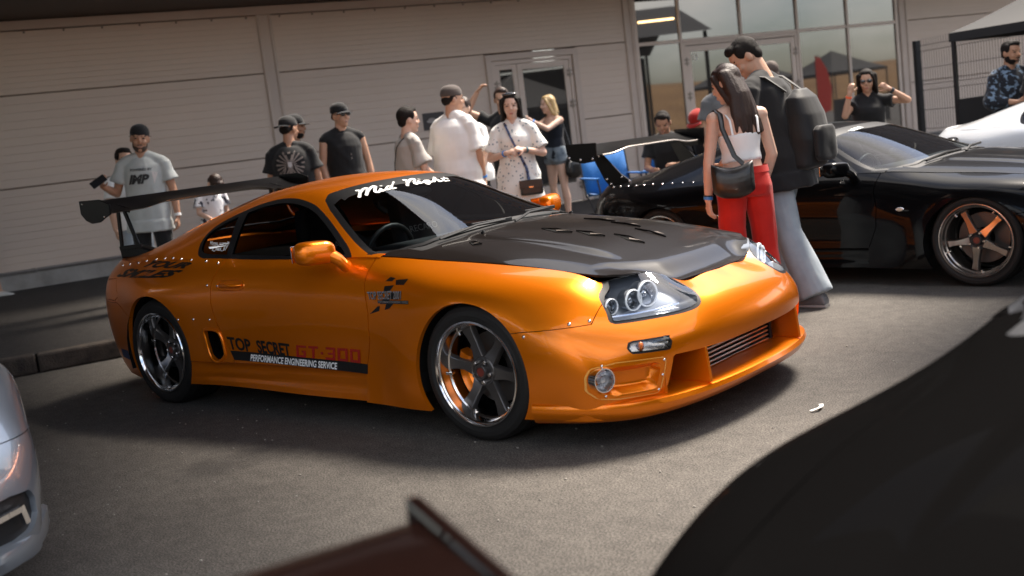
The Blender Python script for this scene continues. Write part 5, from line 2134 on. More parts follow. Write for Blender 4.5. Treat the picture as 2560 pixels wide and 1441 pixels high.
def organic(name, mb, voxel, smooth, material, parent, folds=None):
    """one continuous surface grown over the collected shapes"""
    me = bpy.data.meshes.new("tmp")
    me.from_pydata([tuple(v) for v in mb.v], [], mb.f)
    bm = bmesh.new()
    bm.from_mesh(me)
    bmesh.ops.recalc_face_normals(bm, faces=bm.faces)
    bm.to_mesh(me)
    bm.free()
    o = bpy.data.objects.new("tmp", me)
    COL.objects.link(o)
    r = o.modifiers.new("r", 'REMESH')
    r.mode = 'VOXEL'
    r.voxel_size = voxel
    s = o.modifiers.new("s", 'SMOOTH')
    s.factor = .5
    s.iterations = smooth
    dg = bpy.context.evaluated_depsgraph_get()
    out = bpy.data.meshes.new_from_object(o.evaluated_get(dg))
    bpy.data.objects.remove(o)
    bpy.data.meshes.remove(me)
    out.name = name
    if folds:
        amp, sc, seed = folds
        n = len(out.vertices)
        co = np.empty(n * 3)
        out.vertices.foreach_get('co', co)
        no = np.empty(n * 3)
        out.vertices.foreach_get('normal', no)
        co = co.reshape(-1, 3)
        no = no.reshape(-1, 3)
        rs = np.random.RandomState(seed)
        d = np.zeros(n)
        for _ in range(7):
            k = rs.normal(size=3) * sc * np.array([1, 1, .55])
            d += np.sin(co @ k + rs.uniform(0, 6.3) + 1.3 * np.sin(co @ (rs.normal(size=3) * sc * .5)))
        d = d / 7
        d = np.clip(d * 1.7 + .25, 0, 1.4)
        co += no * (d * amp)[:, None]
        out.vertices.foreach_set('co', co.ravel())
    out.materials.clear()
    out.materials.append(material)
    shade(out)
    o = bpy.data.objects.new(name, out)
    return link(o, parent)

def skin_mat(name, c):
    return mat("skin_" + name, c, 0.52, sss=0.08, spec=0.35, noise=(30, .8, tuple(x * .88 for x in c)))
SKIN = {'fair': skin_mat('fair', (0.62, 0.40, 0.30)), 'warm': skin_mat('warm', (0.50, 0.29, 0.195)), 'tan': skin_mat('tan', (0.40, 0.215, 0.135)), 'deep': skin_mat('deep', (0.30, 0.155, 0.10))}
def cloth(name, c, c2=None, rough=.85, sc=9):
    return mat("cloth_" + name, c, rough, sheen=.15, spec=.25, noise=(sc, .6, c2 or tuple(x * .86 for x in c)), bump=(420, .25, .002))
M_HAIRD = mat("hair_dark", (0.010, 0.007, 0.0055), 0.75, spec=.2, bump=(190, .9, .006))
M_HAIRB = mat("hair_brown", (0.034, 0.016, 0.010), 0.45, spec=.35, noise=(60, .7, (0.02, 0.009, 0.006)), bump=(170, .8, .005))
M_HAIRL = mat("hair_blonde", (0.52, 0.37, 0.17), 0.45, noise=(25, .6, (0.40, 0.26, 0.11)), bump=(140, .5, .004))
M_EYE = mat("eye_dark", (0.015, 0.011, 0.009), 0.3)
M_BROW = mat("brow_hair", (0.03, 0.019, 0.014), 0.8)
M_LIPS = mat("lips", (0.36, 0.14, 0.11), 0.45)
M_SHADES = mat("sunglass_lens", (0.006, 0.006, 0.007), 0.06, coat=1.0)
M_CAPB = cloth("cap_black", (0.010, 0.010, 0.011))

def unit(v):
    return Vector(v).normalized()

def person(label, pos, heading, H, sex='m', gz=0.0, group='people looking round the show', skin='warm', lean=0.0, twist=0.0, side_lean=0.0, head=(0, 0, 0),
           arms=None, legs=None, hair=None, top=None, bottom=None, shoes=(0.02, 0.02, 0.02), hands=(.35, .35), fat=1.0, hip_z=None, voxel=.0085, look=None):
    """pose vectors are (forward, left, up) in the body's own frame"""
    P = thing("person", label, "person", (pos[0], pos[1], gz), heading, group)
    s = H / 1.735
    fem = sex == 'f'
    X, Y, Z = Vector((1, 0, 0)), Vector((0, 1, 0)), Vector((0, 0, 1))
    hz = (hip_z if hip_z is not None else .925 * s)
    hip = Vector((0, 0, hz))
    Rt = Matrix.Rotation(rad(lean), 3, 'Y') @ Matrix.Rotation(rad(side_lean), 3, 'X') @ Matrix.Rotation(rad(twist), 3, 'Z')
    tx, ty, tz = Rt @ X, Rt @ Y, Rt @ Z
    sp = lambda h: hip + tz * (h * s)                       # point of the spine h above the hips
    sh_w = (.165 if fem else .190) * s
    hp_w = (.095 if fem else .090) * s
    neck = sp(.535) - tx * .012
    Rh = Rt @ Matrix.Rotation(rad(head[0]), 3, 'Z') @ Matrix.Rotation(rad(head[1]), 3, 'Y') @ Matrix.Rotation(rad(head[2]), 3, 'X')
    hs = s ** .5 * (1.04 if not fem else 1.0)
    Hc = sp(.572) + tx * .014 + (Rt @ Matrix.Rotation(rad(head[0]), 3, 'Z') @ Matrix.Rotation(rad(head[1]), 3, 'Y')) @ Vector((.012, 0, .108 * hs))
    def hd(x, y, z):
        return Hc + Rh @ (Vector((x, y, z)) * hs)
    HM = Matrix.Translation(Hc) @ Rh.to_4x4() @ Matrix.Diagonal((hs, hs, hs, 1))
    S = [sp(.452) + ty * sh_w * k for k in (1, -1)]          # left, right shoulder
    arms = arms or {}
    dl = arms.get('l', ((.05, .14, -1), (.20, .05, -1)))
    dr = arms.get('r', ((.05, -.14, -1), (.20, -.05, -1)))
    La, Lf = .285 * s, .255 * s
    joints = []
    for k, (da, df) in enumerate((dl, dr)):
        e = S[k] + Rt @ (unit(da) * La)
        w = e + Rt @ (unit(df) * Lf)
        joints.append((S[k], e, w, (w - e).normalized()))
    legs = legs or {}
    ll = legs.get('l', ((.02, .05, -1), (-.03, .0, -1)))
    lr = legs.get('r', ((.02, -.05, -1), (-.03, .0, -1)))
    Lt, Ls = (.44 * s if hip_z is None else .44 * s), .42 * s
    leg = []
    for k, (dt, ds) in enumerate((ll, lr)):
        h = hip + Y * (hp_w if k == 0 else -hp_w) - Z * .02
        kn = h + unit(dt) * Lt
        an = kn + unit(ds) * Ls
        leg.append((h, kn, an))
    f = fat
    # ---- body
    mb = MB()
    def trunk(mb, g, lo=-.08, hi=.50, chest=1.0, loose=0.0):
        R = []
        tab = [(-.10, .155, .10, .11), (.0, .165, .105, .125), (.12, .142, .10, .10), (.24, .145, .108, .105), (.36, .160, .125, .115), (.43, .160, .108, .115), (.48, .125, .082, .092), (.515, .080, .062, .066), (.54, .058, .052, .054)]
        if fem: tab = [(-.10, .165, .10, .12), (.0, .170, .10, .125), (.12, .135, .095, .095), (.22, .122, .09, .09), (.33, .140, .125, .10), (.38, .142, .118, .10), (.43, .140, .090, .10), (.48, .108, .070, .082), (.515, .066, .054, .058), (.54, .050, .047, .048)]
        hs_ = [t[0] for t in tab]
        cols = [[t[i] for t in tab] for i in range(4)]
        hh = [lo] + [h for h in hs_ if lo + .015 < h < hi - .015] + [hi]
        for h in hh:
            rx, a, b = (float(np.interp(h, hs_, cols[i])) for i in (1, 2, 3))
            k = f if h < .4 else 1 + (f - 1) * .4
            lo_ = loose * (1.0 if h < .3 else max(0, .6 * (.50 - h) / .2))
            R.append((sp(h), ty, tx, (rx * k + g + lo_) * s, (a * k + g + lo_ * .8) * s, (b * k + g + lo_ * .8) * s))
        ring_tube(mb, R, 24)
        return R
    trunk(mb, 0)
    for k in (0, 1):
        a, e, w, d = joints[k]
        side = ty * (1 if k == 0 else -1)
        capsule(mb, a - side * .03, a, .054 * s, .052 * s)
        capsule(mb, sp(.515) + side * .02, a + tz * .008 * s - side * .02 * s, .046 * s, .046 * s)
        capsule(mb, a, a.lerp(e, .5), .052 * s * (.88 if fem else 1) * f ** .5, .047 * s * (.88 if fem else 1) * f ** .5)
        capsule(mb, a.lerp(e, .5), e, .047 * s * (.88 if fem else 1), .038 * s)
        capsule(mb, e, e.lerp(w, .35), .039 * s, .041 * s * (.9 if fem else 1))
        capsule(mb, e.lerp(w, .35), w, .041 * s * (.9 if fem else 1), .026 * s)
        # hand: palm, four fingers, thumb
        pn = arms.get('ln' if k == 0 else 'rn')               # palm normal
        pn = (Rt @ unit(pn)) if pn else -side
        pn = (pn - d * pn.dot(d)).normalized()
        hd_dir = arms.get('lh' if k == 0 else 'rh')
        hd_ = (Rt @ unit(hd_dir)) if hd_dir else (d * .96 + pn * .12).normalized()
        pn = (pn - hd_ * pn.dot(hd_)).normalized()
        ac = hd_.cross(pn) * (1 if k == 0 else -1)              # towards the thumb
        if k == 0: ac = -ac
        ac = ac.normalized()
        if ac.dot(tx) < 0 and not arms.get('thumb_back'): ac = -ac
        hl = .178 * s * (.92 if fem else 1)
        capsule(mb, w, w + hd_ * hl * .46, .024 * s, .036 * s, 12, .42, ac)
        capsule(mb, w + hd_ * hl * .12, w + hd_ * hl * .42, .034 * s, .037 * s, 12, .40, ac)
        curl = hands[k]
        for j, (o, L_) in enumerate(((.027, .40), (.009, .46), (-.009, .43), (-.026, .34))):
            b0 = w + hd_ * hl * (.47 - .03 * abs(o) / .027) + ac * o * s
            d1 = (hd_ * math.cos(curl * (.7 + .12 * j)) + pn * math.sin(curl * (.7 + .12 * j))).normalized()
            d2 = (hd_ * math.cos(curl * (1.9 + .12 * j)) + pn * math.sin(curl * (1.9 + .12 * j))).normalized()
            b1 = b0 + d1 * hl * L_ * .55
            capsule(mb, b0 - d1 * .015, b1, .0092 * s, .0086 * s, 8)
            capsule(mb, b1, b1 + d2 * hl * L_ * .45, .0086 * s, .0072 * s, 8)
        t0 = w + hd_ * hl * .12 + ac * .022 * s + pn * .004
        t1 = t0 + (ac * .75 + hd_ * .75 + pn * .25).normalized() * .045 * s
        capsule(mb, t0, t1, .0135 * s, .0105 * s, 8)
        capsule(mb, t1, t1 + (hd_ * .95 + ac * .25 + pn * (.2 + curl * .4)).normalized() * .034 * s, .0102 * s, .0082 * s, 8)
    bare = (bottom or {}).get('bare', 0)
    if bare:
        for (h, kn, an) in leg:
            capsule(mb, h, h.lerp(kn, .5), .082 * s * f ** .5, .070 * s * f ** .5)
            capsule(mb, h.lerp(kn, .5), kn, .070 * s * f ** .5, .050 * s)
            d = (an - kn).normalized()
            capsule(mb, kn, kn.lerp(an, .35) - X * .012, .050 * s, .056 * s * f ** .3)
            capsule(mb, kn.lerp(an, .35) - X * .012, an, .055 * s, .033 * s)
            capsule(mb, an - Z * .0, an + X * .10 * s - Z * .045 * s, .036 * s, .03 * s, 10, .8)
    # neck and head
    nk = (.050 if fem else .058) * s
    capsule(mb, sp(.50), hd(-.014, 0, -.06), nk * 1.12, nk)
    mb.ellipsoid((0, 0, .022), (.096, .077, .100), 20, 14, HM)
    mb.ellipsoid((.026, 0, -.040), (.066, .058 if fem else .062, .074), 18, 12, HM)
    c_ = lambda a, b, r0, r1: capsule(mb, HM @ Vector(a), HM @ Vector(b), r0 * hs, r1 * hs, 10)
    c_((.058, 0, -.093), (.066, 0, -.096), .026 if fem else .031, .022 if fem else .026)
    c_((.092, 0, .014), (.107, 0, -.024), .009, .0135)
    c_((.078, .034, .026), (.082, .012, .026), .014, .014)
    c_((.078, -.034, .026), (.082, -.012, .026), .014, .014)
    c_((.066, .042, -.03), (.076, .030, -.034), .022, .020)
    c_((.066, -.042, -.03), (.076, -.030, -.034), .022, .020)
    c_((.084, -.016, -.066), (.084, .016, -.066), .012, .012)
    for k in (1, -1):
        mb.ellipsoid((-.004, .078 * k, -.008), (.021, .011, .033), 12, 8, HM)
    organic("body", mb, voxel, 3, SKIN[skin], P)
    # ---- face details
    for k in (1, -1):
        mb = MB()
        mb.ellipsoid((.0845, .0325 * k, .006), (.010, .0145, .0062), 10, 6, HM)
        mb.build("eye", M_EYE, P, smooth=60)
    for k in (1, -1):
        mb = MB()
        capsule(mb, HM @ Vector((.090, .014 * k, .0235)), HM @ Vector((.078, .052 * k, .0255)), .0056 * hs, .004 * hs, 6)
        mb.build("eyebrow", hair[1] if hair and hair[1] is not M_HAIRL else M_BROW, P, smooth=60)
    mb = MB()
    mb.ellipsoid((.0935, 0, -.0625), (.006, .023, .0055), 12, 6, HM)
    mb.ellipsoid((.092, 0, -.0705), (.006, .020, .0055), 12, 6, HM)
    mb.build("lips", M_LIPS if fem else mat("lips_pale", (0.33, 0.17, 0.125), .5), P, smooth=60)
    if hair:
        st, hm = hair[0], hair[1]
        mb = MB()
        E_ = lambda c, r, a=20, b=12: mb.ellipsoid(c, r, a, b, HM)
        if st in ('short', 'long', 'tied', 'crop'):
            th = 0.0 if st != 'crop' else -.004
            E_((-.018, 0, .040), (.091 + th, .083 + th, .092 + th))
            E_((.028, 0, .086), (.052, .060, .036 + th))
            if st == 'short':
                E_((.050, .012, .092), (.040, .052, .034))
                E_((.012, .066, .045), (.040, .018, .048)); E_((.012, -.066, .045), (.040, .018, .048))
            E_((-.050, 0, -.012), (.050, .066, .055))
        if st == 'long':
            L_ = hair[2]
            for k in range(-4, 5):
                a = k * .28
                base = Vector((-.055 * math.cos(a) - .005, .078 * math.sin(a * 1.15), .05))
                p0 = HM @ base
                p1 = HM @ Vector((-.085 * math.cos(a) - .012, .083 * math.sin(a * 1.15), -.10))
                q = p1 + (-tz * .86 - tx * .03 + ty * .10 * math.sin(a) * (1 if abs(k) < 4 else 1.6)) * (L_ * (1 - .12 * abs(k) / 4))
                if len(hair) > 3: q = q + Rt @ Vector(hair[3]) * (1 if k * hair[3][1] >= 0 else .6)
                capsule(mb, p0, p1, .034, .030, 8)
                capsule(mb, p1, p1.lerp(q, .55), .030, .027, 8)
                capsule(mb, p1.lerp(q, .55), q, .027, .012, 8)
            for k in (1, -1):
                capsule(mb, HM @ Vector((.055, .060 * k, .062)), HM @ Vector((.020, .082 * k, -.03)), .018, .018, 8)
                capsule(mb, HM @ Vector((.020, .082 * k, -.03)), HM @ Vector((-.015, .088 * k, -.13)), .018, .022, 8)
        if st == 'capped':
            E_((-.050, 0, -.004), (.052, .070, .050))
            for k in (1, -1): E_((-.01, .068 * k, .01), (.035, .014, .035))
        if mb.v: organic("hair", mb, .007, 2, hm, P, (.0016, 55, 3))
    if look:
        if 'cap' in look:
            brim, cm = look['cap'], look.get('cap_mat', M_CAPB)
            mb = MB()
            ring_tube(mb, [(HM @ Vector((-.006, 0, z)), Rh @ Y, Rh @ X, r * hs, (r + .016) * hs, (r + .016) * hs) for z, r in ((.030, .086), (.06, .087), (.09, .080), (.115, .062), (.130, .035), (.136, .006))], 24)
            organic("cap", mb, .008, 2, cm, P)
            if brim:
                mb = MB()
                a0 = rad(brim)
                rows = []
                for i in range(9):
                    a = a0 + rad(-58 + i * 14.5)
                    row = []
                    for r in (.088, .12, .155 - .028 * abs(i - 4) / 4):
                        row.append(HM @ Vector((r * math.cos(a) - .006 + .012 * math.cos(a0), r * math.sin(a) * .92, .040 - (r - .088) * .22 - .010 * (abs(i - 4) / 4) ** 2)))
                    rows.append(row)
                mb.grid([[tuple(v) for v in r] for r in rows])
                o = mb.build("cap_brim", cm, P, smooth=60)
                q = o.modifiers.new("t", 'SOLIDIFY'); q.thickness = .006
        if 'shades' in look:
            mb = MB()
            z0 = look['shades']
            for k in (1, -1):
                mb.ellipsoid((.098 - (0 if z0 < .05 else .03), .034 * k, z0), (.012, .029, .019), 14, 8, HM)
                mb.tube([HM @ Vector((.092, .058 * k, z0 + .005)), HM @ Vector((.0, .084 * k, z0 + .004))], .003, 6)
            mb.tube([HM @ Vector((.104, .010, z0 + .006)), HM @ Vector((.104, -.010, z0 + .006))], .003, 6)
            mb.build("sunglasses", M_SHADES, P, smooth=60)
        if 'beard' in look:
            mb = MB()
            mb.ellipsoid((.034, 0, -.082), (.056, .060, .042), 18, 10, HM)
            mb.ellipsoid((.01, .050, -.055), (.04, .018, .045), 12, 8, HM); mb.ellipsoid((.01, -.050, -.055), (.04, .018, .045), 12, 8, HM)
            capsule(mb, HM @ Vector((.094, .020, -.054)), HM @ Vector((.094, -.020, -.054)), .007, .007, 8)
            organic("beard", mb, .006, 2, look['beard'], P, (.0012, 90, 5))
    # ---- clothes
    if top:
        m = top['mat']
        g, loose = top.get('g', .012), top.get('loose', .02)
        mb = MB()
        lo = top.get('lo', -.10)
        trunk(mb, g, lo, top.get('hi', .50), 1, loose)
        if lo < -.10:
            drop_ = [(sp(-.10), ty, tx, (.165 * f + g + loose) * s, (.11 * f + g + loose) * s, (.125 * f + g + loose) * s), (sp(lo), ty, tx, (.168 * f + g + loose * 1.3) * s, (.115 * f + g + loose) * s, (.13 * f + g + loose) * s)]
            ring_tube(mb, drop_, 24)
        sl = top.get('sleeve', .62)
        for k in (0, 1):
            a, e, w, d = joints[k]
            side = ty * (1 if k == 0 else -1)
            if sl is not None:
                capsule(mb, a - side * .05 * s, a - tz * .006, (.050 + g) * s, (.046 + g) * s)
                capsule(mb, sp(.510) + side * .035 * s, a + tz * .008 * s - side * .02 * s, (.047 + g) * s, (.048 + g) * s)
                if sl > 0:
                    q = a.lerp(e, min(sl, 1))
                    R = [(a, None), (q, None)]
                    dd = (e - a).normalized()
                    u = (tx - dd * tx.dot(dd)).normalized()
                    v_ = dd.cross(u)
                    r0, r1 = (.048 + g + loose * .15) * s, (.054 + g + loose * .75) * s
                    ring_tube(mb, [(a, v_, u, r0, r0, r0), (a.lerp(q, .5), v_, u, r0 * 1.04, r0 * 1.04, r0 * 1.04), (q, v_, u, r1, r1, r1)], 16)
                    if sl > 1:
                        q2 = e.lerp(w, sl - 1)
                        capsule(mb, e, q2, r1, (.040 + g) * s)
        if top.get('collar'):
            capsule(mb, sp(.50), sp(.535), .070 * s, .064 * s)
        organic(top.get('name', 't_shirt'), mb, .011, 2, m, P, top.get('folds', (.006, 22, len(label))))
    if bottom:
        m = bottom['mat']
        kind = bottom['kind']
        mb = MB()
        g = bottom.get('g', .016)
        if kind in ('trousers', 'shorts'):
            ring_tube(mb, [(hip + Z * z * s, Y, X, (w * f + g) * s, (a * f + g) * s, (b * f + g) * s) for z, w, a, b in ((.10, .145, .10, .105), (.05, .155, .105, .115), (-.02, .168, .105, .128), (-.08, .160, .095, .115))], 24)
            for (h, kn, an) in leg:
                end = bottom.get('end', 1.0 if kind == 'trousers' else .4)
                r1 = bottom.get('flare', .062) * s
                if kind == 'shorts':
                    q = h.lerp(kn, end)
                    capsule(mb, h - Z * .01, h.lerp(q, .55), (.088 + g * .6) * s * f ** .5, (.084 + g) * s * f ** .5)
                    dd = (q - h).normalized()
                    u = (X - dd * X.dot(dd)).normalized()
                    rr = (.078 + g * 1.4) * s * f ** .5
                    ring_tube(mb, [(h.lerp(q, .4), dd.cross(u), u, rr, rr, rr), (q, dd.cross(u), u, rr * 1.03, rr * 1.03, rr * 1.03)], 16)
                else:
                    capsule(mb, h - Z * .01, kn, (.088 + g * .5) * s * f ** .5, (.060 + g) * s)
                    dd = (an - kn).normalized()
                    u = (X - dd * X.dot(dd)).normalized()
                    v_ = dd.cross(u)
                    q = kn.lerp(an, end)
                    rr = (.058 + g) * s
                    ring_tube(mb, [(kn - dd * .04, v_, u, rr * .92, rr * .92, rr * .92), (kn, v_, u, rr, rr, rr), (kn.lerp(q, .5), v_, u, rr * .5 + r1 * .5, rr * .5 + r1 * .5, rr * .5 + r1 * .55), (q, v_, u, r1, r1 * 1.08, r1)], 18)
        elif kind == 'skirt':
            L_ = bottom['len']
            R = []
            for t in np.linspace(0, 1, 9):
                z = .16 - t * (L_ + .16)
                w = .135 + .045 * min(1, t * 4) + bottom.get('flare', .10) * max(0, t - .2)
                R.append((hip + Z * z * s - X * .0, Y, X, (w * f + g) * s, ((w * .72) * f + g) * s, ((w * .80) * f + g) * s))
            ring_tube(mb, R, 28)
        organic(bottom.get('name', kind), mb, .011, 2, m, P, bottom.get('folds', (.007, 20, len(label) + 1)))
        if bottom.get('band'):
            mb = MB()
            ring_tube(mb, [(hip + Z * z * s, Y, X, (w * f + g + .005) * s, (a * f + g + .005) * s, (b * f + g + .005) * s) for z, w, a, b in ((.115, .143, .099, .104), (.09, .148, .102, .108), (.07, .152, .104, .112))], 40, cap=False)
            mb.build("waistband", m, P, smooth=60)
    if shoes is not None:
        for (h, kn, an) in leg:
            ft = bpy.data.objects.new("shoe", None)
            mb = MB()
            fx = unit((1, 0, 0)) if abs((an - kn).normalized().z) > .75 else unit((1, 0, -.3))
            toe = an + fx * .155 * s
            base = an.z - .075 * s
            R = []
            for t, w, hgt in ((-.42, .030, .06), (-.30, .037, .085), (0, .040, .10), (.35, .044, .078), (.7, .048, .055), (.95, .040, .040), (1.08, .018, .026)):
                c = an + fx * (.155 * s * t)
                R.append((Vector((c.x, c.y, base + hgt * s / 2)), Y, Z, w * s, hgt * s / 2, hgt * s / 2))
            ring_tube(mb, R, 14, 2.6)
            bpy.data.objects.remove(ft)
            organic("shoe", mb, .008, 1, mat("shoe_%02d_%02d" % (int(shoes[0] * 99), int(shoes[2] * 99)), shoes, .6, noise=(20, .6, tuple(x * .7 for x in shoes))), P)
            mb = MB()
            ring_tube(mb, [(Vector((c.x, c.y, base + .004 * s)), Y, Z, w * s, .016 * s, .008 * s) for c, w in ((an - fx * .068 * s, .030), (an - fx * .045 * s, .040), (an + fx * .05 * s, .046), (an + fx * .11 * s, .051), (an + fx * .15 * s, .042), (an + fx * .170 * s, .018))], 12, 3)
            mb.build("sole", mat("shoe_sole", (0.30, 0.28, 0.26) if sum(shoes) > .3 else (0.03, 0.03, 0.03), .7) if sum(shoes) > .3 else mat("shoe_sole_dark", (0.03, 0.03, 0.03), .7), P, smooth=50)
    return dict(P=P, sp=sp, tx=tx, ty=ty, tz=tz, Rt=Rt, HM=HM, Rh=Rh, joints=joints, leg=leg, s=s, hip=hip, hd=hd, f=f)

def band_on(p, k, t, m, r=.030, w=.018, name="wristband"):
    """bracelet or watch strap on the forearm"""
    a, e, w_, d = p['joints'][k]
    c = e.lerp(w_, t)
    mb = MB()
    q = d.to_track_quat('Z', 'Y').to_matrix().to_4x4()
    r *= p['s']
    mb.lathe([(r, -w / 2), (r + .004, -w / 2), (r + .004, w / 2), (r, w / 2)], 24, Matrix.Translation(c) @ q, closed=True)
    return mb.build(name, m, p['P'], smooth=40)

def on_body(p, o, pts, off=.004, axis=-1, skip=False):
    """drop flat print points (side, up) onto the front (axis 1) or back (-1) of the garment o"""
    bm = bmesh.new()
    bm.from_mesh(o.data)
    t = BVHTree.FromBMesh(bm)
    bm.free()
    out = []
    for a, b in pts:
        q = p['sp'](0) + p['ty'] * a + p['tz'] * b + p['tx'] * axis * .6
        h = t.ray_cast(q, -p['tx'] * axis)
        if h[0] is None:
            if not skip: out.append(p['sp'](0) + p['ty'] * a + p['tz'] * b + p['tx'] * axis * .15)
        else: out.append(h[0] + p['tx'] * axis * off)
    return out
def garment(p, name):
    return [c for c in p['P'].children if c.name.split('.')[0] == name][0]
# ---------------------------------------------------------------- the crowd
def face(pos, off):
    """heading that looks at the camera, turned by off degrees (positive = to the person's own left)"""
    return math.atan2(CAM.y - pos[1], CAM.x - pos[0]) + rad(off)
BLK = cloth("black_cotton", (0.010, 0.010, 0.011))
WHT = cloth("white_cotton", (0.78, 0.77, 0.75), (0.70, 0.69, 0.68))
GRY = cloth("pale_grey_cotton", (0.40, 0.42, 0.41))
SAND = cloth("sand_grey_cotton", (0.40, 0.375, 0.345))
SLATE = cloth("slate_grey_knit", (0.115, 0.12, 0.125), None, .9, 14)
JEAN = cloth("washed_denim", (0.36, 0.40, 0.43), (0.20, 0.24, 0.28), .9, 7)
JEANB = cloth("blue_denim", (0.09, 0.14, 0.21), (0.05, 0.08, 0.13), .9, 7)
REDC = cloth("red_cotton", (0.50, 0.012, 0.006), (0.36, 0.008, 0.004), .7)
NAVY = cloth("navy_jersey", (0.008, 0.011, 0.018))
BLUEB = mat("blue_wristband", (0.03, 0.22, 0.62), .5)
WHITEB = mat("white_wristband", (0.75, 0.74, 0.72), .5)
ORNB = mat("orange_wristband", (0.85, 0.10, 0.02), .5)
LEATH = mat("black_leather", (0.010, 0.0095, 0.009), .32, spec=.5, noise=(14, .7, (0.016, 0.015, 0.014)), bump=(60, .2, .004))

def floral(name, base, spot, scale, r=.16):
    m = cloth(name, base)
    n, l = m.node_tree.nodes, m.node_tree.links
    b = n['Principled BSDF']
    old = b.inputs['Base Color'].links[0].from_socket
    tc = n.new("ShaderNodeTexCoord")
    v = n.new("ShaderNodeTexVoronoi")
    v.inputs['Scale'].default_value = scale
    v.inputs['Randomness'].default_value = .9
    rp = n.new("ShaderNodeValToRGB")
    rp.color_ramp.elements[0].position = r
    rp.color_ramp.elements[1].position = r + .05
    rp.color_ramp.elements[0].color = (1, 1, 1, 1)
    rp.color_ramp.elements[1].color = (0, 0, 0, 1)
    mx = n.new("ShaderNodeMixRGB")
    mx.inputs['Color2'].default_value = (*spot, 1)
    l.new(tc.outputs['Object'], v.inputs['Vector'])
    l.new(v.outputs['Distance'], rp.inputs['Fac'])
    l.new(rp.outputs['Color'], mx.inputs['Fac'])
    l.new(old, mx.inputs['Color1'])
    l.new(mx.outputs['Color'], b.inputs['Base Color'])
    return m
FLORAL = floral("white_floral", (0.78, 0.77, 0.73), (0.13, 0.20, 0.24), 26, .20)
def blotch(name, c0, c1, scale, lo, hi):
    m = cloth(name, c0)
    for nd in m.node_tree.nodes:
        if nd.type == 'TEX_NOISE' and nd.inputs['Scale'].default_value < 100: nd.inputs['Scale'].default_value = scale
        if nd.type == 'VALTORGB':
            nd.color_ramp.elements[0].position = lo; nd.color_ramp.elements[1].position = hi
            nd.color_ramp.elements[1].color = (*c1, 1)
    return m
TIEDYE = blotch("tie_dye", (0.74, 0.73, 0.76), (0.03, 0.03, 0.045), 11, .54, .58)
BANDANA = blotch("patterned_shirt", (0.010, 0.012, 0.018), (0.13, 0.19, 0.27), 22, .55, .58)

def phone(label, loc, rz, tilt, m, roll=0.0):
    t = thing("smartphone", label, "phone", loc, rz)
    t.rotation_euler = Euler((roll, tilt, rz))
    mb = MB()
    mb.box((-.0042, -.037, -.076), (.0042, .037, .076))
    mb.build("phone_body", m, t, bevel=.006)
    mb = MB()
    mb.box((-.0062, .006, .036), (-.0042, .030, .066))
    mb.build("camera_block", M_TRIMB, t, bevel=.001)
    return t
def wpos(p, v):
    bpy.context.view_layer.update()
    return p['P'].matrix_world @ Vector(v)

# 1 grey t-shirt, phone in hand, far left
q = (-6.14, 1.37)
p = person("man in pale grey printed t-shirt and backward black cap holding a phone", q, face(q, -14), 1.74, gz=PAV, skin='tan', head=(12, 3, -4), side_lean=-3,
           arms=dict(r=((.05, -.30, -1), (.80, -.22, .30)), l=((-.05, .22, -1), (.16, .10, -1)), rn=(-.2, .6, .6), rh=(.75, .1, .6)), hands=(.5, .8),
           hair=('capped', M_HAIRD), look=dict(cap=180, beard=mat("goatee", (0.05, 0.03, 0.02), .8)), top=dict(mat=GRY, sleeve=.62, lo=-.20, loose=.035, folds=(.010, 20, 4)), bottom=dict(kind='trousers', mat=BLK), shoes=(.3, .3, .3))
P1 = p
g = garment(p, 't_shirt')
V, F = text_mesh("IMP", .115, .006, 1.0, .35)
V2, F2 = text_mesh("POWERED BY", .030, .001, 1.1)
mb = MB(); mb.add(on_body(p, g, [(v[0] - .125, v[1] + .265) for v in V], .006, 1), F)
mb.build("chest_print", mat("print_black", (0.012, 0.012, 0.013), .6), p['P'], weld=False)
mb = MB(); mb.add(on_body(p, g, [(v[0] - .10, v[1] + .385) for v in V2], .005, 1), F2)
mb.build("chest_print", mat("print_black", (0.012, 0.012, 0.013), .6), p['P'], weld=False)
mb = MB()
V3 = [(-.135, .255), (.115, .255), (.15, .36), (.10, .372), (-.11, .372)]
mb.add(on_body(p, g, V3, .003, 1), [(0, 1, 2, 3, 4)])
mb.build("chest_print_outline", mat("print_grey", (0.50, 0.46, 0.44), .6), p['P'])
band_on(p, 0, .93, WHITEB, .030, .026)
w = p['joints'][1][2] + p['joints'][1][3] * .10
phone("black phone held up by the man in pale grey printed t-shirt", wpos(p, w + Vector((.03, .03, .01))), face(q, 180), rad(25), M_TRIMB, rad(58))

# 2 half hidden behind him
q = (-6.86, 1.62)
person("person with sunglasses half hidden behind the man in pale grey t-shirt", q, face(q, 20), 1.55, gz=PAV, skin='warm', hair=('short', M_HAIRD), look=dict(shades=.008), arms=dict(l=((0, .25, -1), (.2, .1, -1))),
       top=dict(mat=WHT), bottom=dict(kind='trousers', mat=JEAN), shoes=(.6, .6, .6))

# 3 the leg at the left edge
q = (-10.62, 1.62)
person("person in dark shorts and white trainers walking at the left edge by the wall", q, rad(60), 1.74, gz=PAV, skin='warm', hair=('short', M_HAIRD),
       legs=dict(r=((.38, -.05, -1), (.10, 0, -1)), l=((-.25, .05, -1), (-.65, 0, -1))), hip_z=.90, top=dict(mat=BLK), bottom=dict(kind='shorts', mat=BLK, bare=1, end=.75), shoes=(.62, .60, .56))

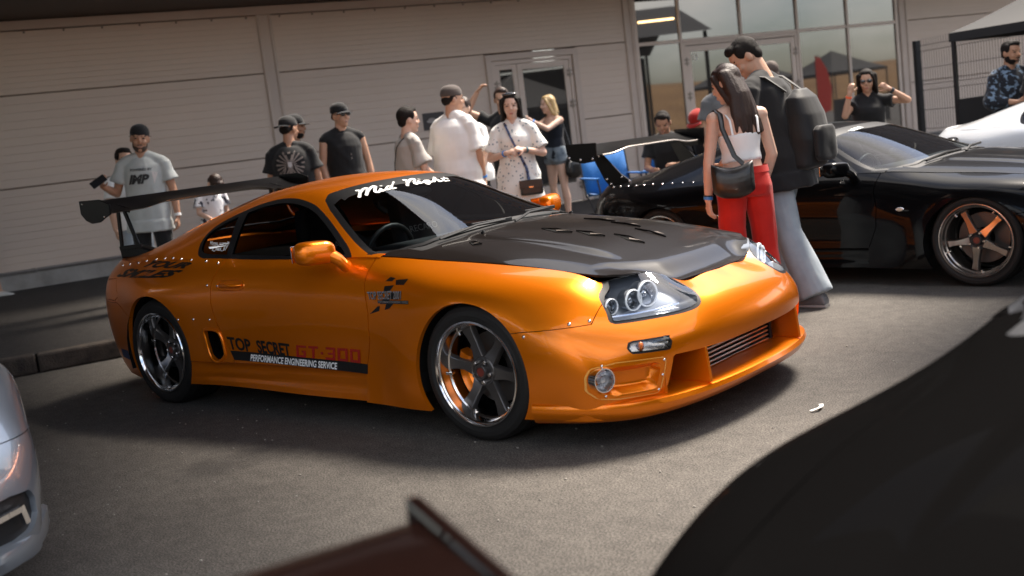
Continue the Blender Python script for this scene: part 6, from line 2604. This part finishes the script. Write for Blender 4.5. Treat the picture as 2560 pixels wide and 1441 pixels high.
# 4 child in tie-dye
q = (-7.0, 2.66)
person("child in white and black tie-dye t-shirt standing behind the orange car", q, face(q, 25), 1.24, gz=PAV, skin='fair', head=(10, 62, 0), lean=6, hair=('short', M_HAIRB),
       arms=dict(r=((.25, -.2, -1), (.7, .35, -.3)), l=((0, .2, -1), (.3, 0, -1))), top=dict(mat=TIEDYE, sleeve=.7, loose=.03), bottom=dict(kind='trousers', mat=JEANB), shoes=(.1, .1, .1))

# 5 eagle back print
q = (-5.60, 2.75)
p = person("man seen from behind in black t-shirt with grey eagle print and black cap", q, face(q, 172), 1.67, gz=PAV, skin='tan', head=(-38, 4, 0), fat=1.14,
           arms=dict(l=((.06, .22, -1), (.3, -.05, -1)), r=((.06, -.22, -1), (.3, .05, -1))), hair=('capped', M_HAIRD), look=dict(cap=180), top=dict(mat=BLK, sleeve=.75, lo=-.18, loose=.045), bottom=dict(kind='trousers', mat=BLK))
g = garment(p, 't_shirt')
PRG = mat("print_taupe", (0.17, 0.14, 0.125), .7)
def prt(polys, m, name="back_print", off=.005, cy=.30):
    for poly in polys:
        mb = MB()
        mb.add(on_body(p, g, [(-a * .85, b * .85 + cy) for a, b in poly], off, -1), [tuple(range(len(poly)))])
        mb.build(name, m, p['P'])
feath = []
for s in (1, -1):
    for k in range(7):
        a0 = rad(70 - k * 22)
        L_ = .125 - .006 * abs(k - 2)
        c, s_ = math.cos(a0), math.sin(a0)
        b = (s * (.03 + .004 * k), .045 - .014 * k)
        t = (b[0] + s * c * L_, b[1] + s_ * L_)
        nx, ny = -s_ * .011, c * .011
        feath.append([(b[0] - s * nx * .5, b[1] - ny * .5), (t[0] - s * nx, t[1] - ny), (t[0] + s * c * .012, t[1] + s_ * .012), (t[0] + s * nx, t[1] + ny), (b[0] + s * nx * .5, b[1] + ny * .5)])
    feath.append([(s * .008, .05), (s * .022, .09), (s * .030, .12), (s * .055, .118), (s * .048, .105), (s * .040, .085), (s * .032, .05)])
    feath.append([(s * .01, -.06), (s * .05, -.12), (s * .075, -.135), (s * .06, -.105), (s * .03, -.05)])
feath.append([(-.014, .135), (.014, .135), (.018, .158), (0, .15), (-.018, .158)])
feath.append([(-.03, .06), (.03, .06), (.034, -.02), (.02, -.07), (-.02, -.07), (-.034, -.02)])
feath.append([(-.014, -.06), (.014, -.06), (.035, -.15), (0, -.165), (-.035, -.15)])
prt(feath, PRG)
prt([[(-.022, .035), (.022, .035), (.022, -.015), (0, -.035), (-.022, -.015)]], mat("print_pale", (0.42, 0.41, 0.42), .6), off=.007)

# 6 bearded man next to him
q = (-5.95, 3.10)
p6_ = person("bearded man with black cap brim forward and folded arms beside the eagle shirt man", q, face(q, 62), 1.70, gz=PAV, skin='tan', head=(18, 3, 0), fat=1.05,
       arms=dict(l=((.30, .12, -1), (.45, -.9, .05)), r=((.30, -.12, -1), (.45, .9, -.05))), hair=('capped', M_HAIRD), look=dict(cap=1, beard=M_HAIRD), top=dict(mat=BLK, sleeve=.65, loose=.035), bottom=dict(kind='trousers', mat=BLK))

# 7 sleeveless
q = (-5.58, 3.45)
p = person("man in black sleeveless shirt, black cap and sunglasses facing the camera", q, face(q, 14), 1.77, gz=PAV, skin='warm', head=(22, 2, 3), fat=1.05,
           arms=dict(r=((.0, -.20, -1), (.28, .12, -1)), l=((-.05, .22, -1), (.10, .06, -1))), hair=('capped', M_HAIRD), look=dict(cap=1, shades=.010),
           top=dict(mat=BLK, sleeve=0, lo=-.18, loose=.03, collar=1, name='sleeveless_shirt'), bottom=dict(kind='trousers', mat=BLK))
g = garment(p, 'sleeveless_shirt')
for b in (.27, .23):
    mb = MB()
    mb.add(on_body(p, g, [(.028, b), (.046, b), (.037, b + .022)], .005, 1), [(0, 1, 2)])
    mb.build("chest_print", PRG, p['P'])

# 8 boy with sling strap
q = (-3.96, 2.81)
p = person("dark haired boy in sand grey t-shirt with black sling strap seen in profile", q, face(q, 112), 1.58, gz=PAV, skin='fair', head=(-6, 2, 0),
           arms=dict(r=((.22, -.16, -1), (.6, .25, -.5)), l=((.1, .16, -1), (.4, 0, -1))), hair=('short', M_HAIRD), top=dict(mat=SAND, sleeve=.78, loose=.04, lo=-.18, folds=(.012, 20, 8)), bottom=dict(kind='trousers', mat=BLK))
def strap(p, pts, w=.022, m=None, name="strap", thick=.005):
    mb = MB()
    P = [Vector(v) for v in pts]
    mb.tube(P, w / 2, 8, flat=.3)
    return mb.build(name, m or M_TRIMB, p['P'], smooth=60)
g = garment(p, 't_shirt')
def wrap(p, g, a0, b0, a1, b1, axis, n=10, off=.004):
    return on_body(p, g, [(a0 + (a1 - a0) * i / n, b0 + (b1 - b0) * i / n) for i in range(n + 1)], off, axis, True)
strap(p, wrap(p, g, -.06, .47, .12, .10, -1), .024)
strap(p, wrap(p, g, -.06, .47, .12, .10, 1), .024)

# 9 big man in white
q = (-3.78, 3.26)
p = person("man from behind in loose white t-shirt and brown-grey backward cap", q, face(q, 142), 1.74, gz=PAV, skin='warm', head=(-34, 2, 0), fat=1.16,
           arms=dict(r=((.08, -.20, -1), (.20, .05, -1)), l=((.10, .20, -1), (.35, 0, -1))), hair=('capped', M_HAIRD), look=dict(cap=0, cap_mat=cloth("cap_grey_brown", (0.085, 0.068, 0.060))),
           top=dict(mat=WHT, sleeve=.92, lo=-.24, loose=.055, g=.016, folds=(.014, 16, 12)), bottom=dict(kind='trousers', mat=cloth("beige_shorts", (0.36, 0.33, 0.29))))
band_on(p, 1, .95, BLUEB, .031, .02)

# 10 woman with glasses behind him
q = (-4.22, 3.93)
person("woman with glasses in white t-shirt half hidden behind the big man in white", q, face(q, -30), 1.66, 'f', gz=PAV, skin='fair', fat=1.15, hair=('short', M_HAIRB), look=dict(shades=.008),
       arms=dict(l=((.15, .25, -1), (.55, -.2, -.9)), r=((.1, -.2, -1), (.4, .2, -.8))), top=dict(mat=WHT, sleeve=.85, loose=.05), bottom=dict(kind='trousers', mat=BLK))

# 11 woman in floral dress
q = (-3.21, 3.46)
p = person("frowning dark haired woman in white floral dress holding her hands together", q, face(q, -4), 1.62, 'f', gz=PAV - .02, skin='fair', head=(3, 4, 0), fat=1.10,
           arms=dict(r=((.12, -.36, -1), (.62, .62, .16)), l=((.10, .40, -1), (.60, -.62, .20)), rn=(-.6, .2, -.6), ln=(-.6, -.2, -.6)), hands=(.9, .9), hair=('long', M_HAIRD, .22),
           top=dict(mat=FLORAL, sleeve=.78, loose=.022, name='dress_bodice', folds=(.008, 20, 6)), bottom=dict(kind='skirt', mat=FLORAL, len=.80, flare=.09, name='dress_skirt', folds=(.010, 14, 9)), shoes=(.5, .45, .4))
mb = MB()
mb.ellipsoid((.055, 0, .112), (.022, .074, .020), 14, 8, p['HM'])
mb.build("sunglasses", M_SHADES, p['P'], smooth=60)
band_on(p, 1, .90, BLUEB, .028, .018)
band_on(p, 0, .90, mat("watch_teal", (0.05, 0.12, 0.15), .3), .028, .024, "watch")
g = garment(p, 'dress_bodice')
STRAPM = blotch("woven_strap", (0.10, 0.14, 0.26), (0.01, 0.012, 0.03), 60, .45, .55)
pts = wrap(p, g, -.075, .49, .085, .06, 1, 12)
strap(p, pts + [p['sp'](-.06) + p['ty'] * .10 + p['tx'] * .17], .030, STRAPM, "bag_strap")
bag = thing("crossbody_bag", "small black crossbody bag on the hip of the woman in floral dress", "bag", wpos(p, p['sp'](-.13) + p['ty'] * .115 + p['tx'] * .18), p['P'].rotation_euler.z)
mb = MB()
mb.box((-.045, -.105, -.07), (.045, .105, .07))
mb.build("bag_body", LEATH, bag, bevel=.02)
mb = MB()
mb.box((.046, -.107, -.005), (.052, .107, .072))
mb.build("bag_flap", LEATH, bag, bevel=.004)
mb = MB(); mb.box((.052, -.02, .0), (.055, .02, .012)); mb.build("bag_clasp", M_STEEL, bag)

# 13 raised arm behind her
q = (-4.77, 5.21)
person("dark haired person in black shirt with one arm raised behind the dress woman", q, face(q, -25), 1.76, gz=PAV, skin='warm', head=(25, 8, 0), hair=('short', M_HAIRB),
       arms=dict(r=((.15, -.62, .35), (-.05, .62, .80)), l=((.1, .2, -1), (.4, -.1, -.6))), hands=(1.0, .5), top=dict(mat=BLK, sleeve=.45), bottom=dict(kind='trousers', mat=BLK))

# 12 blonde taking a picture
q = (-5.53, 7.08)
p = person("blonde woman in black vest top and denim shorts taking a phone picture", q, face(q, -50), 1.67, 'f', gz=PAV, skin='fair', head=(-18, 2, 0), fat=1.10,
           arms=dict(l=((.80, .10, -.30), (.72, -.30, .50)), r=((.80, -.12, -.34), (.68, .20, .62)), ln=(0, -.8, .2), rn=(0, .8, .2)), hands=(.9, .9), hair=('long', M_HAIRL, .20), legs=dict(l=((.06, .10, -1), (-.05, .0, -1)), r=((.02, -.07, -1), (-.04, 0, -1))),
           top=dict(mat=NAVY, sleeve=None, lo=-.06, hi=.40, g=.010, loose=.008, name='vest_top', folds=(.005, 22, 3)), bottom=dict(kind='shorts', mat=blotch("faded_denim", (0.20, 0.235, 0.26), (0.09, 0.12, 0.15), 9, .4, .7), bare=1, end=.22), shoes=(.6, .58, .55))
band_on(p, 0, .88, BLUEB, .028, .022)
for k in (1, -1):
    strap(p, [p['sp'](.40) + p['ty'] * .085 * k + p['tx'] * .105, p['sp'](.495) + p['ty'] * .10 * k + p['tx'] * .02, p['sp'](.42) + p['ty'] * .09 * k - p['tx'] * .095], .016, NAVY, "vest_strap")
hand = p['joints'][1][2] + p['joints'][1][3] * .09
phone("silver phone raised by the blonde woman", wpos(p, hand + Vector((.04, .02, .03))), p['P'].rotation_euler.z + rad(30), rad(-12), mat("phone_silver", (0.62, 0.57, 0.50), .3, metal=.3))
hb = thing("shoulder_bag", "black bag hanging at the blonde woman's hip", "bag", wpos(p, p['hip'] + Vector((-.06, .26, -.16))), p['P'].rotation_euler.z)
mb = MB()
ring_tube(mb, [(Vector((0, 0, z)), Vector((1, 0, 0)), Vector((0, 1, 0)), a, b, b) for z, a, b in ((.16, .03, .02), (.12, .07, .05), (.0, .12, .085), (-.10, .13, .085), (-.16, .09, .06), (-.18, .03, .02))], 18)
organic("bag_body", mb, .012, 2, LEATH, hb, (.008, 20, 2))
mb = MB()
mb.tube([(0, .0, .15), (.0, -.05, .35), (.02, -.12, .60), (.04, -.16, .72)], .009, 8)
mb.tube([(.06, .05, .05), (.13, .08, .03), (.16, .09, -.04)], .014, 8)
mb.build("bag_strap", LEATH, hb, smooth=60)

# 16 henley
q = (-2.20, 5.68)
p = person("dark haired man in slate grey henley shirt standing by the glass doors", q, face(q, 22), 1.80, gz=0.0, skin='warm', head=(38, 4, 0), hair=('short', M_HAIRD), look=dict(beard=mat("stubble", (0.16, 0.085, 0.055), .8)),
           arms=dict(r=((-.05, -.18, -1), (.10, .05, -1)), l=((.0, .2, -1), (.2, 0, -1))), top=dict(mat=SLATE, sleeve=.62, lo=-.16, loose=.03, name='henley_shirt'), bottom=dict(kind='trousers', mat=JEANB), shoes=(.3, .3, .3))
g = garment(p, 'henley_shirt')
band_on(p, 1, .95, WHITEB, .030, .026)
gl = thing("hanging_sunglasses", "white-framed sunglasses hooked on the henley collar", "sunglasses", wpos(p, p['sp'](.36) + p['ty'] * .03 + p['tx'] * .155), p['P'].rotation_euler.z)
mb = MB()
mb.ellipsoid((0, -.02, 0), (.012, .014, .035)); mb.ellipsoid((.004, .014, -.03), (.012, .014, .032))
mb.build("lenses", mat("white_frame", (0.75, 0.73, 0.70), .25), gl, smooth=60)

# 17 red shirt
q = (-2.10, 6.55)
person("short haired man in red t-shirt behind the tall man", q, face(q, -115), 1.79, gz=0.0, skin='warm', head=(28, 0, 0), hair=('crop', mat("hair_cropped", (0.07, 0.05, 0.04), .8)), fat=1.08,
       arms=dict(r=((.1, -.2, -1), (.4, .1, -.8))), top=dict(mat=REDC, sleeve=.7, loose=.03), bottom=dict(kind='trousers', mat=BLK))

# 18 both hands at the forehead
q = (-1.08, 6.59)
p = person("woman in black top with both hands raised to her forehead", q, face(q, 5), 1.56, 'f', gz=0.0, skin='warm', head=(-8, 6, 0), fat=1.1,
           arms=dict(r=((.62, -.30, -.35), (.12, .26, 1)), l=((.42, .75, -.10), (.22, -.95, .72)), rn=(-.8, .2, 0), ln=(-.6, -.5, 0)), hands=(1.0, .7), hair=('long', M_HAIRD, .12), look=dict(shades=.008),
           top=dict(mat=BLK, sleeve=.42, loose=.03), bottom=dict(kind='trousers', mat=BLK))
band_on(p, 1, .82, ORNB, .028, .020)
band_on(p, 0, .84, mat("watch_black", (0.02, 0.025, 0.03), .3), .029, .03, "watch")

# 14 girl in red trousers
q = (-0.03, 1.83)
p = person("long haired woman in white crop top and red trousers seen from behind", q, face(q, -158), 1.63, 'f', gz=0.0, skin='fair', head=(42, 14, 0), voxel=.0065, lean=3,
           arms=dict(l=((.0, .24, -1), (.10, .10, -1)), r=((.10, -.24, -1), (.55, .18, -1)), ln=(.1, -.9, 0)), hands=(.45, .5), hair=('long', M_HAIRB, .30, (-.02, -.05, 0)),
           legs=dict(l=((.06, .03, -1), (-.04, 0, -1)), r=((.0, -.04, -1), (-.12, 0, -1))),
           top=dict(mat=WHT, sleeve=None, lo=.15, hi=.335, g=.006, loose=.004, name='crop_top', folds=(.003, 30, 3)), bottom=dict(kind='trousers', mat=REDC, g=.020, flare=.098, band=1, folds=(.010, 15, 5)), shoes=(.6, .58, .55))
for k in (1, -1):
    strap(p, [p['sp'](.33) + p['ty'] * .075 * k + p['tx'] * .118, p['sp'](.43) + p['ty'] * .085 * k + p['tx'] * .085, p['sp'](.492) + p['ty'] * .092 * k - p['tx'] * .015, p['sp'](.43) + p['ty'] * .09 * k - p['tx'] * .100, p['sp'](.33) + p['ty'] * .085 * k - p['tx'] * .112], .014, WHT, "top_strap")
band_on(p, 0, .94, BLUEB, .027, .022)
band_on(p, 0, .885, M_TRIMB, .028, .008)
PG = p
hbg = thing("handbag", "black leather shoulder bag carried by the woman in red trousers", "bag", wpos(p, p['sp'](.055) + p['ty'] * .135 - p['tx'] * .165), p['P'].rotation_euler.z + rad(72))
mb = MB()
R = []
for t in np.linspace(-1, 1, 13):
    e = (1 - abs(t) ** 4) ** .5 if abs(t) < 1 else .05
    x = .128 * t
    top = .060 + .035 * abs(t) ** 2
    bot = -.130 + .045 * abs(t) ** 3
    R.append((Vector((x, 0, (top + bot) / 2)), Vector((0, 1, 0)), Vector((0, 0, 1)), .050 * e + .008, (top - bot) / 2, (top - bot) / 2))
ring_tube(mb, R, 20, 2.4)
organic("bag_body", mb, .007, 2, LEATH, hbg, (.004, 26, 3))
bpy.context.view_layer.update()
inv = hbg.matrix_world.inverted() @ p['P'].matrix_world
sh = inv @ (p['sp'](.512) + p['ty'] * .135 + p['tx'] * .0)
mb = MB()
fa, ba = inv @ (p['sp'](.40) + p['ty'] * .150 + p['tx'] * .10), inv @ (p['sp'](.38) + p['ty'] * .150 - p['tx'] * .115)
def flatband(pts, w, t=.006):
    mb = MB()
    P = [Vector(v) for v in pts]
    n = len(P)
    rows = []
    for i, v in enumerate(P):
        d = (P[min(i + 1, n - 1)] - P[max(i - 1, 0)]).normalized()
        a = d.cross(Vector((0, 1, 0))).normalized()
        b = d.cross(a)
        rows.append([v + a * -w / 2 * 0 + b * w / 2 * k1 + a * t / 2 * k2 for k1, k2 in ((-1, -1), (1, -1), (1, 1), (-1, 1), (-1, -1))])
    mb.grid([[tuple(x) for x in r] for r in rows])
    return mb
mb = MB()
mb.tube([tuple(fa), tuple((sh + fa) / 2 + Vector((.01, 0, .035))), tuple(sh), tuple((sh + ba) / 2 + Vector((-.01, 0, .03))), tuple(ba), (-.02, .0, .13), (-.07, .0, .075)], .019, 10, flat=.35)
mb.build("bag_strap", LEATH, hbg, smooth=60)

# 15 tall man with backpack
q = (-0.04, 2.36)
p = person("tall man in black t-shirt and pale jeans bending his head, with backpack", q, face(q, -122), 1.86, gz=0.0, skin='warm', head=(34, 30, 0), voxel=.0075, lean=7, twist=4, hip_z=.975,
           arms=dict(l=((.25, .22, -1), (.7, -.1, -.5)), r=((.12, -.2, -1), (.8, .2, -.3))), hair=('short', M_HAIRD), legs=dict(l=((-.22, .05, -1), (-.42, .02, -1)), r=((.30, -.04, -1), (-.02, 0, -1))),
           top=dict(mat=BLK, sleeve=.85, lo=-.20, loose=.055, folds=(.012, 16, 7)), bottom=dict(kind='trousers', mat=JEAN, g=.020, flare=.105, folds=(.012, 15, 6)), shoes=(.17, .165, .17))
mb = MB()
mb.tube([p['sp'](.535) + p['ty'] * .07 * c + p['tx'] * .06 * s_ - p['tz'] * .01 * (1 - s_) for c, s_ in [(math.cos(a), math.sin(a)) for a in np.linspace(0, 2 * math.pi, 25)]], .0025, 6, cap=False)
mb.build("neck_chain", M_STEEL, p['P'], smooth=60)
bk = thing("backpack", "black backpack on the tall man's back", "backpack", wpos(p, p['sp'](.16) - p['tx'] * .215 - p['ty'] * .05), p['P'].rotation_euler.z)
mb = MB()
ring_tube(mb, [(Vector((x, 0, z)), Vector((0, 1, 0)), Vector((1, 0, 0)), a, b, c) for z, x, a, b, c in ((-.27, .02, .10, .05, .06), (-.25, .01, .14, .08, .10), (-.08, -.01, .155, .09, .115), (.08, .0, .15, .09, .095), (.19, .02, .125, .07, .07), (.25, .03, .06, .03, .03))], 22, 2.8)
organic("pack_body", mb, .010, 2, cloth("pack_nylon", (0.009, 0.009, 0.010), None, .6), bk, (.012, 16, 4))
mb = MB()
ring_tube(mb, [(Vector((-.125, 0, z)), Vector((0, 1, 0)), Vector((1, 0, 0)), a, .03, .035) for z, a in ((-.23, .08), (-.20, .115), (-.03, .115), (.0, .08))], 18, 3)
organic("pack_pocket", mb, .010, 2, cloth("pack_nylon", (0.009, 0.009, 0.010), None, .6), bk, (.006, 20, 5))
inv = bk.matrix_world.inverted()
bpy.context.view_layer.update()
inv = bk.matrix_world.inverted() @ p['P'].matrix_world
for k in (1, -1):
    mb = MB()
    mb.tube([(.07, .10 * k, .24)] + [tuple(inv @ v) for v in (p['sp'](.50) + p['ty'] * .12 * k - p['tx'] * .08, p['sp'](.535) + p['ty'] * .12 * k + p['tx'] * .02, p['sp'](.44) + p['ty'] * .13 * k + p['tx'] * .16, p['sp'](.20) + p['ty'] * .16 * k + p['tx'] * .14)] + [(.05, .14 * k, -.15)], .022, 8, flat=.35)
    mb.build("pack_strap", cloth("pack_nylon", (0.009, 0.009, 0.010), None, .6), bk, smooth=60)

# 20 two men at the right edge under the gazebo
q = (-0.12, 8.10)
person("man in dark patterned shirt and hood standing under the black gazebo", q, face(q, 35), 1.68, gz=0.0, skin='tan', head=(10, 4, 0), hair=('short', M_HAIRD), look=dict(beard=M_HAIRD),
       arms=dict(l=((.2, .2, -1), (.7, -.5, -.1)), r=((.2, -.25, -1), (.6, .5, -.1))), top=dict(mat=BANDANA, sleeve=1.5, loose=.05, lo=-.2), bottom=dict(kind='trousers', mat=BLK))
q = (0.34, 7.75)
person("man in plain black t-shirt at the right edge beside the patterned shirt man", q, face(q, -20), 1.62, gz=0.0, skin='deep', hair=('short', M_HAIRD), top=dict(mat=BLK, sleeve=.6, loose=.03), bottom=dict(kind='trousers', mat=BLK))

# 19 two seated people on blue camping chairs
def camp_chair(label, pos, rz):
    t = thing("camping_chair", label, "chair", (pos[0], pos[1], pos[2]), rz, "blue camping chairs by the entrance")
    BL = cloth("chair_blue", (0.015, 0.12, 0.36))
    def sheet(name, rows):
        mb = MB(); mb.grid(rows)
        o = mb.build(name, BL, t, smooth=60)
        q_ = o.modifiers.new("t", 'SOLIDIFY'); q_.thickness = .006
    sheet("seat", [[(.26, y, .44 + .03 * abs(y) / .25) for y in (-.25, -.12, 0, .12, .25)], [(.0, y, .40 + .04 * abs(y) / .25) for y in (-.25, -.12, 0, .12, .25)], [(-.20, y, .41 + .04 * abs(y) / .25) for y in (-.25, -.12, 0, .12, .25)]])
    sheet("backrest", [[(-.20 - .035 * (1 - (y / .27) ** 2), y, .41) for y in (-.27, -.14, 0, .14, .27)], [(-.27 - .04 * (1 - (y / .27) ** 2), y, .65) for y in (-.27, -.14, 0, .14, .27)], [(-.33 - .03 * (1 - (y / .27) ** 2), y, .90) for y in (-.27, -.14, 0, .14, .27)]])
    for s in (1, -1):
        for a, b in (((.27, .27 * s, .0), (-.24, .27 * s, .46)), ((-.24, .27 * s, .0), (.27, .27 * s, .46)), ((-.20, .28 * s, .40), (-.34, .28 * s, .92)), ((.27, .27 * s, .46), (.26, .29 * s, .62))):
            mb = MB(); mb.tube([a, b], .010, 8); mb.build("leg" if a[2] == 0 else "frame_post", M_PLAST, t, smooth=60)
        mb = MB()
        mb.box((-.26, .29 * s - .03, .615), (.28, .29 * s + .03, .632)); mb.build("armrest", BL, t, bevel=.006)
    return t
for i, (x, y) in enumerate(((-3.24, 6.18), (-2.86, 6.55), (-3.72, 5.74))):
    camp_chair(["blue camping chair with the seated person in black", "blue camping chair nearer the grey henley man", "empty blue camping chair beside the wing of the black car"][i], (x, y, PAV), face((x, y), [-10, -35, 20][i]))
    if i == 2: continue
    person(["person in black sitting in a blue camping chair", "person in dark red cap sitting in the camping chair nearest the henley man"][i], (x, y), face((x, y), [-10, -35][i]), 1.70, gz=PAV, skin='tan', hip_z=.50, lean=[12, 20][i], head=(0, 12, 0), hair=('short', M_HAIRD) if i == 0 else ('capped', M_HAIRD), look=None if i == 0 else dict(cap=1, cap_mat=cloth("cap_red", (0.30, 0.012, 0.008))),
           arms=dict(l=((.45, .2, -1), (.8, -.35, .2)), r=((.45, -.2, -1), (.8, .35, .1))), legs=dict(l=((1, .18, .02), (.05, .0, -1)), r=((1, -.18, .02), (-.05, 0, -1))), top=dict(mat=BLK, sleeve=.6), bottom=dict(kind='shorts', mat=BLK, bare=1, end=.6), shoes=(.3, .3, .3))
